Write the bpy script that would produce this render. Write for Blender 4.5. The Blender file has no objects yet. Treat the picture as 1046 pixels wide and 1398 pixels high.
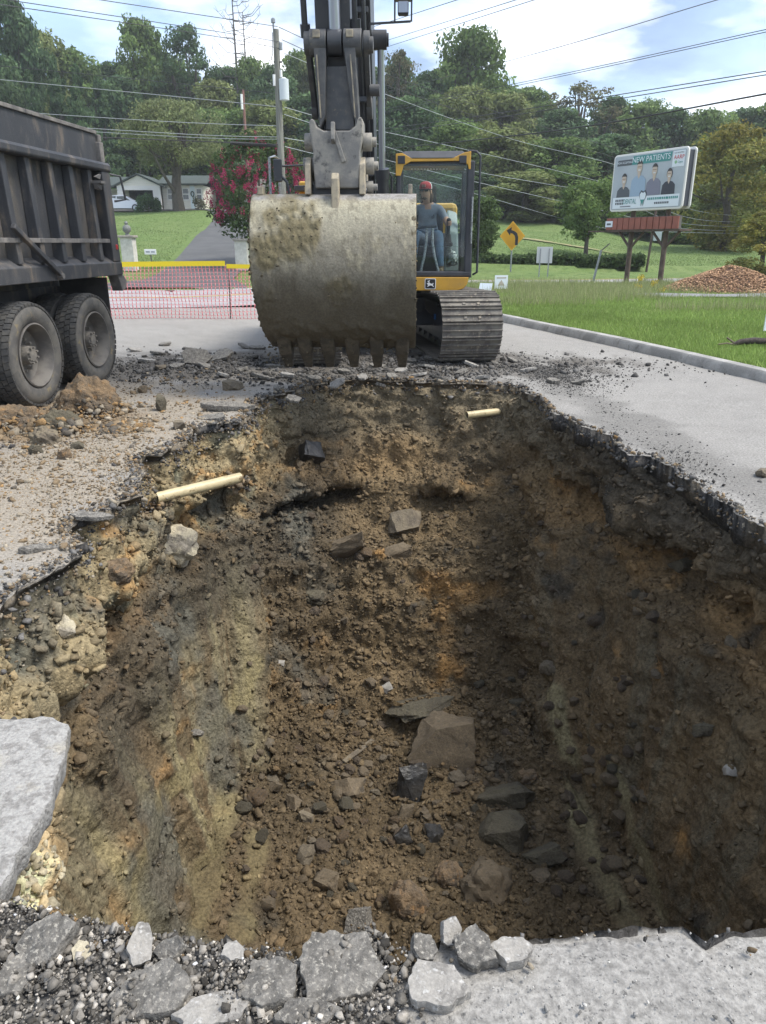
import bpy, bmesh, math, random
import numpy as np
from mathutils import Vector, Matrix, Euler
from mathutils.bvhtree import BVHTree

R = math.radians
sc = bpy.context.scene
col = sc.collection
rnd = random.Random(7)
rng = np.random.default_rng(11)

# ---------------------------------------------------------------- camera
CAM_H, PITCH, FPX = 1.6, R(20), 1010.0
cam_d = bpy.data.cameras.new('camera')
cam = bpy.data.objects.new('camera', cam_d)
col.objects.link(cam)
cam.location = (0, 0, CAM_H)
cam.rotation_euler = (R(90) - PITCH, 0, 0)
cam_d.sensor_fit = 'VERTICAL'
cam_d.sensor_height = 36
cam_d.lens = 26.0
cam_d.clip_end = 4000
cam_d.clip_start = 0.05
sc.camera = cam

# ---------------------------------------------------------------- world, sun, exposure
SUN_EL, SUN_AZ = R(60), R(98)          # azimuth from +Y (ahead) towards +X
wd = bpy.data.worlds.new('World')
sc.world = wd
wd.use_nodes = True
nt = wd.node_tree
nt.nodes.clear()
def wn(t, **k):
    n = nt.nodes.new(t)
    for a, b in k.items():
        setattr(n, a, b)
    return n
wo = wn('ShaderNodeOutputWorld'); bg = wn('ShaderNodeBackground')
sky = wn('ShaderNodeTexSky', sky_type='NISHITA', sun_disc=False)
sky.sun_elevation = SUN_EL; sky.sun_rotation = SUN_AZ
sky.air_density = 1.0; sky.dust_density = 2.0; sky.ozone_density = 1.5
tc = wn('ShaderNodeTexCoord')
sep = wn('ShaderNodeSeparateXYZ'); nt.links.new(tc.outputs['Generated'], sep.inputs[0])
mz = wn('ShaderNodeMath', operation='MAXIMUM'); mz.inputs[1].default_value = 0.0
nt.links.new(sep.outputs['Z'], mz.inputs[0])
az = wn('ShaderNodeMath', operation='ADD'); az.inputs[1].default_value = 0.16
nt.links.new(mz.outputs[0], az.inputs[0])
dx = wn('ShaderNodeMath', operation='DIVIDE'); dy = wn('ShaderNodeMath', operation='DIVIDE')
nt.links.new(sep.outputs['X'], dx.inputs[0]); nt.links.new(az.outputs[0], dx.inputs[1])
nt.links.new(sep.outputs['Y'], dy.inputs[0]); nt.links.new(az.outputs[0], dy.inputs[1])
cmb = wn('ShaderNodeCombineXYZ'); nt.links.new(dx.outputs[0], cmb.inputs[0]); nt.links.new(dy.outputs[0], cmb.inputs[1])
cn = wn('ShaderNodeTexNoise'); cn.inputs['Scale'].default_value = 1.25; cn.inputs['Detail'].default_value = 8
cn.inputs['Roughness'].default_value = 0.56; cn.inputs['Distortion'].default_value = 0.35
cmap = wn('ShaderNodeMapping'); cmap.inputs['Location'].default_value = (3.1, 0.55, 0)
nt.links.new(cmb.outputs[0], cmap.inputs[0]); nt.links.new(cmap.outputs[0], cn.inputs['Vector'])
cr = wn('ShaderNodeValToRGB')
cr.color_ramp.elements[0].position = 0.36; cr.color_ramp.elements[0].color = (0.25, 0.25, 0.25, 1)
cr.color_ramp.elements[1].position = 0.60; cr.color_ramp.elements[1].color = (1, 1, 1, 1)
nt.links.new(cn.outputs['Fac'], cr.inputs[0])
cn2 = wn('ShaderNodeTexNoise'); cn2.inputs['Scale'].default_value = 2.1; cn2.inputs['Detail'].default_value = 7
nt.links.new(cmap.outputs[0], cn2.inputs['Vector'])
cr2 = wn('ShaderNodeValToRGB')
cr2.color_ramp.elements[0].position = 0.44; cr2.color_ramp.elements[0].color = (1.25, 1.75, 2.6, 1)
cr2.color_ramp.elements[1].position = 0.66; cr2.color_ramp.elements[1].color = (6.4, 6.4, 6.4, 1)
nt.links.new(cn2.outputs['Fac'], cr2.inputs[0])
mixc = wn('ShaderNodeMix', data_type='RGBA')
nt.links.new(cr.outputs[0], mixc.inputs['Factor'])
nt.links.new(sky.outputs[0], mixc.inputs['A']); nt.links.new(cr2.outputs[0], mixc.inputs['B'])
nt.links.new(mixc.outputs['Result'], bg.inputs['Color'])
bg.inputs['Strength'].default_value = 0.145
nt.links.new(bg.outputs[0], wo.inputs[0])

sun_d = bpy.data.lights.new('sun', 'SUN'); sun = bpy.data.objects.new('sun', sun_d); col.objects.link(sun)
sun_d.energy = 2.0; sun_d.angle = R(20); sun_d.color = (1.0, 0.95, 0.87)
sdir = Vector((math.sin(SUN_AZ) * math.cos(SUN_EL), math.cos(SUN_AZ) * math.cos(SUN_EL), math.sin(SUN_EL)))
sun.rotation_euler = sdir.to_track_quat('Z', 'Y').to_euler()
sun.location = (30, 20, 60)

vs = sc.view_settings
vs.view_transform = 'Standard'; vs.look = 'None'; vs.exposure = 1.3; vs.gamma = 1.0; vs.use_curve_mapping = False
sc.render.engine = 'CYCLES'
sc.cycles.use_denoising = True
sc.cycles.max_bounces = 6; sc.cycles.transparent_max_bounces = 16
sc.cycles.volume_bounces = 0

# ---------------------------------------------------------------- projection helpers (measure points of the place)
def ray(x, y):
    u = (x - 523) / FPX; v = (699 - y) / FPX
    return Vector((u, math.cos(PITCH) + v * math.sin(PITCH), -math.sin(PITCH) + v * math.cos(PITCH)))
def pz(x, y, z=0.0):
    r = ray(x, y); t = (z - CAM_H) / r.z
    return Vector((r.x * t, r.y * t, z))
def py(x, y, Y):
    r = ray(x, y); t = Y / r.y
    return Vector((r.x * t, Y, CAM_H + r.z * t))

# ---------------------------------------------------------------- numpy noise
def _h(ix, iy, iz, seed):
    n = (ix.astype(np.int64) * 374761393 + iy.astype(np.int64) * 668265263 + iz.astype(np.int64) * 2147483647 + seed * 1274126177) & 0x7fffffff
    n = ((n ^ (n >> 13)) * 1274126177) & 0x7fffffff
    n = ((n ^ (n >> 15)) * 739981) & 0x7fffffff
    return ((n ^ (n >> 16)) & 0xffff) / 65535.0
def vnoise(p, seed=0):
    i = np.floor(p).astype(np.int64); f = p - i; f = f * f * (3 - 2 * f)
    r = 0
    for a in (0, 1):
        wx = f[:, 0] if a else 1 - f[:, 0]
        for b in (0, 1):
            wy = f[:, 1] if b else 1 - f[:, 1]
            for c in (0, 1):
                wz = f[:, 2] if c else 1 - f[:, 2]
                r = r + wx * wy * wz * _h(i[:, 0] + a, i[:, 1] + b, i[:, 2] + c, seed)
    return r * 2 - 1
def fbm(p, oct=4, seed=0, rough=0.5):
    a, s, t = 1.0, 0, 0
    p = np.asarray(p, float)
    for o in range(oct):
        s = s + a * vnoise(p * (2 ** o) + 17.3 * o, seed + o); t += a; a *= rough
    return s / t
def cell(p, seed=0):
    i = np.floor(p).astype(np.int64)
    d1 = np.full(len(p), 9.0)
    for a in (-1, 0, 1):
        for b in (-1, 0, 1):
            for c in (-1, 0, 1):
                q = i + np.array([a, b, c])
                fx = q[:, 0] + _h(q[:, 0], q[:, 1], q[:, 2], seed)
                fy = q[:, 1] + _h(q[:, 0], q[:, 1], q[:, 2], seed + 7)
                fz = q[:, 2] + _h(q[:, 0], q[:, 1], q[:, 2], seed + 13)
                d = (fx - p[:, 0]) ** 2 + (fy - p[:, 1]) ** 2 + (fz - p[:, 2]) ** 2
                d1 = np.minimum(d1, d)
    return np.sqrt(d1)
def sstep(a, b, x):
    t = np.clip((x - a) / (b - a), 0, 1)
    return t * t * (3 - 2 * t)

# ---------------------------------------------------------------- materials
MATS = {}
def M(name, c1, c2=None, scale=4.0, lo=0.4, hi=0.62, rough=0.7, metal=0.0, bump=0.0, bscale=60.0, attr=False,
      c3=None, s3=20.0, lo3=0.5, hi3=0.7, stretch=None, spec=0.5, bdist=0.02, trans=0.0, fine=0.0, fscale=90.0, coat=0.0):
    if name in MATS:
        return MATS[name]
    m = bpy.data.materials.new(name); m.use_nodes = True
    t = m.node_tree; n = t.nodes; b = n['Principled BSDF']
    b.inputs['Roughness'].default_value = rough; b.inputs['Metallic'].default_value = metal
    b.inputs['Specular IOR Level'].default_value = spec
    if coat: b.inputs['Coat Weight'].default_value = coat
    co = n.new('ShaderNodeTexCoord'); vec = co.outputs['Object']
    if stretch:
        mp = n.new('ShaderNodeMapping'); mp.inputs['Scale'].default_value = stretch
        t.links.new(vec, mp.inputs[0]); vec2 = mp.outputs[0]
    else:
        vec2 = vec
    def noise(s, v, det=7):
        q = n.new('ShaderNodeTexNoise'); q.inputs['Scale'].default_value = s; q.inputs['Detail'].default_value = det
        q.inputs['Roughness'].default_value = 0.62
        t.links.new(v, q.inputs['Vector']); return q.outputs['Fac']
    def ramp(f, a, bb):
        q = n.new('ShaderNodeMapRange'); q.inputs['From Min'].default_value = a; q.inputs['From Max'].default_value = bb
        q.interpolation_type = 'SMOOTHSTEP'
        t.links.new(f, q.inputs['Value']); return q.outputs['Result']
    def mix(f, A, B, mode='MIX'):
        q = n.new('ShaderNodeMix'); q.data_type = 'RGBA'; q.blend_type = mode
        if isinstance(f, float): q.inputs['Factor'].default_value = f
        else: t.links.new(f, q.inputs['Factor'])
        for s, v in (('A', A), ('B', B)):
            if isinstance(v, tuple): q.inputs[s].default_value = (*v[:3], 1)
            else: t.links.new(v, q.inputs[s])
        return q.outputs['Result']
    if attr:
        at = n.new('ShaderNodeAttribute'); at.attribute_name = 'Col'; c = at.outputs['Color']
        if c1 is not None: c = mix(1.0, c, tuple(c1), 'MULTIPLY')
    else:
        c = tuple(c1)
    if c2 is not None: c = mix(ramp(noise(scale, vec2), lo, hi), c, tuple(c2))
    if c3 is not None: c = mix(ramp(noise(s3, vec2), lo3, hi3), c, tuple(c3))
    if fine:
        v = ramp(noise(fscale, vec, 5), 0.25, 0.75)
        hi_ = n.new('ShaderNodeMapRange'); hi_.inputs['To Min'].default_value = 1 - fine; hi_.inputs['To Max'].default_value = 1 + fine
        t.links.new(v, hi_.inputs['Value'])
        c = mix(1.0, c, hi_.outputs['Result'], 'MULTIPLY')
    if isinstance(c, tuple): b.inputs['Base Color'].default_value = (*c[:3], 1)
    else: t.links.new(c, b.inputs['Base Color'])
    if bump:
        bp = n.new('ShaderNodeBump'); bp.inputs['Strength'].default_value = bump; bp.inputs['Distance'].default_value = bdist
        t.links.new(noise(bscale, vec, 8), bp.inputs['Height']); t.links.new(bp.outputs[0], b.inputs['Normal'])
    if trans:
        tr = n.new('ShaderNodeBsdfTranslucent'); ms = n.new('ShaderNodeMixShader'); ms.inputs[0].default_value = trans
        if isinstance(c, tuple): tr.inputs[0].default_value = (*c[:3], 1)
        else: t.links.new(c, tr.inputs[0])
        t.links.new(b.outputs[0], ms.inputs[1]); t.links.new(tr.outputs[0], ms.inputs[2])
        t.links.new(ms.outputs[0], n['Material Output'].inputs[0])
    MATS[name] = m
    return m
def glass_mat(name, tint=(0.8, 0.86, 0.86), opac=0.12):
    m = bpy.data.materials.new(name); m.use_nodes = True
    t = m.node_tree; n = t.nodes; n.clear()
    o = n.new('ShaderNodeOutputMaterial'); tr = n.new('ShaderNodeBsdfTransparent'); gl = n.new('ShaderNodeBsdfGlossy')
    tr.inputs[0].default_value = (*tint, 1); gl.inputs['Roughness'].default_value = 0.03
    fr = n.new('ShaderNodeFresnel'); fr.inputs[0].default_value = 1.5
    ad = n.new('ShaderNodeMath'); ad.operation = 'ADD'; ad.inputs[1].default_value = opac * 0.1
    hf_ = n.new('ShaderNodeMath'); hf_.operation = 'MULTIPLY'; hf_.inputs[1].default_value = .35
    t.links.new(fr.outputs[0], hf_.inputs[0]); t.links.new(hf_.outputs[0], ad.inputs[0])
    mx = n.new('ShaderNodeMixShader'); t.links.new(ad.outputs[0], mx.inputs[0])
    t.links.new(tr.outputs[0], mx.inputs[1]); t.links.new(gl.outputs[0], mx.inputs[2]); t.links.new(mx.outputs[0], o.inputs[0])
    MATS[name] = m
    return m

# ---------------------------------------------------------------- mesh builder
def link(o, parent=None):
    col.objects.link(o)
    if parent is not None: o.parent = parent
    return o
def tag(o, label=None, cat=None, group=None, kind=None):
    if label: o['label'] = label
    if cat: o['category'] = cat
    if group: o['group'] = group
    if kind: o['kind'] = kind
    return o
def empty(name, loc=(0, 0, 0), rz=0.0, label=None, cat=None, group=None):
    o = bpy.data.objects.new(name, None); col.objects.link(o)
    o.location = loc; o.rotation_euler = (0, 0, rz); o.empty_display_size = 0.2
    return tag(o, label, cat, group)
def npmesh(name, V, F, mat=None, parent=None, smooth=False, colors=None):
    """V (n,3) array, F (m,k) array of equal-size faces"""
    V = np.asarray(V, dtype=np.float32); F = np.asarray(F, dtype=np.int32)
    me = bpy.data.meshes.new(name)
    k = F.shape[1]
    me.vertices.add(len(V)); me.vertices.foreach_set('co', V.ravel())
    me.loops.add(F.size); me.loops.foreach_set('vertex_index', F.ravel())
    me.polygons.add(len(F)); me.polygons.foreach_set('loop_start', np.arange(0, F.size, k, dtype=np.int32))
    me.polygons.foreach_set('loop_total', np.full(len(F), k, dtype=np.int32))
    me.update(calc_edges=True)
    if smooth: me.polygons.foreach_set('use_smooth', np.ones(len(F), dtype=bool))
    if colors is not None:
        a = me.color_attributes.new('Col', 'FLOAT_COLOR', 'POINT')
        c = np.ones((len(V), 4), dtype=np.float32); c[:, :3] = colors
        a.data.foreach_set('color', c.ravel())
    if mat: me.materials.append(mat)
    o = bpy.data.objects.new(name, me)
    return link(o, parent)
class MB:
    def __init__(s, mtx=None):
        s.v = []; s.f = []; s.m = mtx
    def _add(s, vs, fs):
        b = len(s.v)
        s.v += [tuple(s.m @ Vector(p)) if s.m else tuple(p) for p in vs]
        s.f += [tuple(i + b for i in f) for f in fs]
        return s
    def box(s, x0, x1, y0, y1, z0, z1, rot=None):
        P = [(x, y, z) for z in (z0, z1) for y in (y0, y1) for x in (x0, x1)]
        if rot is not None:
            c = Vector(((x0 + x1) / 2, (y0 + y1) / 2, (z0 + z1) / 2)); m = Euler(rot).to_matrix()
            P = [c + m @ (Vector(p) - c) for p in P]
        return s._add(P, [(0, 2, 3, 1), (4, 5, 7, 6), (0, 1, 5, 4), (2, 6, 7, 3), (0, 4, 6, 2), (1, 3, 7, 5)])
    def hexa(s, P):   # 8 points: bottom 4 ccw, top 4 ccw
        return s._add(P, [(3, 2, 1, 0), (4, 5, 6, 7), (0, 1, 5, 4), (1, 2, 6, 5), (2, 3, 7, 6), (3, 0, 4, 7)])
    def bar(s, p0, p1, w, h=None, up=(0, 0, 1)):
        h = h or w; p0 = Vector(p0); p1 = Vector(p1); d = (p1 - p0).normalized(); up = Vector(up)
        if abs(d.dot(up)) > 0.98: up = Vector((0, 1, 0))
        a = d.cross(up).normalized() * w / 2; b = a.cross(d).normalized() * h / 2
        return s.hexa([p0 - a - b, p0 + a - b, p1 + a - b, p1 - a - b, p0 - a + b, p0 + a + b, p1 + a + b, p1 - a + b])
    def cyl(s, p0, p1, r0, r1=None, n=16, cap=True):
        r1 = r0 if r1 is None else r1; p0 = Vector(p0); p1 = Vector(p1); d = (p1 - p0).normalized()
        u = d.orthogonal().normalized(); w = d.cross(u)
        P = []; Fs = []
        for p, r in ((p0, r0), (p1, r1)):
            for i in range(n):
                a = 2 * math.pi * i / n; P.append(p + (u * math.cos(a) + w * math.sin(a)) * r)
        for i in range(n): Fs.append((i, (i + 1) % n, n + (i + 1) % n, n + i))
        if cap: Fs += [tuple(range(n - 1, -1, -1)), tuple(range(n, 2 * n))]
        return s._add(P, Fs)
    def tube(s, pts, r, n=8):
        pts = [Vector(p) for p in pts]; rr = r if isinstance(r, (list, tuple)) else [r] * len(pts)
        P = []; Fs = []; u = None
        for k, p in enumerate(pts):
            d = (pts[min(k + 1, len(pts) - 1)] - pts[max(k - 1, 0)]).normalized()
            if u is None: u = d.orthogonal().normalized()
            u = (u - d * u.dot(d)).normalized(); w = d.cross(u)
            for i in range(n):
                a = 2 * math.pi * i / n; P.append(p + (u * math.cos(a) + w * math.sin(a)) * rr[k])
        for k in range(len(pts) - 1):
            for i in range(n):
                Fs.append((k * n + i, k * n + (i + 1) % n, (k + 1) * n + (i + 1) % n, (k + 1) * n + i))
        Fs += [tuple(range(n - 1, -1, -1)), tuple(range((len(pts) - 1) * n, len(pts) * n))]
        return s._add(P, Fs)
    def prism(s, poly, axis, a0, a1):
        """poly 2D points extruded along axis 'x','y','z' from a0 to a1 (xy order: x->(y,z), y->(x,z), z->(x,y))"""
        mk = {'x': lambda a, p: (a, p[0], p[1]), 'y': lambda a, p: (p[0], a, p[1]), 'z': lambda a, p: (p[0], p[1], a)}[axis]
        n = len(poly); P = [mk(a0, p) for p in poly] + [mk(a1, p) for p in poly]
        Fs = [tuple(range(n - 1, -1, -1)), tuple(range(n, 2 * n))] + [(i, (i + 1) % n, n + (i + 1) % n, n + i) for i in range(n)]
        return s._add(P, Fs)
    def lathe(s, prof, n=32, axis='z', c=(0, 0, 0)):
        """prof list of (r, h)"""
        P = []; Fs = []; c = Vector(c)
        for r, h in prof:
            for i in range(n):
                a = 2 * math.pi * i / n; q = (r * math.cos(a), r * math.sin(a), h)
                if axis == 'x': q = (q[2], q[0], q[1])
                if axis == 'y': q = (q[0], q[2], q[1])
                P.append(c + Vector(q))
        for k in range(len(prof) - 1):
            for i in range(n):
                Fs.append((k * n + i, k * n + (i + 1) % n, (k + 1) * n + (i + 1) % n, (k + 1) * n + i))
        return s._add(P, Fs)
    def ball(s, c, r, seg=16, rings=10):
        c = Vector(c); r = Vector(r) if isinstance(r, (tuple, list)) else Vector((r, r, r))
        pr = [(math.sin(math.pi * k / rings), -math.cos(math.pi * k / rings)) for k in range(rings + 1)]
        b = len(s.v); P = []; Fs = []
        for a, h in pr:
            for i in range(seg):
                t = 2 * math.pi * i / seg; P.append(c + Vector((a * math.cos(t) * r.x, a * math.sin(t) * r.y, h * r.z)))
        for k in range(rings):
            for i in range(seg): Fs.append((k * seg + i, k * seg + (i + 1) % seg, (k + 1) * seg + (i + 1) % seg, (k + 1) * seg + i))
        return s._add(P, Fs)
    def poly(s, pts):
        return s._add(pts, [tuple(range(len(pts)))])
    def build(s, name, mat, parent=None, smooth=False, bevel=0.0, seg=2):
        me = bpy.data.meshes.new(name); me.from_pydata(s.v, [], s.f)
        bm = bmesh.new(); bm.from_mesh(me)
        bmesh.ops.remove_doubles(bm, verts=bm.verts, dist=1e-5)
        bmesh.ops.recalc_face_normals(bm, faces=bm.faces)
        bm.to_mesh(me); bm.free()
        if mat: me.materials.append(mat)
        o = bpy.data.objects.new(name, me); link(o, parent)
        if smooth:
            me.polygons.foreach_set('use_smooth', [True] * len(me.polygons)); me.set_sharp_from_angle(angle=R(38))
        if bevel:
            md = o.modifiers.new('bevel', 'BEVEL'); md.width = bevel; md.segments = seg; md.limit_method = 'ANGLE'; md.angle_limit = R(35)
        return o
def text(body, name, size, mat, parent, mtx, ext=0.001, align='CENTER', xs=1.0):
    cu = bpy.data.curves.new(name, 'FONT'); cu.body = body; cu.size = size; cu.extrude = ext
    cu.align_x = align; cu.align_y = 'CENTER'; cu.materials.append(mat)
    tmp = bpy.data.objects.new(name, cu); col.objects.link(tmp)
    me = bpy.data.meshes.new_from_object(tmp.evaluated_get(bpy.context.evaluated_depsgraph_get())); bpy.data.objects.remove(tmp)
    me.name = name
    o = bpy.data.objects.new(name, me); link(o, parent)
    o.matrix_local = mtx @ Matrix.Diagonal((xs, 1, 1, 1))
    return o
def copy_tree(o, parent=None):
    c = o.copy(); col.objects.link(c)
    if parent is not None: c.parent = parent
    for ch in list(o.children): copy_tree(ch, c)
    return c
def catmull(P, n, closed=True):
    P = np.asarray(P, float); k = len(P); out = []
    segs = k if closed else k - 1
    lens = []
    for i in range(segs): lens.append(np.linalg.norm(P[(i + 1) % k] - P[i]))
    cum = np.concatenate([[0], np.cumsum(lens)]); tot = cum[-1]
    s = np.linspace(0, tot, n, endpoint=not closed)
    i = np.clip(np.searchsorted(cum, s, side='right') - 1, 0, segs - 1)
    t = ((s - cum[i]) / np.maximum(np.array(lens)[i], 1e-9))[:, None]
    g = (lambda j: P[j % k]) if closed else (lambda j: P[np.clip(j, 0, k - 1)])
    p0, p1, p2, p3 = g(i - 1), g(i), g(i + 1), g(i + 2)
    return 0.5 * (2 * p1 + (p2 - p0) * t + (2 * p0 - 5 * p1 + 4 * p2 - p3) * t ** 2 + (3 * p1 - p0 - 3 * p2 + p3) * t ** 3)
def grid_faces(nu, nv, wrap_u=False):
    """verts index = v*nu+u"""
    u = np.arange(nu if wrap_u else nu - 1); v = np.arange(nv - 1)
    U, Vv = np.meshgrid(u, v); U2 = (U + 1) % nu
    return np.stack([Vv * nu + U, Vv * nu + U2, (Vv + 1) * nu + U2, (Vv + 1) * nu + U], -1).reshape(-1, 4)
# ================================================================ SETTING
def road_y(x):
    return 23.6 + 11.4 * sstep(-7.0, 4.0, np.asarray(x, float)) + 0.30 * np.maximum(0, np.asarray(x, float) - 8) + 0.002 * np.maximum(0, np.asarray(x, float) - 8) ** 2
def kerb_x(y):
    return np.interp(y, [-6, 4, 9, 10.3, 12.2, 14.2, 16.3, 19, 22, 26, 30], [6.7, 5.7, 4.67, 4.36, 3.88, 3.26, 2.62, 1.75, 0.9, 0.3, 0.4])
def zt(x, y):
    x = np.asarray(x, float); y = np.asarray(y, float)
    a = x / np.maximum(y, 1.0)
    k = np.interp(a, [-1, -.05, .12, .22, .35, .5], [.098, .098, .085, .072, .05, .035])
    d = np.maximum(0, y - 33)
    z = k * d + 0.05 * np.maximum(0, y - 95)
    z = z + np.where(y < road_y(x) + 3.9, -0.15, 0.05)
    p = np.stack([x * .12, y * .12, 0 * x], -1).reshape(-1, 3)
    z = z + (fbm(p, 3, 5).reshape(x.shape)) * 0.5 * sstep(34, 60, y)
    return z
def ztf(x, y):
    return float(zt(np.array([x]), np.array([y]))[0])

m_lawn = M('lawn_grass', (.125, .185, .06), (.155, .205, .075), scale=.35, lo=.35, hi=.65, c3=(.09, .14, .045), s3=2.2, lo3=.45, hi3=.7, rough=.95, bump=.6, bscale=14, bdist=.15, fine=.3, fscale=22, spec=.15)
xs = np.concatenate([-np.geomspace(16, 420, 40)[::-1], np.linspace(-15, 30, 120), np.geomspace(31, 420, 40)])
ys = np.concatenate([np.linspace(-80, 16, 30), np.linspace(17, 110, 150), np.geomspace(112, 520, 36)])
X, Y = np.meshgrid(xs, ys)
V = np.stack([X, Y, zt(X, Y)], -1).reshape(-1, 3)
Fc = grid_faces(len(xs), len(ys))
cen = V[Fc].mean(1)
keep = ~((np.abs(cen[:, 0]) < 5.5) & (cen[:, 1] > -3.5) & (cen[:, 1] < 12))
tag(npmesh('ground', V, Fc[keep], m_lawn, smooth=True), 'green mown hillside lawn rising behind the road', kind='structure')

def ribbon(name, cx, cy, w, mat, dz, zfun=None, kind='structure', cross=6, nn=None):
    C = np.stack([cx, cy], -1); T = np.gradient(C, axis=0); T /= np.linalg.norm(T, axis=1)[:, None]
    N = np.stack([-T[:, 1], T[:, 0]], -1); w = np.broadcast_to(np.asarray(w, float), (len(C),))
    rows = []
    for k in range(cross + 1):
        q = C + N * (w * (k / cross - .5))[:, None]
        z = (zfun(q[:, 0], q[:, 1]) if zfun else np.zeros(len(q))) + dz
        rows.append(np.column_stack([q, z]))
    V = np.concatenate(rows); n = len(C)
    F = grid_faces(n, cross + 1)
    return tag(npmesh(name, V, F, mat, smooth=True), kind=kind)
m_road = M('road_asphalt', (.26, .25, .25), (.33, .32, .315), scale=.8, rough=.9, c3=(.21, .205, .205), s3=6, lo3=.55, hi3=.75, bump=.2, bscale=90, bdist=.01, fine=.18, fscale=60)
rx = np.linspace(-90, 90, 260)
o = ribbon('road', rx, road_y(rx), 8.0, m_road, 0.02)
o['label'] = 'grey asphalt road passing behind the orange fence'
m_paint = M('road_paint', (.62, .62, .6), (.4, .4, .38), scale=5, rough=.8)
m_ypaint = M('road_paint_yellow', (.55, .38, .06), (.4, .3, .1), scale=5, rough=.8)
def offset_line(nm, off, w, mat):
    C = np.stack([rx, road_y(rx)], -1); T = np.gradient(C, axis=0); T /= np.linalg.norm(T, axis=1)[:, None]
    N = np.stack([-T[:, 1], T[:, 0]], -1); q = C + N * off
    return ribbon(nm, q[:, 0], q[:, 1], w, mat, 0.026, cross=1)
offset_line('edge_line', 3.7, .12, m_paint)
offset_line('centre_line', .12, .11, m_ypaint)
offset_line('centre_line', -.12, .11, m_ypaint)
m_drive = M('driveway_asphalt', (.066, .067, .066), (.088, .088, .086), scale=.7, rough=.8, bump=.25, bscale=60, bdist=.01, fine=.2, fscale=40)
dc = catmull([(-8.0, 27.6), (-8.3, 32), (-8.5, 37), (-10.2, 49), (-11.9, 62), (-13.6, 71), (-16.5, 77), (-21, 79.3), (-30, 79.5)], 120, closed=False)
dw = np.interp(np.linspace(0, 1, 120), [0, .1, .25, 1], [6.5, 3.7, 3.3, 3.0])
ribbon('driveway', dc[:, 0], dc[:, 1], dw, m_drive, 0.06, zt)['label'] = 'dark asphalt driveway curving uphill to the white house'

# grass verge behind the kerb
m_verge = M('verge_soil', (.15, .20, .065), (.20, .24, .09), scale=1.2, rough=1, bump=.8, bscale=30, bdist=.06, c3=(.19, .175, .10), s3=3, lo3=.6, hi3=.75, spec=.1, fine=.35, fscale=40)
vy = np.linspace(-5, 40, 150); vw = np.concatenate([np.linspace(0, 12, 60), np.geomspace(12.5, 70, 20)])
VY, VW = np.meshgrid(vy, vw)
VX = kerb_x(VY) + .17 + VW
zz = .10 + .05 * fbm(np.stack([VX * .5, VY * .5, 0 * VX], -1).reshape(-1, 3), 3, 3).reshape(VX.shape) * sstep(0, 1, VW)
V = np.stack([VX, VY, zz], -1).reshape(-1, 3); Fv = grid_faces(len(vy), len(vw))
c = V[Fv].mean(1); Fv = Fv[c[:, 1] < road_y(c[:, 0]) - 4.15]
tag(npmesh('grass_verge', V, Fv, m_verge, smooth=True), 'rough grass verge between the kerb and the road', kind='structure')
m_gravel = M('gravel', (.17, .17, .17), (.24, .24, .24), scale=30, rough=.95, bump=.6, bscale=60, bdist=.03, fine=.3)
gx = np.linspace(7.6, 40, 60)
ribbon('gravel_path', gx, 22.9 + .06 * (gx - 8) + .25 * np.sin(gx), 1.5 + .3 * np.sin(gx * 1.7), m_gravel, .135)

# ---------------------------------------------------------------- kerb
m_conc = M('kerb_concrete', (.24, .235, .22), (.34, .33, .31), scale=3, c3=(.15, .145, .13), s3=9, lo3=.58, hi3=.72, rough=.95, bump=.35, bscale=50, bdist=.012, fine=.2)
kerb = empty('kerb'); tag(kerb, 'weathered concrete kerb along the grass verge', kind='structure')
yy = -4.0
kprof = [(-.10, -.12), (-.10, .0), (-.075, .10), (-.04, .135), (.10, .14), (.13, .12), (.14, -.12)]
while yy < 27:
    L = 1.55 + .25 * rnd.random(); n = 6
    ysg = np.linspace(yy + .006, yy + L - .006, n); xsg = kerb_x(ysg); dzk = rnd.uniform(-.008, .008); dxk = rnd.uniform(-.012, .012)
    mb = MB(); P = []; Fs = []; k = len(kprof)
    for xx_, y_ in zip(xsg, ysg):
        for (a, b) in kprof: P.append((xx_ + a + .06 + dxk, y_, b + dzk))
    for i in range(n - 1):
        for j in range(k): Fs.append((i * k + j, i * k + (j + 1) % k, (i + 1) * k + (j + 1) % k, (i + 1) * k + j))
    Fs += [tuple(range(k)), tuple(range((n - 1) * k, n * k))]
    mb._add(P, Fs); mb.build('kerb_stone', m_conc, kerb, smooth=True)
    yy += L

# ---------------------------------------------------------------- pit rim
RIM = [(-1.0, 1.47), (-.71, 1.37), (-.4, 1.35), (-.08, 1.33), (.21, 1.34), (.6, 1.37), (.97, 1.41), (1.6, 1.55), (2.2, 1.9), (2.42, 2.6), (2.4, 3.5),
       (2.33, 4.2), (2.23, 4.7), (2.19, 5.33), (2.07, 5.8), (2.0, 6.55), (1.79, 7.15), (1.69, 8.0), (1.56, 8.75), (.7, 9.1), (-.2, 9.25), (-.66, 9.1),
       (-1.05, 8.6), (-1.38, 7.99), (-1.36, 6.95), (-1.68, 6.7), (-1.72, 6.11), (-1.9, 5.6), (-1.75, 5.05), (-1.7, 4.5), (-1.83, 4.19), (-1.7, 3.54), (-1.79, 3.09),
       (-1.72, 2.6), (-1.35, 2.2), (-1.15, 1.8)]
NR = 1150
rim = catmull(RIM, NR)
T = np.roll(rim, -1, 0) - np.roll(rim, 1, 0); T /= np.linalg.norm(T, axis=1)[:, None]
OUT = np.stack([T[:, 1], -T[:, 0]], -1)          # outward (rim runs counter-clockwise)
r_ = np.random.default_rng(64)
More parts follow.
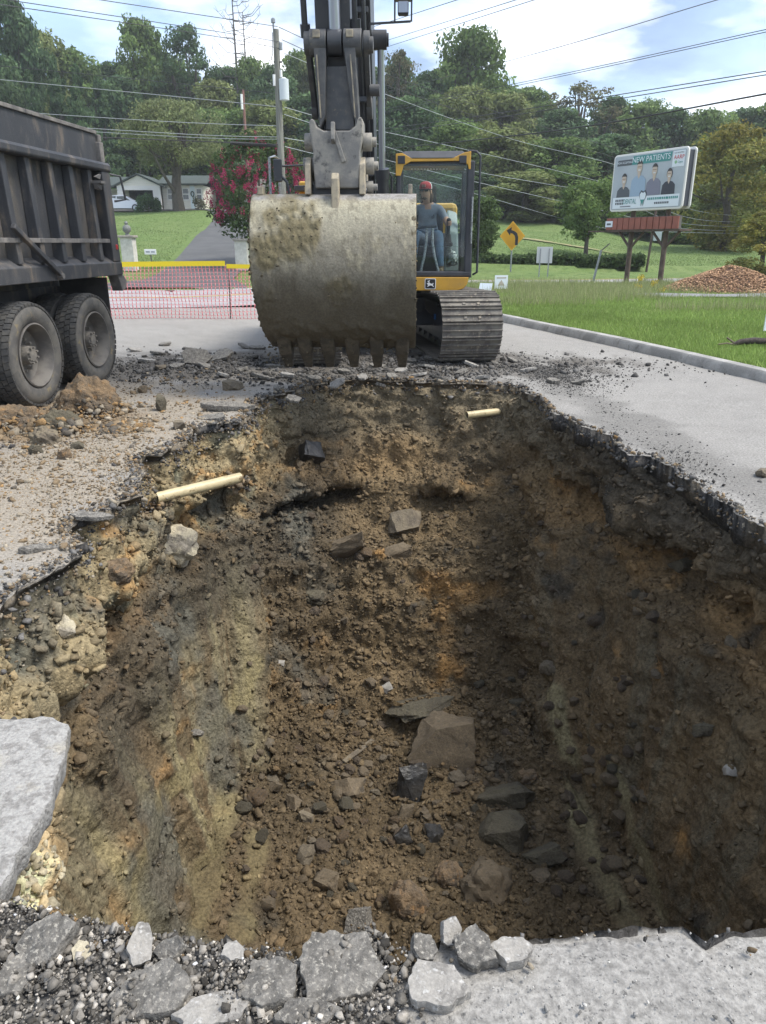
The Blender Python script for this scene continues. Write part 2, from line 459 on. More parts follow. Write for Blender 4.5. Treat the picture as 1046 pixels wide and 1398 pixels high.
arc = np.concatenate([[0], np.cumsum(np.linalg.norm(np.diff(rim, axis=0), axis=1))]); kn = np.concatenate([[0], np.cumsum(r_.choice([.03, .05, .09, .14, .22, .30], 160))]); kn = kn[kn < arc[-1] - .1]
kv = r_.uniform(-.085, .075, len(kn)); kv[-1] = kv[0] = 0
jag = np.interp(arc, kn, kv) + .035 * fbm(np.column_stack([rim * 2.0, np.zeros(NR)]), 3, 21, .6) + .012 * fbm(np.column_stack([rim * 22, np.zeros(NR)]), 3, 22)
_unused = lambda: .085 * fbm(np.column_stack([rim * 3.2, np.zeros(NR)]), 5, 21, .60) + .035 * np.round(2.0 * fbm(np.column_stack([rim * 6, np.ones(NR)]), 2, 24))
_un2 = lambda: np.convolve(np.concatenate([jag[-2:], jag, jag[:2]]), np.ones(5) / 5, 'valid')
rimj = rim + OUT * jag[:, None]

# pavement with a torn edge around the pit
CEN = np.array([.2, 5.0])
d = rim - CEN; sx = np.where(d[:, 0] > 0, (8 - CEN[0]) / np.maximum(d[:, 0], 1e-6), (-30 - CEN[0]) / np.minimum(d[:, 0], -1e-6))
sy = np.where(d[:, 1] > 0, (20.2 - CEN[1]) / np.maximum(d[:, 1], 1e-6), (-45 - CEN[1]) / np.minimum(d[:, 1], -1e-6))
outer = CEN + d * np.minimum(sx, sy)[:, None]
rows = []; cols = []
def paverow(P, z, edge=None):
    rows.append(np.column_stack([P, z])); 
thick = .075 + .10 * sstep(1.2, 1.9, rim[:, 0]) + .045 * fbm(np.column_stack([rim * 2, np.zeros(NR)]), 3, 30)
paverow(rimj + OUT * .28, np.full(NR, -.13)); paverow(rimj + OUT * (.012 + .03 * fbm(np.column_stack([rim * 9, np.full(NR, 3.)]), 3, 31))[:, None], -thick)
paverow(rimj - OUT * .004, -.012 + .02 * fbm(np.column_stack([rim * 16, np.full(NR, 7.)]), 3, 33))
NK = 84
for k in range(NK):
    w = (k / (NK - 1)) ** 2.3
    P = rim + (outer - rim) * w
    dist = np.linalg.norm(P - rim, axis=1); P = P + OUT * (jag * np.exp(-dist / .35))[:, None]
    z = .010 * fbm(np.column_stack([P * 1.3, np.zeros(NR)]), 3, 40) + .004 * fbm(np.column_stack([P * 14, np.zeros(NR)]), 2, 41) - .03 * np.exp(-dist / .10)
    # churned ground near machine and truck
    ch = sstep(0, 1, 1 - np.hypot((P[:, 0] + .6) / 4.2, (P[:, 1] - 10.4) / 2.0)) + .8 * sstep(0, 1, 1 - np.hypot((P[:, 0] + 3.1) / 1.9, (P[:, 1] - 7.0) / 1.3))
    q = np.column_stack([P, np.zeros(NR)])
    z = z + ch * (.05 * fbm(q * 2.2, 4, 44) + .03 * (.5 - cell(q * 7, 45)))
    paverow(P, z)
V = np.concatenate(rows); nrow = len(rows)
F = grid_faces(NR, nrow, wrap_u=True)
x, y = V[:, 0], V[:, 1]; q = np.column_stack([x, y, np.zeros(len(x))])
base = np.array([.268, .258, .240]); C = np.tile(base, (len(V), 1))
def blend(C, m, c):
    return C * (1 - m[:, None]) + np.array(c) * m[:, None]
n1 = fbm(q * .9, 4, 50); n2 = fbm(q * 3.1, 4, 51); n3 = fbm(q * 8, 4, 52)
C = C * (1 + .10 * n1 + .10 * n3)[:, None]
C = blend(C, sstep(.15, .5, n2) * .35, (.21, .203, .19))
left = sstep(-.9, -2.0, x) * sstep(2.8, 4.2, y) * sstep(10.5, 8.5, y)
C = blend(C, left * sstep(-.45, .25, n2 + .3) * .8, (.29, .25, .195))
C = blend(C, left * sstep(.15, .5, n3) * .3, (.19, .16, .12))
mud = sstep(.0, .5, 1 - np.hypot((x + 3.6) / 1.5, (y - 6.9) / 1.2) + .3 * n2)
C = blend(C, mud * .8, (.20, .135, .07))
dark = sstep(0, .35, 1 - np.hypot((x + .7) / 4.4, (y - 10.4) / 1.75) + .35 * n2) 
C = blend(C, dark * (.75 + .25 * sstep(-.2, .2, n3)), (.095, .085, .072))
dark2 = sstep(.0, .3, .42 - np.abs(x - 2.35 + (y - 7) * .12) + .35 * n2) * sstep(3.4, 4.4, y) * sstep(11.2, 8.8, y)
C = blend(C, dark2 * .55, (.13, .125, .115))
near = sstep(.10, -.02, x + .12 * n3) * sstep(1.9, 1.6, y)
C = blend(C, near * .85, (.085, .083, .08))
sd_ = sstep(-.15, .25, fbm(np.column_stack([rim * 5, np.zeros(NR)]), 3, 54))[:, None]; fr_ = sstep(7.6, 8.6, rim[:, 1])[:, None]
sd_ = np.maximum(sd_ * .75, fr_)
ec = np.array([.05, .048, .046]) * (1 - sd_) + np.array([.15, .125, .09]) * sd_
C[:NR] = ec; C[NR:2 * NR] = ec * r_.uniform(.7, 1.3, (NR, 1)); C[2 * NR:3 * NR] = ec * r_.uniform(1.0, 1.9, (NR, 1))
m_pave = M('worn_pavement', None, attr=True, rough=.95, bump=.7, bscale=110, bdist=.010, c3=(.12, .117, .112), s3=85, lo3=.57, hi3=.68, fine=.34, fscale=60, spec=.25)
tag(npmesh('pavement', V, F, m_pave, smooth=True, colors=np.clip(C, .01, 1)), 'worn pale grey pavement with a torn edge round the pit', kind='structure')

# ---------------------------------------------------------------- pit
def to_floor(P):
    fx = .22 + (P[:, 0] - .22) * .80
    fy = np.where(P[:, 1] > 4.4, 4.4 + (P[:, 1] - 4.4) * .40, 4.4 - (4.4 - P[:, 1]) * .80)
    return np.column_stack([fx, fy])
DEP = 2.80
far = sstep(6.5, 8.6, rim[:, 1]); FL = to_floor(rim)
lowf = fbm(np.column_stack([rim * .9, np.zeros(NR)]), 3, 60)
rec = np.clip(.55 + .9 * fbm(np.column_stack([rim * 1.1, np.full(NR, 9.)]), 3, 61), .1, 1.2); rec2 = np.clip(.75 + .8 * fbm(np.column_stack([rim * 1.3, np.full(NR, 4.)]), 3, 62), .2, 1.3) * sstep(1.6, .6, rim[:, 0])
rows = []; taus = []
NW = 190
for k in range(NW):
    t = k / (NW - 1)
    hs = np.interp(t, [0, .02, .06, .22, .30, .40, .52, 1], [-.06, .0, .012, .05, .055, .17, .36, 1.0])
    hf = np.interp(t, [0, .02, .06, .20, .27, .34, .46, 1], [-.03, .0, .02, .10, .16, .20, .40, 1.0])
    h = hs * (1 - far) + hf * far
    z = -.055 - DEP * (t ** 1.06)
    off = .09 * lowf * sstep(.05, .3, t)
    off = off + (1 - far) * (.07 * math.exp(-((t - .17) / .05) ** 2) - .26 * rec * math.exp(-((t - .275) / .055) ** 2)) + far * (.16 * rec2 * math.exp(-((t - .36) / .05) ** 2) - .60 * rec2 * math.exp(-((t - .45) / .042) ** 2) - .12 * rec * math.exp(-((t - .22) / .04) ** 2))
    P = rim * (1 - h)[:, None] + FL * h[:, None] - OUT * off[:, None] * 1.0
    if t < .05: P = rimj * (1 - h)[:, None] + FL * h[:, None] + OUT * (.03 - .035 * far)[:, None]
    rows.append(np.column_stack([P, np.full(NR, z)])); taus.append(np.full(NR, t))
NF = 80
sp = np.column_stack([.3 + 0 * FL[:, 0], np.clip(FL[:, 1], 2.9, 5.4)])
for k in range(1, NF):
    t = k / (NF - 1)
    P = FL * (1 - t) + sp * t
    z = -.055 - DEP - .18 * sstep(0, .35, t) + .22 * sstep(4.4, 6.2, P[:, 1])
    rows.append(np.column_stack([P, z])); taus.append(np.full(NR, 1 + t))
V0 = np.concatenate(rows); tau = np.concatenate(taus); nrow = len(rows); si = np.tile(np.arange(NR), nrow)
Fp = grid_faces(NR, nrow, wrap_u=True)
def grid_normals(V):
    G = V.reshape(nrow, NR, 3)
    du = np.roll(G, -1, 1) - np.roll(G, 1, 1); dv = np.gradient(G, axis=0)
    n = np.cross(dv, du); n /= np.maximum(np.linalg.norm(n, axis=2), 1e-9)[..., None]
    return n.reshape(-1, 3)
N = grid_normals(V0)
if N[-NR * 10:, 2].mean() < 0: N = -N
N[tau > 1.7] = (0, 0, 1)
amp = sstep(.01, .08, tau) * (1 - .0 * tau)
farv = far[si]
strata = fbm(np.column_stack([V0[:, 0] * 1.2, V0[:, 1] * 1.2, V0[:, 2] * 3.0 + .8 * V0[:, 1]]), 4, 71)
dlow = .13 * fbm(V0 * 1.5, 3, 72)
ledge = (.15 + .10 * sstep(1.0, 1.6, V0[:, 0])) * strata * sstep(1.0, .8, tau)
c1 = (.5 - cell(V0 * 4.2, 73)) * .17 * sstep(1.6, .9, tau) + (.5 - cell(V0 * 4.2, 73)) * .06 * sstep(.9, 1.6, tau)
c2 = (.5 - cell(V0 * 10.5, 74)) * .06
c3 = fbm(V0 * 26, 3, 75) * .016
# tool marks: smooth scraped clay strips on both side walls, given in place on the walls
V1 = V0 + N * (amp * dlow)[:, None]
bv = BVHTree.FromPolygons([tuple(p) for p in V1.tolist()], Fp.tolist())
def hit0(x, y):
    r = ray(x, y); h = bv.ray_cast(Vector((0, 0, CAM_H)), r.normalized())
    return np.array(h[0]) if h[0] is not None else None
def stripmask(pts, w):
    m = np.zeros(len(V0)); P = [hit0(*p) for p in pts]; P = [p for p in P if p is not None]
    for a, b in zip(P[:-1], P[1:]):
        ab = b - a; t = np.clip(((V1 - a) @ ab) / (ab @ ab), 0, 1); dd = np.linalg.norm(V1 - (a + t[:, None] * ab), axis=1)
        m = np.maximum(m, sstep(w, w * .45, dd + .35 * w * fbm(V1 * 6, 3, 76)))
    return m
scrapes = np.zeros(len(V0))
for pts, w in (([(352, 905), (330, 950), (270, 1020), (225, 1100), (195, 1180), (183, 1270)], .13), ([(310, 1090), (290, 1180), (262, 1275)], .15), ([(350, 1150), (330, 1270)], .14),
               ([(755, 945), (775, 1020), (793, 1120), (805, 1160), (835, 1220), (868, 1275)], .12), ([(835, 1050), (870, 1140), (910, 1250)], .10)):
    scrapes = np.maximum(scrapes, stripmask(pts, w))
soft = 1 - .95 * scrapes
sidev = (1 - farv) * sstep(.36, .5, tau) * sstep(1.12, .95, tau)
dlow = dlow * (1 - .6 * sidev); ledge = ledge * (1 - .75 * sidev); c1 = c1 * (1 - .6 * sidev); c2 = c2 * (1 - .5 * sidev)
groove = sidev * (.045 * fbm(np.column_stack([arc[si] * 5.0 + tau * 1.5, tau * 1.1, 0 * tau]), 4, 79))
disp = amp * (dlow + (ledge + c1 + c2 + c3) * soft + groove)
# undercut recess half-way up the far wall and along the right wall
und = (sstep(.24, .32, tau) * sstep(.46, .36, tau)) * (.5 + .6 * fbm(V0 * np.array([1.6, 1.6, .4]), 3, 78))
disp = disp - .05 * und
# black cavity low in the upper bank
hc = hit0(405, 622)
if hc is not None:
    disp = disp - .30 * sstep(.17, .06, np.linalg.norm((V1 - hc) * np.array([1, .6, 1.2]), axis=1))
PV = V0 + N * disp[:, None]
NP = grid_normals(PV)
if NP[-NR * 10:, 2].mean() < 0: NP = -NP
# colours of the pit soil
b1 = fbm(PV * .8, 4, 80); b2 = fbm(PV * 2.3, 5, 81); b3 = fbm(PV * 6, 4, 82); b4 = fbm(PV * np.array([.8, .8, 5]), 4, 83)
C = np.tile(np.array([.124, .095, .062]), (len(PV), 1))
C = C * (1 + .22 * b3 + .18 * b2)[:, None]
C = blend(C, sstep(.05, .45, b4) * .5, (.072, .062, .048))
C = blend(C, sstep(.10, .40, b1 + .4 * b2) * .5, (.165, .124, .076))
ori = sstep(.30, .58, fbm(PV * np.array([1.5, 1.5, 2.6]), 4, 84) + .25 * b3 + .06 * farv)
C = blend(C, ori * .70, (.29, .170, .068))
band = sstep(.12, .0, np.abs(tau - .30 + .07 * b2 + .03 * b3)) * sstep(-.25, .25, fbm(PV * np.array([1.1, 1.1, .5]), 3, 89) + .12)
C = blend(C, band * (.7 - .4 * farv), (.25, .165, .085))
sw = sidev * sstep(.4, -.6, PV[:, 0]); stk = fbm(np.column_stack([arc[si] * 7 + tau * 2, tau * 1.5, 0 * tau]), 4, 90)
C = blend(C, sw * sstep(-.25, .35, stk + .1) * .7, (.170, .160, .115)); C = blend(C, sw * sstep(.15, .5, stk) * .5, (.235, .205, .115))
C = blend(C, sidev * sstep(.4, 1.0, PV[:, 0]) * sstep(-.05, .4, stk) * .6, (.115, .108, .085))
C = blend(C, sstep(.30, .55, fbm(PV * 2.0, 4, 85) + .2 * b3) * .75, (.055, .056, .055))
topm = sstep(.24, .04, tau + .06 * b2)
xx = PV[:, 0]; yv = PV[:, 1]
C = blend(C, topm * .7 * sstep(1.2, 1.7, xx), (.065, .062, .058))
C = blend(C, sstep(.34, .10, tau + .08 * b2) * .75 * farv, (.155, .136, .104))
lf = sstep(-.9, -1.4, xx)
C = blend(C, sstep(.5, .12, tau + .12 * b2) * lf * .7, (.24, .205, .135))
C = blend(C, lf * sstep(.5, .3, tau) * sstep(.12, .4, b3 + .2 * b2) * .6, (.30, .175, .07))
C = blend(C, lf * sstep(.5, .3, tau) * sstep(.15, .4, fbm(PV * 3.3, 4, 87)) * .7, (.13, .14, .115))
cream = sstep(-.55, -.75, xx) * sstep(2.15, 1.85, yv) * sstep(.015, .04, tau) * sstep(.22, .10, tau + .05 * b2)
C = blend(C, cream * sstep(-.3, .2, b3 + .1), (.48, .42, .30))
rt = sstep(1.0, 1.6, xx) * sstep(.25, .4, tau) * sstep(1.0, .9, tau)
clay = sstep(-1.0, -.2, -xx) * sstep(3.9, 3.0, yv) * sstep(.9, 1.0, tau)
C = blend(C, clay * sstep(-.1, .4, b2 + .15) * .6, (.22, .19, .085))
sv = scrapes * (.55 + .45 * sstep(-.3, .3, fbm(PV * np.array([14, 3, 3]), 3, 88)))
C = blend(C, sv * .72 * sstep(.2, -.2, xx), (.195, .172, .10)); C = blend(C, sv * .92 * sstep(.0, .4, xx), (.180, .165, .108))
lw2 = sstep(-.3, -.9, xx)
C = blend(C, np.maximum(farv * sstep(.35, .5, tau), sstep(.9, 1.05, tau)) * sstep(-.45, .25, fbm(PV * 1.4, 4, 97) + .15) * .55, (.082, .064, .042))      # patchy darker brown over the deep floor and far slope
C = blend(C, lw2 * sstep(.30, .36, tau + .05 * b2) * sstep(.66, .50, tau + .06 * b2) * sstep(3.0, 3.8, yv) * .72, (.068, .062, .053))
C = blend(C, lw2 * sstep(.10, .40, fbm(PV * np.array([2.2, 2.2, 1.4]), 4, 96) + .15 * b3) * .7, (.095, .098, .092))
C = C * np.array([1.22, 1.20, 1.14])
lumv = C.mean(1, keepdims=True); C = C * np.clip((lumv / .125) ** .35, .6, 1.5) * np.array([.93, .91, .85])
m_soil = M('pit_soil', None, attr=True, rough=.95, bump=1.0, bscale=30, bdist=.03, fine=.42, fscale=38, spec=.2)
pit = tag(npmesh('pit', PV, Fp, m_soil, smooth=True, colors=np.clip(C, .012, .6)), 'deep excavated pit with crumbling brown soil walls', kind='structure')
bvp = BVHTree.FromPolygons([tuple(p) for p in PV.tolist()], Fp.tolist())
def hit(x, y):
    h = bvp.ray_cast(Vector((0, 0, CAM_H)), ray(x, y).normalized())
    return h[0], h[1]
PITC = C
# ================================================================ ROCKS, RUBBLE, PIPES
_ico = {}
def ico(s):
    if s not in _ico:
        bm = bmesh.new(); bmesh.ops.create_icosphere(bm, subdivisions=s, radius=1.0)
        bm.verts.ensure_lookup_table()
        _ico[s] = (np.array([v.co[:] for v in bm.verts]), np.array([[v.index for v in f.verts] for f in bm.faces])); bm.free()
    return _ico[s]
_rv = {}
def rock_verts(seed, sub=3, facets=14, rough=.05, angular=1.0):
    """angular stone: hull of random points, split finely and roughened; angular<1 gives an earthy lump"""
    key = (seed, sub, facets, rough, angular)
    if key in _rv: return _rv[key]
    r = np.random.default_rng(seed)
    if angular < 1:
        D, F = ico(sub)
        V = D * (1 + .30 * fbm(D * 1.3 + seed, 3, seed % 97) + .30 * (.55 - cell(D * 1.9 + seed, seed % 31)) + .10 * (.5 - cell(D * 5 + seed, seed % 37)))[:, None]
    else:
        cb_ = np.array([(a, b, c_) for a in (-1, 1) for b in (-1, 1) for c_ in (-1, 1)], float) * r.uniform(.30, .74, (8, 3))
        n = max(2, min(facets - 5, 10)); p = r.normal(size=(n, 3)); p /= np.linalg.norm(p, axis=1)[:, None]; p = np.concatenate([cb_, p * r.uniform(.86, 1.14, n)[:, None]])
        bm = bmesh.new(); vs_ = [bm.verts.new(q) for q in p]
        res = bmesh.ops.convex_hull(bm, input=vs_)
        dead = [e for e in res['geom_interior'] if isinstance(e, bmesh.types.BMVert)]
        if dead: bmesh.ops.delete(bm, geom=dead, context='VERTS')
        bmesh.ops.triangulate(bm, faces=bm.faces)
        if sub >= 2: bmesh.ops.subdivide_edges(bm, edges=bm.edges, cuts={2: 1, 3: 3}.get(sub, 6), use_grid_fill=True)
        bmesh.ops.triangulate(bm, faces=bm.faces)
        bm.verts.index_update(); bm.verts.ensure_lookup_table()
        V = np.array([v.co[:] for v in bm.verts]); F = np.array([[v.index for v in f.verts] for f in bm.faces]); bm.free()
        if rough and sub >= 2:
            V = V * (1 + 1.6 * rough * fbm(V * 1.8 + seed, 3, seed % 97) + rough * .9 * np.round(2 * fbm(V * 4 + seed, 2, seed % 83)) * .5 + rough * .8 * fbm(V * 9 + seed, 3, seed % 89))[:, None]
    _rv[key] = (V, F)
    return V, F
def rot_m(e):
    return np.array(Euler(e).to_matrix())
def rock(name, loc, size, rot, mat, label, cat, seed, facets=14, sub=4, rough=.06, group=None, angular=1.0, smooth=False):
    V, F = rock_verts(seed, sub, facets, rough, angular)
    V = (V * np.array(size) / 2) @ rot_m(rot).T
    o = npmesh(name, V, F, mat, smooth=smooth); o.location = loc
    if smooth: o.data.set_sharp_from_angle(angle=R(24))
    return tag(o, label, cat, group)
m_boulder = M('boulder_stone', (.110, .086, .056), (.145, .112, .072), scale=4, c3=(.075, .062, .046), s3=9, lo3=.55, hi3=.7, rough=.9, bump=.6, bscale=22, bdist=.02, fine=.25, fscale=60)
m_black = M('black_stone', (.022, .022, .022), (.045, .042, .038), scale=6, rough=.45, bump=.6, bscale=18, bdist=.02, c3=(.10, .085, .06), s3=14, lo3=.6, hi3=.75)
m_grey = M('grey_clay', (.105, .092, .062), (.078, .067, .047), scale=7, rough=.95, bump=.9, bscale=26, bdist=.03, fine=.25)
m_orange = M('orange_clay', (.195, .135, .078), (.12, .095, .068), scale=6, lo=.4, hi=.6, c3=(.26, .155, .07), s3=13, lo3=.52, hi3=.68, rough=1, bump=1, bscale=30, bdist=.03, fine=.3)
m_tan = M('tan_stone', (.175, .145, .10), (.115, .095, .07), scale=8, rough=.95, bump=.7, bscale=30, bdist=.02, fine=.25)
m_pale = M('pale_stone', (.36, .34, .30), (.24, .225, .20), scale=9, rough=.9, bump=.5, bscale=30, bdist=.015)
m_cream = M('cream_stone', (.44, .39, .28), (.27, .24, .19), scale=8, lo=.45, hi=.6, rough=.95, bump=.8, bscale=40, bdist=.02, fine=.2)
m_asph = M('broken_asphalt', (.125, .117, .104), (.205, .192, .170), scale=30, lo=.42, hi=.6, c3=(.31, .29, .25), s3=95, lo3=.55, hi3=.63, rough=.95, bump=.9, bscale=60, bdist=.02, fine=.25)
m_asph_top = M('pale_asphalt', (.285, .27, .245), (.18, .17, .155), scale=26, lo=.5, hi=.64, c3=(.40, .39, .37), s3=60, lo3=.55, hi3=.66, rough=.95, bump=.6, bscale=70, bdist=.012, fine=.2)
m_conc_b = M('slab_concrete', (.34, .33, .31), (.23, .22, .205), scale=28, lo=.47, hi=.6, c3=(.40, .36, .28), s3=5, lo3=.55, hi3=.75, rough=.95, bump=.8, bscale=60, bdist=.02, fine=.22)

def on(x, y, px_w, px_h, sink=.3):
    """rest point on the pit surface and the real size of something px_w wide there"""
    h, n = hit(x, y); t = (h - Vector((0, 0, CAM_H))).length
    k = t / math.hypot(FPX, math.hypot(x - 523, y - 699))
    return h, n, px_w * k, px_h * k
# (x, y, w, h, depth ratio, material, name, label, seed, facets)
big = [
 (605, 1022, 98, 100, .8, m_boulder, 'boulder', 'large brown angular boulder resting on the pit floor', 4, 13),
 (582, 962, 92, 26, .7, m_grey, 'flat_stone', 'long flat grey stone lying just behind the large boulder', 5, 10),
 (562, 1074, 52, 62, .8, m_black, 'black_rock', 'shiny black jagged rock leaning below the large boulder', 9, 9),
 (553, 1112, 24, 34, .8, m_boulder, 'stone_block', 'small brown stone block under the shiny black rock', 12, 8),
 (551, 1143, 28, 26, .9, m_black, 'black_stone', 'squat black stone below the small brown stone block', 14, 8),
 (592, 1141, 30, 30, .9, m_black, 'black_stone', 'small black faceted stone beside a squat black stone', 15, 9),
 (690, 1086, 82, 38, .8, m_grey, 'clay_lump', 'elongated grey clay lump on the pit floor under an orange crumb', 17, 13),
 (690, 1138, 86, 62, .8, m_grey, 'clay_lump', 'biggest grey clay lump on the pit floor', 19, 14),
 (742, 1168, 62, 36, .8, m_grey, 'clay_lump', 'dark broken clay lump against the biggest clay lump', 20, 11),
 (490, 1260, 54, 44, .5, m_asph, 'flat_stone', 'flat dark grey stone beside orange earth under the near rim', 23, 8),
 (558, 1236, 44, 52, .9, m_orange, 'clay_lump', 'tall orange brown clay lump under the near rim', 25, 20),
 (612, 1196, 34, 34, .9, m_orange, 'clay_lump', 'round orange clay lump in the middle of the pit floor', 26, 20),
 (734, 1196, 40, 26, .8, m_boulder, 'stone', 'brown stone behind the dark broken clay lump', 27, 12),
 (666, 1210, 66, 56, .8, m_boulder, 'earth_lump', 'large lumpy brown earth mass near the near rim', 28, 26),
 (555, 712, 62, 46, .9, m_tan, 'ledge_stone', 'tan flat bottomed stone sticking out of the far bank', 31, 9),
 (540, 755, 60, 26, .8, m_boulder, 'ledge_stone', 'thin brown stone shelf below the tan ledge stone', 33, 9),
 (470, 745, 80, 26, .8, m_boulder, 'ledge_stone', 'broken dark stone shelf jutting from the far bank', 34, 12),
 (355, 715, 34, 22, .8, m_grey, 'stone', 'grey stone over the dark undercut in the far bank', 35, 10),
 (428, 816, 30, 18, .8, m_grey, 'stone', 'smooth dark grey stone alone on the far slope', 36, 16),
 (528, 938, 20, 20, .5, m_pale, 'stone_chip', 'pale grey stone chip standing on the pit floor', 38, 7),
 (383, 906, 16, 12, .5, m_pale, 'stone_chip', 'pale blue grey stone chip near the olive clay streak', 39, 7),
 (416, 950, 22, 18, .6, m_tan, 'stone_chip', 'tan stone chip on the brown crumbs of the slope', 40, 8),
 (706, 962, 46, 24, .7, m_grey, 'stone', 'long dark stone against the foot of the scraped wall', 41, 10),
 (722, 1060, 26, 18, .8, m_orange, 'clay_crumb', 'bright orange crumb on the elongated grey clay lump', 42, 16),
 (470, 1076, 62, 28, .8, m_boulder, 'stone', 'wide brown stone half buried in the crumbs', 43, 12),
 (400, 1097, 26, 20, .8, m_boulder, 'stone', 'brown stone by the yellow clay patch', 44, 10),
 (420, 1118, 28, 20, .8, m_tan, 'stone', 'light brown stone by the yellow clay patch', 45, 10),
 (445, 1205, 44, 30, .8, m_boulder, 'stone', 'rounded brown stone over the orange earth', 46, 14),
 (424, 618, 46, 34, .9, m_black, 'black_rock', 'black rock wedged at the dark hole in the far bank', 47, 9),
 (85, 862, 34, 34, .8, m_cream, 'cream_rock', 'cream coloured rock stuck in the wall under the pavement', 48, 14),
 (1000, 1052, 30, 20, .7, m_pale, 'stone_chip', 'pale stone chip stuck in the dark side wall', 49, 8),
 (962, 998, 34, 22, .7, m_grey, 'stone', 'grey stone set in the dark side wall above a pale chip', 50, 9),
 (1000, 880, 24, 22, .8, m_tan, 'stone', 'tan stone set in the orange band of the side wall', 51, 10),
 (940, 770, 60, 22, .6, m_grey, 'flat_stone', 'long grey slab of stone set in the side wall', 52, 9),
 (265, 1000, 36, 12, .5, m_asph, 'stone_flake', 'thin dark flake stuck out of the olive scraped wall', 53, 7),
 (235, 745, 60, 46, .9, m_cream, 'earth_shelf', 'crumbly cream earth shelf hanging over the dark slope', 54, 30),
 (160, 780, 36, 30, .9, m_orange, 'earth_shelf', 'small orange earth lump hanging below the pavement edge', 55, 26),
]
for (px_, py_, w, h, dr, mt, nm, lb, sd, fc) in big:
    p, n, ww, hh = on(px_, py_, w, h)
    ang = 1.0 if (mt is not m_orange and fc < 15) else .9
    rock(nm, p + n * hh * .02, (ww * 1.12, ww * dr * 1.05, hh * 1.22), (rnd.uniform(-.3, .2) - .4, rnd.uniform(-.35, .35), rnd.uniform(-.5, .5)), mt, lb, 'rock', sd, fc,
         rough=.075 if ang == 1.0 else .12, angular=ang, smooth=True)
# stick
p, n, ww, hh = on(490, 1027, 50, 6)
mb = MB(); a, _ = hit(470, 1042); b, _ = hit(510, 1012)
mb.bar(a + n * .02, b + n * .02, .05, .018); tag(mb.build('wood_stick', m_tan, bevel=.004), 'short flat piece of wood lying on the pit slope', 'stick')

# loose clods: the larger ones are single things, the crumbs are one mass
clod_mats = [m_boulder, m_grey, m_orange, m_tan, M('dark_earth', (.085, .066, .047), (.12, .09, .06), scale=8, rough=1, bump=.8, bscale=40, bdist=.02, fine=.3)]
protos = []
for k in range(10):
    V, F = rock_verts(200 + k, 3, 7 + k, .10, 1.0 if k % 3 else .9)
    V = V * np.array([1, rnd.uniform(.65, .95), rnd.uniform(.5, .8)])
    me_o = npmesh('clod_proto', V, F, None, smooth=True); me_o.data.set_sharp_from_angle(angle=R(26))
    protos.append(me_o.data); bpy.data.objects.remove(me_o)
cmesh = {}
def clod_mesh(k, mt):
    if (k, mt.name) not in cmesh:
        m = protos[k].copy(); m.materials.append(mt); cmesh[(k, mt.name)] = m
    return cmesh[(k, mt.name)]
placed = 0; tries = 0
while placed < 230 and tries < 4000:
    tries += 1
    x = rnd.uniform(330, 900); y = rnd.triangular(640, 1280, 1080)
    if y < 900 and rnd.random() < .55: continue
    h, n = hit(x, y)
    if h is None or h.z > -.6: continue
    s = rnd.choice([.032, .038, .044, .05, .056, .065, .085])
    mt = rnd.choices(clod_mats, [4, 2, 1.6, 1.4, 4])[0]
    o = bpy.data.objects.new('clod', clod_mesh(rnd.randrange(10), mt)); col.objects.link(o)
    o.location = h + n * s * .25; o.scale = (s, s, s); o.rotation_euler = (rnd.uniform(-.5, .5), rnd.uniform(-.5, .5), rnd.uniform(0, 6.3))
    ci = clod_mats.index(mt); tag(o, ['loose brown angular clod lying in the pit', 'loose grey clay clod lying in the pit', 'loose orange clod lying in the pit', 'loose light tan clod lying in the pit', 'loose dark earth clod lying in the pit'][ci], 'clod', ['brown clods in the pit', 'grey clods in the pit', 'orange clods in the pit', 'tan clods in the pit', 'dark clods in the pit'][ci]); placed += 1

def scatter(name, P, S, colors, mat, label=None, sub=1, flat=(.6, .5), seed=0, nv=14):
    """joined mass of small angular stones: P (n,3) places, S (n,) radii"""
    r = np.random.default_rng(seed); n = len(P); kk = r.integers(0, nv, n)
    a = r.uniform(0, 2 * np.pi, n); b = r.normal(0, .5, n); cc = r.normal(0, .5, n)
    ca, sa, cb, sb, cg, sg = np.cos(a), np.sin(a), np.cos(b), np.sin(b), np.cos(cc), np.sin(cc)
    Rm = np.stack([np.stack([ca * cb, ca * sb * sg - sa * cg, ca * sb * cg + sa * sg], -1), np.stack([sa * cb, sa * sb * sg + ca * cg, sa * sb * cg - ca * sg], -1), np.stack([-sb, cb * sg, cb * cg], -1)], 1)
    Vs, Fs, Cs, base = [], [], [], 0
    for k in range(nv):
        V, F = rock_verts(500 + seed * 31 + k, sub, 5 + k % 5, .06, 1.0)
        V = V * np.array([1.1, r.uniform(.6, 1), r.uniform(*sorted(flat))])
        ii = np.where(kk == k)[0]
        if not len(ii): continue
        W = np.einsum('nij,vj->nvi', Rm[ii], V) * S[ii][:, None, None] + P[ii][:, None, :]
        Vs.append(W.reshape(-1, 3)); Fs.append((F[None] + (base + np.arange(len(ii)) * len(V))[:, None, None]).reshape(-1, 3)); Cs.append(np.repeat(colors[ii], len(V), axis=0))
        base += len(ii) * len(V)
    return tag(npmesh(name, np.concatenate(Vs), np.concatenate(Fs), mat, colors=np.clip(np.concatenate(Cs), .01, .7)), label, kind='stuff')
m_crumb = M('crumbs', None, attr=True, rough=.95, bump=.5, bscale=70, bdist=.01, fine=.3, fscale=70, spec=.2)
pal = np.array([[.145, .108, .068], [.105, .080, .053], [.18, .135, .085], [.085, .075, .062], [.055, .052, .05], [.21, .135, .065], [.22, .19, .145]])
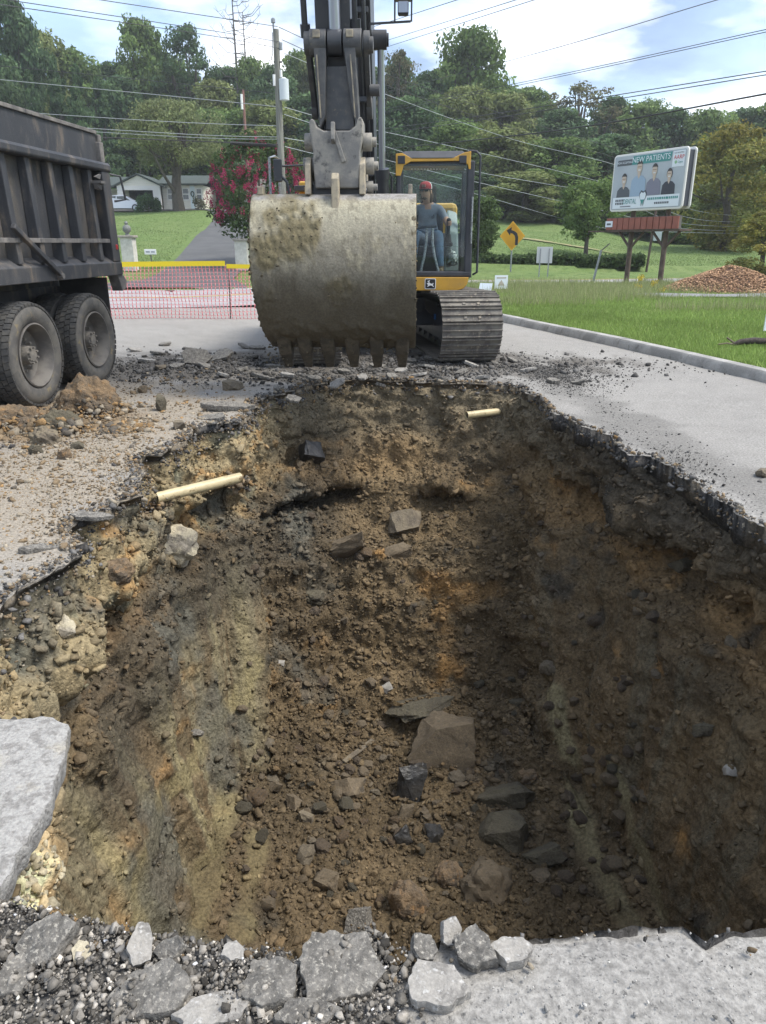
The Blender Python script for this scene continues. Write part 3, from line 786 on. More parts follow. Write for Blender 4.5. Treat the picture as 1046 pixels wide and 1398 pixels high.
def pal_pick(n, w, r, var=.22):
    c = pal[r.choice(len(pal), n, p=np.array(w) / np.sum(w))]
    return c * r.uniform(1 - var, 1 + var, (n, 1))
# crumbs all over the pit, sitting on its surface (weighted to floor and slopes)
r = np.random.default_rng(5)
wgt = sstep(.25, .6, NP[:, 2]) * 1.0 + .40
wgt *= (tau > .05); wgt *= (1 - .9 * scrapes) * (1 - .65 * sidev)
Gd = PV.reshape(nrow, NR, 3); ar = (np.linalg.norm(np.roll(Gd, -1, 1) - Gd, axis=2) * np.linalg.norm(np.gradient(Gd, axis=0), axis=2)).ravel()
wgt = wgt * ar; wgt /= wgt.sum()
n = 72000
idx = r.choice(len(PV), n, p=wgt)
S = np.clip(r.lognormal(math.log(.0085), .70, n), .003, .06) * (1 + .5 * sstep(5, 2.5, PV[idx, 1]) * 0)
P = PV[idx] + NP[idx] * (S * .15)[:, None] + r.normal(0, .012, (n, 3))
cc_ = pal_pick(n, [6, 6, 3, 3, 1.5, 1.2, .4], r) * .28 + .72 * PITC[idx] * np.exp(r.normal(0, .22, (n, 1)))
big_ = S > .02
scatter('loose_dirt', P[~big_], S[~big_], cc_[~big_], m_crumb, 'loose brown soil crumbs covering the pit', sub=1, seed=1)
n2_ = 5200; w2_ = wgt * (sstep(.85, 1.0, tau) + farv * sstep(.42, .55, tau)); w2_ /= w2_.sum(); i2_ = r.choice(len(PV), n2_, p=w2_); S2_ = np.clip(r.lognormal(math.log(.024), .4, n2_), .012, .06)
scatter('loose_dirt', PV[i2_] + NP[i2_] * (S2_ * .05)[:, None], S2_, PITC[i2_] * np.exp(r.normal(0, .25, (n2_, 1))), m_crumb, 'coarse angular soil lumps on the pit floor and far slope', sub=2, seed=31)
scatter('loose_dirt', P[big_], S[big_], cc_[big_], m_crumb, 'loose brown soil lumps covering the pit', sub=2, seed=2)

# rubble on the pavement beside the truck and round the tracks
def ground_pts(n, cx, cy, sx, sy, r, cond=None):
    P = np.column_stack([r.normal(cx, sx, n), r.normal(cy, sy, n), np.zeros(n)])
    return P
from_poly = rimj
def in_rim(P):
    x, y = P[:, 0], P[:, 1]; ins = np.zeros(len(P), bool); q = rimj[::6]; j = len(q) - 1
    for i in range(len(q)):
        c_ = ((q[i, 1] > y) != (q[j, 1] > y)) & (x < (q[j, 0] - q[i, 0]) * (y - q[i, 1]) / (q[j, 1] - q[i, 1] + 1e-12) + q[i, 0]); ins ^= c_; j = i
    return ins
def lay(P, S):
    ok = ~in_rim(P); P = P[ok]; S = S[ok]; P[:, 2] += S * .25; return P, S
r = np.random.default_rng(9)
def mk(n, cx, cy, sx, sy, mean, sg, mx):
    P = ground_pts(n, cx, cy, sx, sy, r); S = np.clip(r.lognormal(math.log(mean), sg, n), .004, mx); return lay(P, S)
P1, S1 = mk(11000, -2.9, 6.5, .95, 1.3, .0078, .62, .045); P1b, S1b = mk(5000, -2.1, 4.6, .5, 1.0, .006, .5, .025)
P1 = np.concatenate([P1, P1b]); S1 = np.concatenate([S1, S1b])
scatter('rubble', P1, S1, np.clip(pal_pick(len(P1), [4, .8, 5, 1.0, .3, .5, 7], r) * 1.3, 0, .6), m_crumb, 'tan stones and soil crumbs strewn beside the dump truck', sub=1, seed=3)
Pa, Sa = mk(11000, -.8, 10.2, 1.9, .62, .012, .6, .06); Pb, Sb = mk(5000, 2.2, 9.7, .30, .7, .006, .5, .03); Pc, Sc = mk(1200, 2.35, 6.2, .14, .9, .005, .5, .02)
P2 = np.concatenate([Pa, Pb, Pc]); S2 = np.concatenate([Sa, Sb, Sc])
scatter('rubble', P2, S2, np.array([.075, .072, .068]) * r.uniform(.5, 2.0, (len(P2), 1)), m_crumb, 'dark broken asphalt crumbs round the excavator tracks', sub=1, seed=4, flat=(.35, .6))
# crumbled asphalt on the near rim
n = 40000
P3 = np.column_stack([r.uniform(-1.35, .42, n), r.uniform(.85, 1.62, n), np.zeros(n)]); S3 = np.clip(r.lognormal(math.log(.0036), .62, n), .0016, .018)
ok = (P3[:, 0] < -.02 + .12 * r.random(n)); P3 = P3[ok]; S3 = S3[ok]
P3, S3 = lay(P3, S3); P3[:, 2] += .03 * r.random(len(P3)) * sstep(.0, .4, fbm(P3 * 9, 3, 5) + .2)
scatter('rubble', P3, S3, np.array([.155, .143, .125]) * np.exp(r.normal(0, .6, (len(P3), 1))), m_crumb, 'crumbled dark asphalt along the near pit rim', sub=1, seed=6)
n = 900; P4 = np.column_stack([r.uniform(.0, 2.4, n), r.uniform(.8, 1.5, n), np.zeros(n)]); S4 = np.clip(r.lognormal(math.log(.0035), .4, n), .002, .01); P4, S4 = lay(P4, S4)
scatter('rubble', P4, S4, np.array([.3, .29, .27]) * r.uniform(.4, 1.5, (len(P4), 1)), m_crumb, 'pale grit on the intact pavement by the near rim', sub=1, seed=8)

# crumbs along the torn rim, half fallen
n = 9000; ii = r.integers(0, NR, n); off = r.normal(.01, .045, n); P5 = np.column_stack([rimj[ii] + OUT[ii] * off[:, None], np.zeros(n)]); P5[:, :2] += r.normal(0, .01, (n, 2))
kp = ~((rim[ii, 0] > 1.3) & (off < -.03)) & ~((rim[ii, 0] > .1) & (rim[ii, 1] < 2.4) & (r.random(n) < .9)) & ~((rim[ii, 0] > 1.2) & (off > .05)); ii = ii[kp]; off = off[kp]; P5 = P5[kp]; n = len(ii)
S5 = np.clip(r.lognormal(math.log(.008), .6, n), .003, .035) * np.interp(rim[ii, 1], [1.3, 3, 9], [.6, .9, 1.4]); P5[:, 2] = np.where(off > 0, S5 * .2, -.05 - np.abs(off) * 1.6); 
c5 = np.where((r.random(n) < .5)[:, None], np.array([.08, .077, .073]) * r.uniform(.5, 2.2, (n, 1)), pal_pick(n, [3, 2, 3, 2, 1, 1, 3], r) * 1.1)
scatter('rubble', P5, S5, c5, m_crumb, 'dark crumbs and soil lumps along the torn pavement edge', sub=1, seed=14)
sel = np.where((PV[:, 0] < -.62) & (PV[:, 1] < 2.05) & (tau < .16) & (tau > .02))[0]
if len(sel):
    k_ = r.choice(sel, 900); S6 = np.clip(r.lognormal(math.log(.009), .6, 900), .003, .035)
    scatter('rubble', PV[k_] + NP[k_] * S6[:, None] * .3, S6, np.array([.42, .37, .26]) * r.uniform(.45, 1.2, (900, 1)), m_crumb, 'cream coloured cement crumbs under the concrete slab', sub=1, seed=15)
# broken pieces of asphalt: a flat torn polygon with thickness
def chunk(name, loc, w, d, th, rot, mt, label, seed, cat='asphalt chunk', group=None, sides=7):
    r_ = np.random.default_rng(seed); n = sides
    a = np.sort(np.linspace(0, 2 * np.pi, n, endpoint=False) + r_.uniform(-.25, .25, n)); rr = r_.uniform(.72, 1.05, n)
    key = np.column_stack([np.cos(a) * rr, np.sin(a) * rr])
    m = 54; loop = np.array([np.interp(np.linspace(0, n, m, endpoint=False), np.arange(n + 1), np.append(key[:, c_], key[0, c_])) for c_ in (0, 1)]).T
    loop *= (1 + .13 * fbm(np.column_stack([loop * 5, np.full(m, seed)]), 3, seed % 50))[:, None]
    rows = []
    for f, z, jit in ((.5, -.5, .04), (.9, -.5, .05), (.98, -.25, .06), (1.0, .15, .05), (1.0, .47, .02), (.985, .5, .02), (.7, .5, .02), (.45, .5, .02), (.2, .5, .02)):
        q = loop * f * np.array([w / 2, d / 2]); zz_ = np.full(m, z * th) + th * .22 * fbm(np.column_stack([q * 30, np.full(m, z)]), 2, seed % 60)
        rows.append(np.column_stack([q * (1 + jit * fbm(np.column_stack([q * 40, np.full(m, z * 3)]), 2, seed % 40))[:, None], zz_]))
    V = np.concatenate(rows + [np.array([[0, 0, .5 * th], [0, 0, -.5 * th]])])
    k = len(rows); F4 = grid_faces(m, k, wrap_u=True)
    F = np.concatenate([F4[:, [0, 1, 2]], F4[:, [0, 2, 3]], np.array([[(k - 1) * m + i, (k - 1) * m + (i + 1) % m, k * m] for i in range(m)]), np.array([[(i + 1) % m, i, k * m + 1] for i in range(m)])])
    o = npmesh(name, V, F, mt, smooth=True); o.data.set_sharp_from_angle(angle=R(22))
    o.location = loc; o.rotation_euler = rot
    return tag(o, label, cat, group)
def gch(x, y, w, d, th, rot, mt, label, seed, z=0.0, name='asphalt_chunk', sides=6):
    p = pz(x, y, z); k = p.y / ray(x, y).y / FPX
    return chunk(name, (p.x, p.y, z + th * .12), w * k, d * k, th, rot, mt, label, seed, sides=sides)
gch(205, 1362, 122, 92, .04, (.05, -.08, .1), m_asph, 'wide dark grey asphalt chunk at the near rim with a bevelled side'.replace('bevelled', 'slanted'), 61)
gch(462, 1330, 150, 118, .042, (.06, .05, -.1), m_asph, 'biggest dark grey asphalt chunk on the near rim', 62)
gch(372, 1345, 92, 96, .04, (-.05, .04, .5), m_asph, 'narrow dark asphalt chunk next to the biggest one', 63)
gch(62, 1296, 92, 80, .07, (.25, -.15, .3), m_asph, 'dark rounded asphalt chunk beneath the concrete slab', 64)
gch(112, 1306, 38, 38, .04, (.2, .1, 0), m_cream, 'small cream coloured chunk of cement on dark asphalt crumbs', 65, name='cement_chunk')
gch(193, 1294, 40, 64, .05, (.5, .2, .3), m_asph_top, 'upright pale asphalt splinter on the near rim', 66)
gch(236, 1300, 46, 40, .04, (.4, -.3, .1), m_asph, 'dark asphalt splinter next to a pale upright splinter', 67)
gch(318, 1306, 40, 34, .03, (.1, .1, .3), m_asph_top, 'pale asphalt chip lying on the near rim', 68)
gch(290, 1385, 110, 60, .04, (0, .05, .2), m_asph_top, 'pale flat asphalt piece cut off at the near rim', 69)
gch(420, 1392, 120, 50, .04, (0, -.03, .1), m_asph, 'flat dark asphalt piece below the narrow chunk', 70)
gch(596, 1350, 108, 84, .035, (-.02, .03, -.15), m_asph_top, 'pale cracked pavement slab broken off at the near rim', 71, sides=6)
gch(700, 1302, 66, 44, .04, (.1, .05, .1), m_asph_top, 'pale broken pavement chip between dark crumbs at the rim', 72, sides=6)
gch(614, 1272, 40, 40, .03, (.7, .2, .2), m_asph_top, 'pale pavement shard tilted over the pit', 73, sides=5)
gch(650, 1302, 62, 60, .06, (.2, -.2, .4), m_asph, 'dark asphalt lump between the pale broken slabs', 74)
gch(575, 1300, 40, 40, .045, (.3, .2, .1), m_asph, 'small dark asphalt lump by the tilted shard', 75)
gch(20, 1345, 60, 70, .05, (.1, .2, .4), m_asph, 'dark asphalt chunk under a pale crumb at the rim', 76)
# slabs lifted by the machine beside the tracks
gch(268, 486, 52, 36, .05, (.75, .15, .2), m_asph, 'dark asphalt slab standing up in front of the fence', 81, z=.10, sides=6)
gch(303, 486, 46, 34, .05, (.45, -.2, -.3), m_asph, 'dark asphalt slab leaning on the upright slab', 82, z=.06, sides=6)
gch(247, 491, 42, 10, .03, (.1, 0, .1), m_asph_top, 'pale flat asphalt slab at the foot of the upright slab', 83, z=.0, sides=6)
gch(312, 556, 80, 30, .06, (.15, .1, .3), m_asph, 'black asphalt slab lying on the left pit rim'.replace('left ', ''), 84, z=.03)
gch(290, 572, 50, 24, .05, (.2, -.1, -.2), m_asph, 'smaller black asphalt slab under the slab on the rim', 85, z=.0)
gch(122, 706, 62, 30, .03, (.05, .1, .2), m_asph, 'thin dark asphalt flake on the dusty pavement edge', 86)
gch(70, 752, 110, 26, .05, (.0, .25, .75), m_asph, 'long black strip of asphalt torn along the pit edge', 87, z=-.03)
for i, (x, y, w, h) in enumerate([(560, 492, 26, 12), (582, 500, 28, 10), (612, 504, 26, 8), (630, 508, 34, 8), (548, 506, 22, 8), (400, 545, 26, 10), (380, 530, 20, 8), (660, 515, 24, 8),
                                  (345, 487, 22, 8), (215, 482, 26, 10), (185, 478, 24, 9), (335, 474, 24, 8), (375, 500, 34, 10), (392, 512, 30, 9), (430, 517, 36, 9), (470, 507, 30, 9), (495, 515, 34, 8), (515, 500, 28, 10), (535, 514, 30, 8), (572, 512, 30, 8), (590, 489, 26, 12), (600, 516, 30, 7), (645, 498, 26, 9), (360, 515, 34, 9), (330, 505, 36, 10), (305, 512, 34, 9), (280, 500, 30, 9), (240, 500, 30, 9), (200, 492, 30, 9), (350, 475, 26, 8), (225, 470, 24, 8), (720, 505, 26, 8), (755, 520, 28, 7), (700, 492, 22, 8), (460, 524, 40, 8), (520, 526, 34, 8), (790, 522, 30, 7)]):
    o = gch(x, y, w, h * 2.2, .035, (rnd.uniform(-.35, .35), rnd.uniform(-.3, .3), rnd.uniform(0, 3)), m_asph_top if i % 3 == 1 else m_asph, 'flat asphalt fragment in the rubble round the tracks', 100 + i, z=.02, sides=6)
    o['group'] = 'asphalt fragments round the tracks'
# concrete slab hanging at the rim
S_ = [(-1.62, 2.17), (-1.34, 2.19), (-1.2, 2.2), (-1.07, 2.15), (-1.03, 2.0), (-1.0, 1.72), (-.985, 1.42), (-1.02, 1.22), (-1.62, 1.15)]
S_ = np.array(S_ + [S_[0]]); ar_ = np.concatenate([[0], np.cumsum(np.linalg.norm(np.diff(S_, axis=0), axis=1))]); lp = np.column_stack([np.interp(np.linspace(0, ar_[-1], 120, endpoint=False), ar_, S_[:, c_]) for c_ in (0, 1)]); lp += .012 * np.stack([fbm(np.column_stack([lp * 40, np.full(120, 2.)]), 2, 94), fbm(np.column_stack([lp * 40, np.full(120, 6.)]), 2, 95)], -1); lp += .022 * np.stack([fbm(np.column_stack([lp * 9, np.full(120, 1.)]), 3, 91), fbm(np.column_stack([lp * 14, np.full(120, 5.)]), 3, 92)], -1)
rows = []; cS = lp.mean(0)
for f, z in ((.6, -.055), (.95, -.055), (.975, -.035), (.985, -.01), (1.0, .02), (.992, .035), (.9, .04), (.75, .042), (.5, .042), (.25, .042), (0.01, .042)):
    qq = cS + (lp - cS) * f; rows.append(np.column_stack([qq, z + .004 * fbm(np.column_stack([qq * 20, np.full(120, z)]), 3, 93)]))
o = npmesh('concrete_slab', np.concatenate(rows), grid_faces(120, len(rows), True), m_conc_b, smooth=True); o.data.set_sharp_from_angle(angle=R(40))
tag(o, 'pale broken concrete slab lying at the pit rim', 'concrete slab')
# earth heaps spilled beside the truck
def heap(name, x, y, w, h, mt, label, seed):
    p = pz(x, y); k = p.y / ray(x, y).y / FPX
    V, F = rock_verts(seed, 5, 30, .30, .75); V = V * (1 + .10 * fbm(V * 5, 3, seed % 70) + .10 * (.5 - cell(V * 6, seed % 71)))[:, None] * np.array([w * k / 2, w * k * .4, h * k * .62]); V[:, 2] = np.maximum(V[:, 2], -.04)
    o = npmesh(name, V, F, mt, smooth=True); o.location = (p.x, p.y, .02); o.data.set_sharp_from_angle(angle=R(45)); return tag(o, label, 'earth heap')
heap('earth_heap', 122, 562, 76, 70, m_orange, 'upright orange earth lump beside the rear truck wheel', 131)
heap('earth_heap', 18, 582, 80, 40, m_orange, 'low orange earth heap under the truck wheel', 132)
heap('earth_heap', 80, 588, 60, 38, m_grey, 'grey clay heap between the orange earth lumps', 133)
heap('earth_heap', 62, 604, 40, 26, m_tan, 'small tan earth lump in front of the grey heap', 134)
r = np.random.default_rng(19); hp = []
for (x, y, w, h) in ((122, 562, 100, 60), (18, 582, 120, 44), (80, 588, 90, 40), (170, 585, 70, 14)):
    p = pz(x, y); k = p.y / ray(x, y).y / FPX; n = 1100; a = r.uniform(0, 6.28, n); q = np.sqrt(r.uniform(0, 1, n))
    hp.append(np.column_stack([p.x + w * k * .55 * q * np.cos(a), p.y + w * k * .42 * q * np.sin(a), h * k * .55 * np.clip(1 - q * q, 0, 1) * r.uniform(.0, 1, n)]))
hp = np.concatenate(hp); scatter('rubble', hp, np.clip(r.lognormal(math.log(.016), .65, len(hp)), .005, .07), pal_pick(len(hp), [2, 1, 3, 2, .5, 4, 3], r) * 1.15, m_crumb, 'orange and grey earth crumbs round the heaps by the truck', seed=17)
for i, (x, y, w, h, mt, lb) in enumerate([(318, 532, 34, 18, m_tan, 'brown boulder on the rubble behind the black slab'), (218, 505, 22, 10, m_tan, 'flat tan stone on the rubble by the truck'), (220, 560, 26, 26, m_grey, 'grey pointed lump on the strewn soil'),
                                           (88, 626, 24, 20, m_orange, 'brown stone alone on the pale pavement'), (50, 618, 26, 14, m_grey, 'grey stone on the pavement below the heap'), (245, 585, 26, 16, m_tan, 'tan stone at the edge of the rim slabs'),
                                           (105, 612, 24, 12, m_grey, 'blue grey stone near the lone brown stone'), (1040, 650, 26, 16, m_tan, 'tan stone on the pavement beyond the side wall'), (195, 535, 22, 14, m_boulder, 'dark brown stone behind the grey pointed lump')]):
    p = pz(x, y); k = p.y / ray(x, y).y / FPX
    rock('stone', (p.x, p.y, h * k * .3), (w * k, w * k * .8, h * k * 1.1), (0, 0, i), mt, lb, 'rock', 150 + i, 12, smooth=True)

# yellow pipes left in the banks
m_pvc = M('yellow_pipe', (.52, .43, .25), (.40, .33, .19), scale=6, rough=.45, c3=(.17, .12, .06), s3=13, lo3=.56, hi3=.66, bump=.05)
m_hole = M('pipe_bore', (.08, .06, .04), rough=.9)
def pipe(a, b, r_, label):
    a = Vector(a); b = Vector(b); d = (b - a).normalized()
    o = MB().cyl(a, b, r_, n=28, cap=False).cyl(a, b, r_ * .88, n=28, cap=False)
    n = 28; u = d.orthogonal().normalized(); w = d.cross(u)
    for p in (a, b):
        P = [p + (u * math.cos(2 * math.pi * i / n) + w * math.sin(2 * math.pi * i / n)) * q for q in (r_, r_ * .88) for i in range(n)]
        o._add(P, [(i, (i + 1) % n, n + (i + 1) % n, n + i) for i in range(n)])
    o = o.build('pipe', m_pvc, smooth=True); tag(o, label, 'pipe')
    MB().cyl(a.lerp(b, .03), a.lerp(b, .035), r_ * .87, n=20).cyl(a.lerp(b, .965), a.lerp(b, .97), r_ * .87, n=20).build('bore_disc', m_hole, o)  # dark disc set just inside each pipe end
pipe(pz(213, 680, -.25), pz(328, 652, -.25), .043, 'yellowed plastic pipe stub sticking out of the near side bank')
pipe(pz(637, 567, -.30), pz(700, 559.5, -.30), .043, 'yellowed plastic pipe stub in the far corner below the tracks')

# soil packed round the buried ends of the pipes
r = np.random.default_rng(23); Pq = []; 
for q_, rad_ in ((pz(213, 680, -.27), .10), (pz(328, 652, -.30), .10), (pz(700, 560, -.30), .12)):
    Pq.append(np.array(q_) + r.normal(0, rad_ * .5, (160, 3)) * np.array([1, 1, .5]) - np.array([0, 0, .045]))
Pq = np.concatenate(Pq); scatter('rubble', Pq, np.clip(r.lognormal(math.log(.018), .5, len(Pq)), .006, .05), pal_pick(len(Pq), [5, 3, 4, 2, 1, 2, 1], r) * 1.2, m_crumb, 'soil lumps packed round the pipe ends', sub=1, seed=25)
# ================================================================ EXCAVATOR
m_yel = M('machine_yellow', (.62, .34, .035), (.52, .29, .04), scale=3, rough=.45, c3=(.34, .24, .10), s3=7, lo3=.60, hi3=.78, coat=.2)
m_blk = M('machine_black', (.030, .033, .040), (.045, .047, .052), scale=4, rough=.42, c3=(.12, .11, .095), s3=9, lo3=.62, hi3=.8)
m_dk = M('dark_frame', (.038, .042, .050), (.055, .058, .066), scale=5, rough=.62)
m_chrome = M('chrome_rod', (.42, .45, .52), rough=.28, metal=.75, spec=.6)
m_cast = M('dirty_cast_steel', (.20, .195, .185), (.32, .30, .26), scale=5, lo=.42, hi=.62, c3=(.09, .088, .085), s3=11, lo3=.55, hi3=.7, rough=.75, metal=.15, bump=.35, bscale=30, bdist=.01)
m_worn = M('worn_edge_steel', (.36, .31, .22), (.20, .18, .15), scale=9, rough=.7, bump=.2)
m_link = M('link_steel', (.060, .062, .066), (.10, .098, .095), scale=6, rough=.6, c3=(.24, .20, .13), s3=10, lo3=.62, hi3=.74, bump=.15)
m_shoe = M('track_steel', (.20, .185, .16), (.115, .105, .095), scale=7, lo=.42, hi=.60, c3=(.33, .29, .23), s3=14, lo3=.56, hi3=.7, rough=.75, metal=.25, bump=.3, bscale=40, bdist=.008)
m_gl = glass_mat('cab_glass', (.90, .94, .93), .10)
m_seat = M('seat_fabric', (.022, .022, .024), (.035, .035, .036), scale=20, rough=.9)
m_teal = M('console_plastic', (.22, .27, .265), (.27, .32, .31), scale=4, rough=.6)
m_zinc = M('lever_metal', (.34, .36, .37), (.18, .19, .2), scale=40, lo=.45, hi=.6, rough=.45, metal=.5)
m_white = M('white_paint', (.8, .8, .78), rough=.5)
m_inkb = M('black_print', (.02, .02, .022), rough=.6)

ex = empty('excavator', (-.20, 12.5, 0), 0, 'yellow and black tracked excavator parked at the far side of the pit', 'excavator')
TM = Matrix.Rotation(R(8), 4, 'Z'); UM = Matrix.Rotation(R(-2.5), 4, 'Z')
# ---- tracks
HL, RT, SW = 1.92, .445, .42            # half centre distance, loop radius, half shoe width
def track_path(s):
    per = 4 * HL + 2 * math.pi * RT; s = s % per
    if s < 2 * HL: return (-HL + s, 2 * RT - .012 * math.sin(math.pi * s / (2 * HL)) * 2, 0.0)           # top run, towards +y
    s -= 2 * HL
    if s < math.pi * RT:
        a = s / RT; return (HL + RT * math.sin(a), RT + RT * math.cos(a), a)
    s -= math.pi * RT
    if s < 2 * HL: return (HL - s, 0.0, math.pi)
    s -= 2 * HL; a = s / RT
    return (-HL - RT * math.sin(a), RT - RT * math.cos(a), math.pi + a)
PER = 4 * HL + 2 * math.pi * RT; NS = 52; PITCHS = PER / NS
sh = MB(); pl = PITCHS * .497
sh.box(-SW, SW, -pl, pl, -.008, .010)
for gy in (-pl * .86, 0, pl * .86):
    sh.hexa([(-SW, gy - .012, .010), (SW, gy - .012, .010), (SW, gy + .012, .010), (-SW, gy + .012, .010), (-SW, gy - .006, .034), (SW, gy - .006, .034), (SW, gy + .006, .034), (-SW, gy + .006, .034)])
for bx in (-.1, .1):
    sh.box(bx - .02, bx + .02, -pl * .5, -pl * .2, .010, .022)
shoe_o = sh.build('track_shoe', m_shoe); shoe_me = shoe_o.data; bpy.data.objects.remove(shoe_o)
for side in (-1, 1):
    cx = side * 1.10
    ch = MB(TM)
    pts = [track_path(PER * i / 104) for i in range(104)]
    for dxl in (-.09, .09):
        loop = []
        for (y, z, a) in pts:
            loop.append((cx + dxl, y, z + .0))
        for i in range(104):
            y0, z0, a0 = pts[i]; y1, z1, _ = pts[(i + 1) % 104]
            inn = lambda y, z, a, k: (y - math.sin(a) * k, z + .04 - math.cos(a) * k)
            q = [inn(y0, z0, a0, .02), inn(y1, z1, a0, .02), inn(y1, z1, a0, .10), inn(y0, z0, a0, .10)]
            ch.hexa([(cx + dxl - .02, q[0][0], q[0][1]), (cx + dxl + .02, q[0][0], q[0][1]), (cx + dxl + .02, q[1][0], q[1][1]), (cx + dxl - .02, q[1][0], q[1][1]),
                     (cx + dxl - .02, q[3][0], q[3][1]), (cx + dxl + .02, q[3][0], q[3][1]), (cx + dxl + .02, q[2][0], q[2][1]), (cx + dxl - .02, q[2][0], q[2][1])])
    track = ch.build('track', m_link, ex)
    for i in range(NS):
        y, z, a = track_path(PER * (i + .5) / NS)
        o = bpy.data.objects.new('track_shoe', shoe_me); link(o, track)
        o.matrix_local = TM @ Matrix.Translation((cx, y, z + .04)) @ Matrix.Rotation(-a, 4, 'X')
    fr = MB(TM); fr.box(cx - .19, cx + .19, -1.55, 1.55, .34, .70).box(cx - .23, cx + .23, -1.1, 1.1, .66, .76)
    inx = cx - side * .20
    fr.hexa([(inx - .03, -1.75, .24), (inx + .03, -1.75, .24), (inx + .03, 1.6, .24), (inx - .03, 1.6, .24), (inx - .03, -1.75, .70), (inx + .03, -1.75, .70), (inx + .03, 1.6, .76), (inx - .03, 1.6, .76)])
    fr.build('track_frame', m_blk, ex, bevel=.02)
    MB(TM).cyl((cx - .10, -HL, RT + .04), (cx + .10, -HL, RT + .04), .33, n=28).cyl((cx - .17, -HL, RT + .04), (cx + .17, -HL, RT + .04), .14, n=20).build('idler', m_blk, ex, smooth=True)
    sp_ = MB(TM).cyl((cx - .06, HL, RT + .04), (cx + .06, HL, RT + .04), .35, n=22).cyl((cx - .2, HL, RT + .04), (cx + .2, HL, RT + .04), .24, n=22); sp_.build('sprocket', m_blk, ex, smooth=True)
    for k in range(7):
        yk = -1.35 + k * .45
        MB(TM).cyl((cx - .14, yk, .20), (cx + .14, yk, .20), .10, n=16).build('track_roller', m_blk, ex, smooth=True)
MB(TM).box(-.75, .75, -.8, .8, .50, .82).hexa([(-1.0, -.9, .40), (1.0, -.9, .40), (1.0, -.5, .40), (-1.0, -.5, .40), (-.6, -.7, .8), (.6, -.7, .8), (.6, -.4, .8), (-.6, -.4, .8)]).build('carbody', m_blk, ex, bevel=.03)
MB(TM).box(.86, .866, -1.05, -.93, .50, .58).build('blue_sticker', M('blue_print', (.05, .2, .55), rough=.5), ex)
MB(UM).cyl((0, 0, .82), (0, 0, 1.02), .62, n=40).build('slew_ring', m_blk, ex, smooth=True)
# ---- upper deck, hood, counterweight
MB(UM).box(-1.42, 1.45, -1.05, 2.3, 1.0, 1.16).build('deck', m_blk, ex, bevel=.02)
hood = MB(UM).box(-1.40, 1.40, .75, 2.1, 1.17, 2.22).build('engine_hood', m_yel, ex, bevel=.08)
MB(UM).prism([(-1.45, 2.12), (1.45, 2.12), (1.45, 2.5), (1.0, 2.85), (-1.0, 2.85), (-1.45, 2.5)], 'z', .98, 2.12).build('counterweight', m_yel, ex, bevel=.06)
MB(UM).box(-1.42, -.55, -1.0, .7, 1.165, 1.95).build('tool_box', m_yel, ex, bevel=.05)
MB(UM).box(-1.15, -.95, .25, .45, 1.96, 2.52).build('exhaust_cover', m_yel, ex, bevel=.03)
MB(UM).cyl((-.92, -.2, 1.95), (-.92, -.2, 2.32), .065, n=16).cyl((-.92, -.2, 2.32), (-.92, -.2, 2.40), .072, n=16).build('filler_neck', m_yel, ex, smooth=True)
MB(UM).box(-1.18, -.82, .0, .5, 2.36, 2.44).build('air_intake', m_dk, ex, bevel=.01)
MB(UM).tube([(-1.38, -.95, 1.2), (-1.38, -.95, 2.74), (-1.38, -.5, 2.80), (-1.38, -.2, 2.8), (-1.38, -.15, 2.0)], .018).build('handrail', m_zinc, ex, smooth=True)
MB(UM).tube([(-1.36, -.55, 2.66), (-.66, -.6, 2.68), (-.64, -.6, 2.05)], .016).build('handrail', m_dk, ex, smooth=True)
MB(UM).box(-1.32, -1.20, -.98, -.93, 2.42, 2.72).build('mirror', m_blk, ex, bevel=.015)
MB(UM).tube([(-1.22, -.95, 2.5), (-1.14, -.95, 2.42), (-1.10, -.95, 2.2), (-1.10, -.9, 1.95)], .022).build('mirror_arm', m_blk, ex, smooth=True)
# ---- cab
cx0, cx1, cy0, cy1, cz0, cz1 = .44, 1.52, -1.28, .50, 1.14, 2.80
cabf = MB(UM)
cabf.box(cx0, cx0 + .07, cy0, cy0 + .10, cz0, 2.66).box(cx1 - .10, cx1, cy0, cy0 + .12, cz0, 2.66)
cabf.box(cx0, cx0 + .07, cy1 - .1, cy1, cz0, 2.66).box(cx1 - .08, cx1, cy1 - .1, cy1, cz0, 2.66).box(cx1 - .06, cx1 - .004, -.35, -.22, cz0, 2.66)
cabf.box(cx0, cx1, cy0 - .004, cy0 + .1, cz0, cz0 + .075).box(cx0, cx0 + .06, cy0 + .1, cy1 - .1, cz0, cz0 + .3).box(cx1 - .06, cx1, cy0 + .12, cy1 - .1, cz0, cz0 + .25).box(cx0 + .07, cx1 - .08, cy1 - .06, cy1, cz0, 1.75)
cabf.box(cx0 + .01, cx1 - .01, cy0 + .02, cy1 - .01, cz0 - .03, cz0 + .03)
cab = cabf.build('cab', m_dk, ex, bevel=.018)
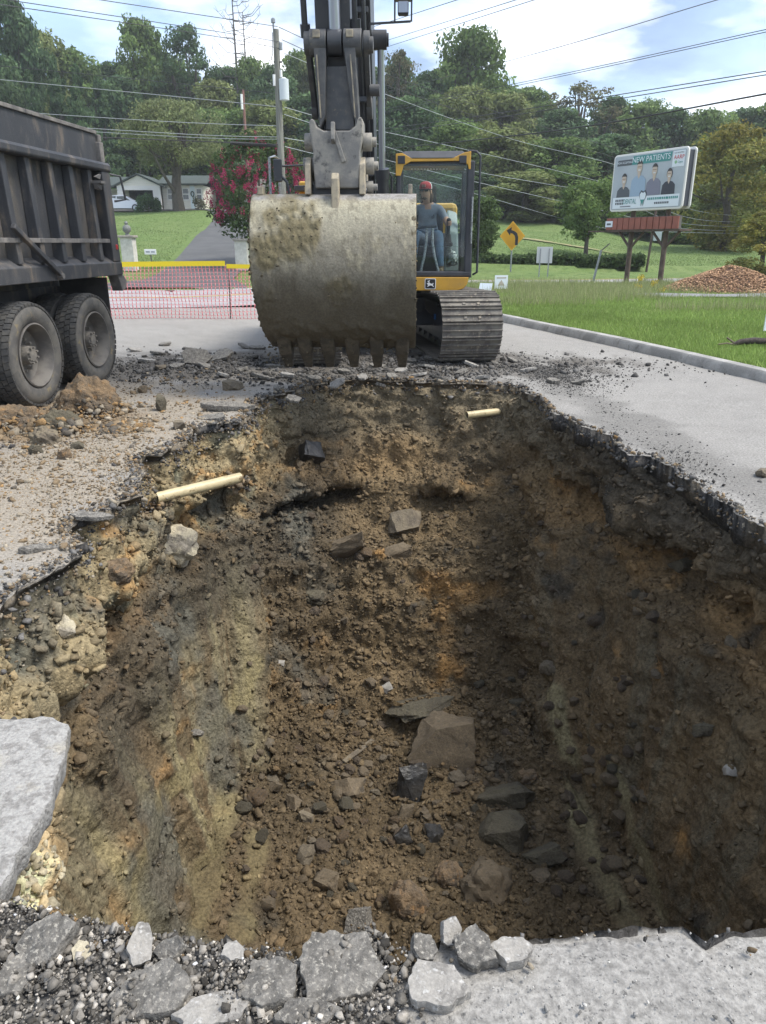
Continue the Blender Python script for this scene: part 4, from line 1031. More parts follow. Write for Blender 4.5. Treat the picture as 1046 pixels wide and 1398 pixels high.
# roof with visor and yellow header
rb = MB(UM)
rb.hexa([(cx0 + .06, cy0 - .02, 2.69), (cx1 - .12, cy0 - .02, 2.69), (cx1 - .12, cy0 + .32, 2.69), (cx0 + .06, cy0 + .32, 2.69), (cx0 + .10, cy0 + .10, 2.79), (cx1 - .16, cy0 + .10, 2.79), (cx1 - .16, cy0 + .32, 2.80), (cx0 + .10, cy0 + .32, 2.80)])
rb.box(cx0 + .05, cx0 + .18, cy0 + .321, cy1 - .3, 2.69, 2.79).box(cx1 - .22, cx1 - .05, cy0 + .321, cy1 - .3, 2.69, 2.79).box(cx0 + .05, cx1 - .05, cy1 - .299, cy1, 2.69, 2.79)
rb.build('roof', m_dk, cab, bevel=.015)
MB(UM).box(cx0 + .181, cx1 - .221, cy0 + .322, cy1 - .301, 2.74, 2.75).build('added_roof_hatch', m_gl, cab)  # clear roof pane added to let daylight brighten the cab interior
hd = MB(UM)
arch = [(cx0 - .008, 2.47), (cx0 - .008, 2.745), (cx0 + .08, 2.755), (cx0 + .22, 2.685), (cx1 - .32, 2.685), (cx1 - .16, 2.755), (cx1 - .06, 2.775), (cx1 - .06, 2.55), (cx1 - .085, 2.55), (cx1 - .10, 2.61), (cx1 - .18, 2.655), (cx0 + .20, 2.648), (cx0 + .10, 2.60), (cx0 + .06, 2.47)]
hd.prism(arch, 'y', cy0 - .012, cy0 + .05).build('header_trim', m_yel, cab, bevel=.006)
for lx in (cx0 + .02, cx1 - .22): MB(UM).box(lx, lx + .10, cy0 - .025, cy0 - .012, 2.62, 2.72).build('lamp_pod', m_blk, cab, bevel=.006)
MB(UM).box(cx0 + .10, cx1 - .12, cy0 + .05, cy0 + .45, 2.60, 2.655).build('sun_visor', m_blk, cab, bevel=.005)
for i in range(12): MB(UM).box(cx0 + .20 + i * .045, cx0 + .228 + i * .045, cy0 + .46, cy0 + .47, 2.585, 2.61).build('roof_vent', m_white, cab)
MB(UM).box(cx0 + .071, cx1 - .101, cy0 + .03, cy0 + .036, cz0 + .40, 2.62).build('windshield', m_gl, cab)
MB(UM).box(cx0 + .071, cx1 - .101, cy0 + .018, cy0 + .024, cz0 + .08, cz0 + .42).build('lower_window', m_gl, cab)
MB(UM).box(cx1 - .03, cx1 - .025, cy0 + .13, -.36, cz0 + .26, 2.62).build('door_window', m_gl, cab)
MB(UM).box(cx0 + .03, cx0 + .035, cy0 + .11, cy1 - .11, cz0 + .31, 2.62).build('side_window', m_gl, cab)
MB(UM).box(cx0 + .08, cx1 - .09, cy1 - .035, cy1 - .03, 1.76, 2.64).build('rear_window', m_gl, cab)
MB(UM).tube([(cx1 + .03, cy0 + .06, cz0 + .03), (cx1 + .085, cy0 + .02, cz0 + .06), (cx1 + .085, cy0, cz0 + .2), (cx1 + .07, cy0 + .02, 2.72), (cx1 + .02, cy0 + .08, 2.78), (cx1 - .08, cy0 + .1, 2.79)], .016).build('grab_rail', m_dk, cab, smooth=True)
MB(UM).tube([(cx1 - .02, cy0 - .03, cz0 + .45), (cx1 - .02, cy0 - .03, 2.2)], .014).build('wiper_arm', m_zinc, cab, smooth=True)
sk = [(cx0 + .02, .95), (1.32, .95), (1.42, .98), (1.47, 1.04), (1.49, 1.135), (cx0 + .02, 1.135)]
skirt = MB(UM).prism(sk, 'y', cy0 - .03, cy0 + .25).build('skirt', m_yel, ex, bevel=.008)
lgx, lgy, lgz = .94, cy0 - .031, 1.045
lg = MB(UM); rr_ = .078
def rrect(cx_, cz_, hw, hh, r_, n=5):
    P = []
    for (sx_, sz_, a0) in ((1, 1, 0), (-1, 1, 90), (-1, -1, 180), (1, -1, 270)):
        for i in range(n + 1):
            a = R(a0 + 90 * i / n); P.append((cx_ + sx_ * (hw - r_) + r_ * math.cos(a), cz_ + sz_ * (hh - r_) + r_ * math.sin(a)))
    return P
lg.prism(rrect(lgx, lgz, .080, .074, .02), 'y', lgy - .004, lgy); lo_ = lg.build('emblem', m_white, skirt)
MB(UM).prism(rrect(lgx, lgz, .070, .064, .016), 'y', lgy - .007, lgy - .0045).build('emblem_field', m_inkb, lo_)
deer = [(-.052, .006), (-.040, -.004), (-.030, -.026), (-.046, -.034), (-.040, -.042), (-.018, -.030), (.004, -.022), (.024, -.026), (.046, -.044), (.054, -.038), (.036, -.018), (.046, .006), (.038, .014), (.030, .0), (.008, .004), (-.012, .014), (-.016, .034), (-.006, .046), (-.016, .050), (-.026, .040), (-.040, .040), (-.040, .030), (-.028, .026), (-.028, .010), (-.044, .012)]
MB(UM).prism([(lgx + a, lgz + b) for a, b in deer], 'y', lgy - .010, lgy - .0075).build('emblem_deer', m_white, lo_)
# interior
st = MB(UM).box(.68, 1.14, -.55, -.08, 1.42, 1.56).build('seat', m_seat, ex, bevel=.05)
MB(UM).box(.68, 1.14, -.14, .02, 1.5, 2.12, rot=(R(-8), 0, 0)).build('backrest', m_seat, st, bevel=.05)
MB(UM).box(.79, 1.03, -.12, -.02, 2.12, 2.44, rot=(R(-8), 0, 0)).build('headrest', m_seat, st, bevel=.05)
MB(UM).box(.74, 1.08, -.5, -.1, 1.16, 1.42).build('seat_base', m_blk, st, bevel=.02)
MB(UM).hexa([(1.15, -.6, 1.18), (1.38, -.6, 1.18), (1.38, .1, 1.18), (1.15, .1, 1.18), (1.20, -.45, 1.78), (1.36, -.45, 1.74), (1.36, .1, 2.06), (1.20, .1, 2.1)]).build('side_console', m_teal, ex, bevel=.03)
MB(UM).hexa([(.52, -.6, 1.18), (.64, -.6, 1.18), (.64, .1, 1.18), (.52, .1, 1.18), (.53, -.6, 1.66), (.63, -.6, 1.66), (.63, .1, 1.72), (.53, .1, 1.72)]).build('side_console', m_teal, ex, bevel=.02)
JX, JY, JZ = 1.20, -.80, 1.78
MB(UM).cyl((JX, JY + .03, 1.60), (JX, JY + .02, 1.72), .055, .035, n=14).cyl((JX, JY + .02, 1.70), (JX, JY, 1.90), .022, .028, n=12).ball((JX, JY, 1.91), .034, 12, 8).build('joystick', m_seat, ex, smooth=True)
MB(UM).box(JX - .07, JX + .07, JY - .02, JY + .45, 1.55, 1.61).build('armrest', m_seat, ex, bevel=.02)
lv = MB(UM)
lv.tube([(.80, -1.06, 1.20), (.845, -1.02, 1.40), (.875, -.98, 1.60), (.88, -.96, 1.80)], .021, 10).tube([(1.06, -1.06, 1.20), (1.0, -1.02, 1.40), (.965, -.98, 1.60), (.96, -.96, 1.80)], .021, 10).build('travel_lever', m_zinc, ex, smooth=True)
MB(UM).tube([(.72, -.97, 1.80), (.82, -.95, 1.815), (1.02, -.95, 1.825)], .018, 8).build('lever_handle', m_dk, ex, smooth=True)
MB(UM).box(.75, .87, -1.16, -1.0, 1.185, 1.20).box(.99, 1.11, -1.16, -1.0, 1.185, 1.20).build('pedal', m_zinc, ex, bevel=.004)
# ---- boom, stick, cylinders
XB = -.105
MB(UM).prism([(-.22, 1.55), (-.80, 1.62), (-1.50, 3.2), (-2.42, 4.85), (-4.30, 5.75), (-4.62, 5.95), (-4.55, 6.35), (-4.2, 6.42), (-1.75, 5.75), (-.95, 3.6), (-.2, 1.95)], 'x', XB - .245, XB + .245).build('boom', m_blk, ex, bevel=.015)
MB(UM).prism([(-.75, 1.1), (.1, 1.1), (.0, 1.95), (-.35, 2.05), (-.8, 1.7)], 'x', XB - .33, XB - .25).prism([(-.75, 1.1), (.1, 1.1), (.0, 1.95), (-.35, 2.05), (-.8, 1.7)], 'x', XB + .25, XB + .33).build('boom_bracket', m_blk, ex, bevel=.01)
for s in (-1, 1):
    xc = XB + s * .355; pb = Vector((xc, -1.05, 1.35)); pt_ = Vector((xc, -1.80, 3.98)); dr_ = (pt_ - pb).normalized()
    bc = MB(UM).cyl(pb, pb + dr_ * 1.20, .088, n=24).cyl(pb + dr_ * 1.12, pb + dr_ * 1.25, .098, n=24).cyl((xc - .06, pb.y, pb.z), (xc + .06, pb.y, pb.z), .10, n=20)
    bcyl = bc.build('boom_cylinder', m_blk, ex, smooth=True)
    MB(UM).cyl(pb + dr_ * 1.25, pt_, .044, n=24).build('rod', m_chrome, bcyl, smooth=True)
    MB(UM).cyl((xc - s * .10, pt_.y, pt_.z), (xc + s * .075, pt_.y, pt_.z), .11, n=24).cyl((xc + s * .076, pt_.y, pt_.z), (xc + s * .10, pt_.y, pt_.z), .075, n=20).build('rod_eye', m_blk, bcyl, smooth=True)
    MB(UM).tube([pb + dr_ * .15 + Vector((s * .11, 0, 0)), pb + dr_ * .2 + Vector((s * .13, 0, 0)), pb + dr_ * 1.15 + Vector((s * .13, 0, 0)), pb + dr_ * 1.2 + Vector((s * .09, 0, 0))], .014).build('hydraulic_pipe', m_blk, bcyl, smooth=True)
MB(UM).prism([(-3.62, 2.30), (-3.95, 2.30), (-4.05, 3.0), (-4.30, 4.2), (-4.72, 5.6), (-4.72, 6.3), (-4.2, 6.45), (-3.85, 5.6), (-3.60, 4.0), (-3.55, 2.6)], 'x', XB - .17, XB + .17).build('stick', m_blk, ex, bevel=.012)
# pipes along the boom
for hx in (-.16, -.10, .12, .18):
    MB(UM).tube([(XB + hx, -.84, 1.75), (XB + hx, -1.0, 2.02), (XB + hx, -1.56, 3.26), (XB + hx, -2.44, 4.83), (XB + hx, -3.6, 5.38)], .017, 8).build('boom_pipe', m_blk, ex, smooth=True)
for (yy_, zz_) in ((-1.22, 2.5), (-1.62, 3.35), (-2.1, 4.22)): MB(UM).box(XB - .20, XB + .22, yy_ - .05, yy_ + .02, zz_ - .03, zz_ + .03).build('pipe_clamp', m_dk, ex, bevel=.006)
# hoses on the stick sides
for hx, r_ in ((-.275, .030), (.215, .026), (.30, .020)):
    MB(UM).tube([(XB + hx, -4.08, 3.50), (XB + hx, -4.16, 3.62), (XB + hx - .01, -4.25, 4.2), (XB + hx - .02, -4.5, 5.4)], r_, 10).build('hydraulic_hose', m_blk, ex, smooth=True)
MB(UM).cyl((XB - .275, -4.09, 3.50), (XB - .275, -4.13, 3.60), .05, n=14).cyl((XB + .215, -4.09, 3.52), (XB + .215, -4.13, 3.64), .055, n=14).build('hose_fitting', m_blk, ex, smooth=True)
XL = XB + .045
# bucket linkage: rod, link with recessed web, guide links
PY, PZ = -4.22, 3.42
MB(UM).cyl((XL - .02, PY, PZ + .10), (XL - .02, -4.70, 5.9), .056, n=28).build('bucket_cylinder_rod', m_chrome, ex, smooth=True)
MB(UM).cyl((XL - .02, -4.62, 5.2), (XL - .02, -4.78, 6.4), .095, n=28).build('bucket_cylinder', m_blk, ex, smooth=True)
MB(UM).cyl((XL - .085, PY, PZ), (XL + .05, PY, PZ), .115, n=28).build('rod_eye', m_blk, ex, smooth=True)
hl = MB(UM).cyl((XL - .265, PY, PZ), (XL - .10, PY, PZ), .118, n=28).cyl((XL + .065, PY, PZ), (XL + .24, PY, PZ), .118, n=28)
hl.prism([(XL - .22, 3.40), (XL - .10, 3.36), (XL - .12, 2.78), (XL - .18, 2.66)], 'y', PY - .10, PY + .12).prism([(XL + .07, 3.36), (XL + .18, 3.40), (XL + .215, 2.66), (XL + .15, 2.78)], 'y', PY - .10, PY + .12)
hl.box(XL - .13, XL + .16, PY - .02, PY + .10, 2.66, 3.22)
hlo = hl.build('power_link', m_link, ex, smooth=True, bevel=.008)
for a, b in (((XL - .19, PY - .108, 3.30), (XL - .165, PY - .108, 2.76)), ((XL + .135, PY - .108, 3.30), (XL + .175, PY - .108, 2.76))):
    MB(UM).bar(a, b, .012, .014).build('worn_edge', m_worn, hlo)
for bx in (-.19, .13): MB(UM).box(XL + bx - .035, XL + bx + .035, PY - .125, PY - .10, PZ + .02, PZ + .085).build('pin_cap', m_worn, hlo, bevel=.006)
for s in (-1, 1):
    MB(UM).bar((XL + s * .285, PY, PZ), (XL + s * .285, -3.78, 2.92), .045, .15).cyl((XL + s * .26, PY, PZ), (XL + s * .315, PY, PZ), .10, n=20).cyl((XL + s * .26, -3.78, 2.92), (XL + s * .315, -3.78, 2.92), .10, n=20).build('guide_link', m_link, ex, smooth=True)
MB(UM).cyl((XL + .316, PY, PZ - .02), (XL + .35, PY, PZ - .02), .07, n=18).build('link_pin', m_link, ex, smooth=True); MB(UM).cyl((XL + .30, -4.0, 3.05), (XL + .40, -4.0, 3.05), .055, n=16).build('link_pin', m_link, ex, smooth=True)
# quick coupler: casting with two horns
cp = [(a * .88, b) for a, b in [(-.27, 2.12), (.235, 2.12), (.25, 2.30), (.25, 2.46), (.285, 2.60), (.285, 2.74), (.26, 2.77), (.225, 2.75), (.205, 2.69), (.14, 2.645), (-.16, 2.645), (-.235, 2.68), (-.26, 2.74), (-.295, 2.755), (-.32, 2.73), (-.315, 2.60), (-.285, 2.46), (-.285, 2.30)]]
cpo = MB(UM).prism([(XL + a, b) for a, b in cp], 'y', -4.34, -4.02).build('quick_coupler', m_cast, ex, bevel=.055, seg=4)
MB(UM).hexa([(XL - .065, -4.40, 2.56), (XL - .025, -4.40, 2.56), (XL - .025, -4.3, 2.50), (XL - .065, -4.3, 2.50), (XL - .065, -4.37, 2.72), (XL - .025, -4.37, 2.72), (XL - .025, -4.3, 2.72), (XL - .065, -4.3, 2.72)]).build('rib', m_cast, cpo, bevel=.008)
MB(UM).bar((XL - .03, -4.355, 2.62), (XL + .06, -4.355, 2.36), .02, .04).build('rib', m_cast, cpo, bevel=.006)
for (px_, pz_, r_) in ((.30, 2.56, .085), (.32, 2.34, .08), (.31, 2.14, .06)):
    MB(UM).cyl((XL + px_ - .06, -4.16, pz_), (XL + px_ + .03, -4.16, pz_), r_, n=22).cyl((XL + px_ + .03, -4.16, pz_), (XL + px_ + .075, -4.16, pz_), r_ * .55, n=16).build('coupler_pin', m_cast, cpo, smooth=True)
    MB(UM).cyl((XL - px_ - .05, -4.16, pz_), (XL - px_ + .06, -4.16, pz_), r_, n=22).build('coupler_pin', m_cast, cpo, smooth=True)
MB(UM).box(XL - .28, XL + .26, -4.25, -3.7, 2.02, 2.16).cyl((XL - .3, -4.2, 2.09), (XL + .28, -4.2, 2.09), .05, n=16).build('coupler_base', m_blk, cpo, bevel=.01)
# ---- bucket
prof = catmull([(-3.45, 1.98), (-3.85, 2.06), (-4.20, 2.075), (-4.38, 2.04), (-4.50, 1.92), (-4.62, 1.62), (-4.66, 1.30), (-4.58, .98), (-4.42, .74), (-4.22, .60), (-4.10, .53)], 110, closed=False)
nu, nvp = 120, len(prof)
tt = np.linspace(0, 1, nvp)
wl = np.interp(prof[:, 1], [.5, .8, 1.2, 2.1], [.755, .80, .835, .84]); wr = np.interp(prof[:, 1], [.5, 1.2, 2.1], [.845, .84, .83])
uu = np.linspace(0, 1, nu)
GX = XB + .0 + (-wl[:, None] + (wl + wr)[:, None] * uu[None]); GY = np.repeat(prof[:, :1], nu, 1); GZ = np.repeat(prof[:, 1:], nu, 1)
GV = np.stack([GX, GY, GZ], -1)
dv = np.gradient(prof, axis=0); nn_ = np.stack([dv[:, 1], -dv[:, 0]], -1); nn_ /= np.linalg.norm(nn_, axis=1)[:, None]
if nn_[60, 0] > 0: nn_ = -nn_
N3 = np.zeros_like(GV); N3[..., 1] = nn_[:, None, 0]; N3[..., 2] = nn_[:, None, 1]
flat_ = GV.reshape(-1, 3)
mudn = fbm(flat_ * np.array([2.2, 2.2, 1.6]), 4, 201); zf = flat_[:, 2]; xf = flat_[:, 0]
lump = sstep(-.04, .26, mudn + .35 * sstep(.0, -.6, xf - XB) * sstep(1.2, 1.5, zf) * sstep(2.0, 1.85, zf) - .05) 
low = sstep(.95, .7, zf)
dsp = lump * (.010 + .030 * (.6 - cell(flat_ * 15, 203)) * sstep(-.3, .3, fbm(flat_ * 6, 3, 213)) + .02 * fbm(flat_ * 30, 3, 204)) * sstep(2.05, 1.9, zf) + .006 * fbm(flat_ * 40, 3, 206) + low * (.02 + .03 * (.5 - cell(flat_ * 9, 205)))
dsp *= sstep(2.08, 2.0, zf) * .9 + .1
OV = flat_ + N3.reshape(-1, 3) * np.maximum(dsp, -.002)[:, None]
IV = flat_ - N3.reshape(-1, 3) * .03
F1 = grid_faces(nu, nvp); n0 = len(OV)
F2 = F1[:, ::-1] + n0
ed = []
for j in range(nvp - 1):
    ed.append((j * nu, (j + 1) * nu, n0 + (j + 1) * nu, n0 + j * nu)); ed.append((j * nu + nu - 1, n0 + j * nu + nu - 1, n0 + (j + 1) * nu + nu - 1, (j + 1) * nu + nu - 1))
for i in range(nu - 1):
    ed.append((i, n0 + i, n0 + i + 1, i + 1)); b_ = (nvp - 1) * nu; ed.append((b_ + i, b_ + i + 1, n0 + b_ + i + 1, n0 + b_ + i))
BV = np.concatenate([OV, IV]); um = np.array(UM.to_3x3()); 
str_ = fbm(np.column_stack([xf * 14, flat_[:, 1] * 2, zf * 1.6]), 4, 207); str2 = fbm(np.column_stack([xf * 30, flat_[:, 1] * 3, zf * 3]), 3, 208); pat = fbm(flat_ * 2.6, 4, 209)
Cb = np.tile(np.array([.245, .225, .175]), (n0, 1)); blot = fbm(flat_ * 5.5, 4, 211); fin = fbm(flat_ * 16, 3, 212)
Cb = blend(Cb, sstep(-.05, .45, str_ * .6 + .6 * pat + .3 * blot), (.165, .148, .112)); Cb = blend(Cb, sstep(.05, .40, blot + .35 * str2 + .3 * fin) * .8, (.38, .345, .245))
Cb = blend(Cb, sstep(1.50, 1.92, zf + .28 * pat + .1 * blot) * sstep(2.05, 1.98, zf) * .8, (.40, .37, .275))
Cb = blend(Cb, sstep(1.99, 2.03, zf + .02 * str2), (.26, .25, .235))
Cb = blend(Cb, sstep(.10, .30, fin + .5 * blot) * .45, (.12, .105, .075))
Cb = blend(Cb, lump * .85 * sstep(-.35, .25, fbm(flat_ * 7, 3, 210) + .1), (.155, .128, .066))
Cb = blend(Cb, sstep(1.50, 1.0, zf + .24 * str_ + .15 * blot + .1 * fin) * .93, (.095, .080, .055))
m_buck = M('muddy_bucket_steel', None, attr=True, rough=.85, bump=.5, bscale=45, bdist=.012, fine=.22, fscale=50, spec=.3)
bucket = npmesh('bucket', BV @ um.T, np.concatenate([F1, F2, np.array(ed)]), m_buck, ex, smooth=True, colors=np.concatenate([Cb, Cb]))
bucket['label'] = 'mud caked digging bucket with teeth'
m_mud = M('dry_mud', (.17, .145, .095), (.10, .085, .06), scale=9, rough=1, bump=1, bscale=35, bdist=.02, c3=(.25, .21, .13), s3=18, lo3=.56, hi3=.7)
m_mudd = M('dark_mud', (.075, .064, .047), (.12, .10, .07), scale=9, rough=.95, bump=1, bscale=35, bdist=.02, c3=(.16, .135, .09), s3=18, lo3=.6, hi3=.72)
pl_ = [tuple(p) for p in prof[::6]] + [tuple(prof[-1])]
for s in (-1, 1):
    poly = [(a, b) for a, b in pl_] + [(-3.85, .62), (-3.55, 1.2)]
    xe = (XB - .80 if s < 0 else XB + .832)
    # side plate follows the taper of the shell
    mbp = MB(UM); k = len(poly)
    lw = [float(np.interp(b, [.5, .8, 1.2, 2.1], [.755, .80, .835, .84])) if s < 0 else float(np.interp(b, [.5, 1.2, 2.1], [.845, .84, .83])) for a, b in poly]
    P0 = [(XB + s * (w_ - .045), a, b) for (a, b), w_ in zip(poly, lw)]; P1_ = [(XB + s * (w_ + .004), a * 1.0, b) for (a, b), w_ in zip(poly, lw)]
    mbp._add(P0 + P1_, [tuple(range(k)), tuple(range(2 * k - 1, k - 1, -1))] + [(i, (i + 1) % k, k + (i + 1) % k, k + i) for i in range(k)])
    mbp.build('side_plate', m_mud, bucket)
MB(UM).prism([(-4.10, .62), (-4.22, .58), (-4.10, .50), (-4.04, .52)], 'x', XB - .74, XB + .835).build('cutting_edge', m_mudd, bucket, bevel=.01)
TX = [-.60, -.375, -.125, .15, .42, .70]
for i, tx in enumerate(TX):
    w_ = .072
    t_ = MB(UM)
    c_ = XB + tx
    t_.hexa([(c_ - w_, -4.16, .42), (c_ + w_, -4.16, .42), (c_ + w_, -3.98, .42), (c_ - w_, -3.98, .42), (c_ - w_ * 1.1, -4.36, .68), (c_ + w_ * 1.1, -4.36, .68), (c_ + w_ * 1.1, -4.1, .62), (c_ - w_ * 1.1, -4.1, .62)])
    ad = t_.build('adapter', m_mudd, bucket, bevel=.02)
    MB(UM).hexa([(c_ - w_ * .62, -3.98, .26), (c_ + w_ * .62, -3.98, .26), (c_ + w_ * .62, -3.94, .26), (c_ - w_ * .62, -3.94, .26), (c_ - w_ * .95, -4.18, .46), (c_ + w_ * .95, -4.18, .46), (c_ + w_ * .95, -3.98, .45), (c_ - w_ * .95, -3.98, .45)]).build('tooth', m_mudd, ad, bevel=.015)
for ex_, lab in ((-.265, 0), (.285, 0), (.02, 1)):
    if lab == 0:
        MB(UM).prism([(-4.40, 2.06), (-4.34, 2.34), (-4.22, 2.42), (-4.08, 2.34), (-3.85, 2.30), (-3.75, 2.04)], 'x', XB + ex_ - .028, XB + ex_ + .028).build('bucket_ear', m_worn, bucket, bevel=.008)
    else:
        MB(UM).prism([(-4.50, 1.90), (-4.47, 2.20), (-4.42, 2.26), (-4.36, 2.22), (-4.34, 2.06), (-4.38, 1.95)], 'x', XB + ex_ - .038, XB + ex_ + .038).build('bucket_ear', m_worn, bucket, bevel=.012)
MB(UM).box(XB - .79, XB - .73, -4.34, -4.2, 2.06, 2.14).build('lift_lug', m_worn, bucket, bevel=.008); MB(UM).box(XB + .75, XB + .79, -4.3, -4.15, 2.06, 2.16).build('lift_lug', m_worn, bucket, bevel=.008)
# mud clinging to the left flank
mudc = []
for k in range(60):
    z_ = rnd.uniform(.5, 1.95); mudc.append((XB - float(np.interp(z_, [.5, .8, 1.2, 2.1], [.755, .80, .835, .84])) - .0, float(np.interp(z_, prof[::-1, 1][:80], prof[::-1, 0][:80])) + rnd.uniform(0, .12), z_))
for k in range(34):
    z_ = rnd.uniform(.7, 1.9); mudc.append((XB + .84, float(np.interp(z_, prof[::-1, 1][:80], prof[::-1, 0][:80])) + rnd.uniform(0, .08), z_))
for k in range(40): mudc.append((XB + rnd.uniform(-.82, -.58), -4.20 + rnd.uniform(-.06, .1), rnd.uniform(.28, .62)))
for k in range(110): mudc.append((XB + rnd.uniform(-.72, .8), -4.24 + rnd.uniform(-.05, .06), rnd.uniform(.46, .66)))
nm_ = len(mudc); mudc = np.array(mudc)
lw_ = lump * sstep(.9, 1.2, zf) * sstep(2.03, 1.95, zf) + .02; iv = rng.choice(n0, 380, p=lw_ / lw_.sum())
mudc = np.concatenate([mudc, OV[iv] - N3.reshape(-1, 3)[iv] * .012]); um_ = mudc @ um.T
o = scatter('clinging_mud', um_, rng.uniform(.014, .035, len(um_)) * np.where(np.arange(len(um_)) < 60, 1.15, np.where(np.arange(len(um_)) < nm_, .62, .72)), np.array([.12, .10, .066]) * rng.uniform(.5, 1.5, (len(um_), 1)), m_crumb, sub=2, seed=12)
o.parent = bucket
# work lamp on the boom
LX_, LZ_ = XB + .13, -.16
wl_ = MB(UM).bar((XB + .24, -2.15, 4.23 + LZ_), (LX_ + .60, -2.15, 4.25 + LZ_), .022, .022).build('lamp_bracket', m_blk, ex)
MB(UM).box(LX_ + .40, LX_ + .42, -2.17, -2.13, 4.25 + LZ_, 4.47 + LZ_).box(LX_ + .60, LX_ + .62, -2.17, -2.13, 4.25 + LZ_, 4.47 + LZ_).box(LX_ + .40, LX_ + .62, -2.2, -2.1, 4.46 + LZ_, 4.49 + LZ_).build('lamp_cage', m_blk, wl_)
MB(UM).box(LX_ + .445, LX_ + .575, -2.22, -2.1, 4.31 + LZ_, 4.45 + LZ_).build('work_lamp', m_dk, wl_, bevel=.02)
MB(UM).box(LX_ + .455, LX_ + .565, -2.228, -2.221, 4.325 + LZ_, 4.435 + LZ_).build('lens', M('lamp_lens', (.35, .4, .5), rough=.15), wl_)

# ================================================================ OPERATOR
def person_mesh(name, nodes, edges, mats, region, parent, mtx, sub=2):
    me = bpy.data.meshes.new(name + '_cage'); me.from_pydata([n[0] for n in nodes], edges, [])
    o = bpy.data.objects.new(name + '_cage', me); col.objects.link(o)
    o.modifiers.new('skin', 'SKIN'); 
    for i, n in enumerate(nodes):
        r_ = n[1]; me.skin_vertices[0].data[i].radius = r_ if isinstance(r_, tuple) else (r_, r_)
        me.skin_vertices[0].data[i].use_root = (i == 0)
    sd = o.modifiers.new('sub', 'SUBSURF'); sd.levels = sub; sd.render_levels = sub
    dg = bpy.context.evaluated_depsgraph_get(); ev = o.evaluated_get(dg)
    m2 = bpy.data.meshes.new_from_object(ev); bpy.data.objects.remove(o)
    m2.materials.clear()
    for m_ in mats: m2.materials.append(m_)
    seg = [(Vector(nodes[a][0]), Vector(nodes[b][0]), region[k]) for k, (a, b) in enumerate(edges)]
    for p in m2.polygons:
        c_ = p.center; best = 9; bi = 0
        for a, b, rg in seg:
            ab = b - a; t = max(0, min(1, (c_ - a).dot(ab) / max(ab.dot(ab), 1e-9))); dd_ = (c_ - (a + ab * t)).length
            if dd_ < best: best = dd_; bi = rg
        p.material_index = bi; p.use_smooth = True
    m2.transform(mtx)
    o = bpy.data.objects.new(name, m2); return link(o, parent)
m_shirt = M('grey_shirt', (.29, .31, .36), (.23, .25, .295), scale=7, rough=.95, bump=.5, bscale=14, bdist=.02)
m_jean = M('blue_jeans', (.085, .145, .225), (.055, .10, .165), scale=9, rough=.95, bump=.4, bscale=25, bdist=.01)
m_skin = M('skin', (.52, .31, .22), (.45, .26, .18), scale=8, rough=.6)
m_boot = M('work_boot', (.20, .15, .085), (.12, .09, .055), scale=9, rough=.9)
m_hair = M('brown_hair', (.055, .028, .014), (.09, .045, .02), scale=30, rough=.7)
m_red = M('red_cloth', (.36, .03, .04), rough=.85); m_mesh = M('white_cloth', (.62, .62, .64), rough=.9)
px0 = .90
nodes = [((px0, -.30, 1.66), (.15, .12)), ((px0, -.31, 1.82), (.155, .11)), ((px0 - .005, -.35, 1.98), (.175, .11)), ((px0 - .01, -.38, 2.09), (.13, .085)), ((px0 - .015, -.41, 2.16), .058), ((px0 - .03, -.45, 2.22), (.062, .07)),
         ((px0 - .04, -.475, 2.29), (.078, .095)), ((px0 - .045, -.47, 2.37), (.075, .09)),
         ((px0 + .18, -.37, 2.08), .075), ((px0 + .27, -.44, 1.93), .056), ((px0 + .30, -.56, 1.86), .044), ((JX - .005, JY + .075, 1.865), .030), ((JX - .004, JY + .04, 1.87), (.036, .022)),
         ((px0 - .20, -.38, 2.07), .075), ((px0 - .28, -.45, 1.90), .056), ((px0 - .27, -.58, 1.80), .044), ((px0 - .24, -.74, 1.80), .030),
         ((px0 + .10, -.40, 1.64), .098), ((px0 + .145, -.66, 1.70), .088), ((px0 + .16, -.84, 1.70), .074), ((px0 + .175, -.90, 1.48), .066), ((px0 + .19, -.93, 1.28), .062), ((px0 + .195, -.92, 1.22), .05), ((px0 + .20, -1.08, 1.205), .038),
         ((px0 - .10, -.40, 1.64), .098), ((px0 - .16, -.66, 1.70), .088), ((px0 - .185, -.84, 1.70), .074), ((px0 - .21, -.90, 1.48), .066), ((px0 - .22, -.95, 1.26), .062), ((px0 - .22, -.95, 1.22), .05), ((px0 - .22, -1.10, 1.205), .038)]
edges = [(0, 1), (1, 2), (2, 3), (3, 4), (4, 5), (5, 6), (6, 7), (3, 8), (8, 9), (9, 10), (10, 11), (11, 12), (3, 13), (13, 14), (14, 15), (15, 16),
         (0, 17), (17, 18), (18, 19), (19, 20), (20, 21), (21, 22), (22, 23), (0, 24), (24, 25), (25, 26), (26, 27), (27, 28), (28, 29), (29, 30)]
region = [0, 0, 0, 2, 2, 2, 2, 0, 0, 2, 2, 2, 0, 0, 2, 2, 1, 1, 1, 1, 1, 3, 3, 1, 1, 1, 1, 1, 3, 3]
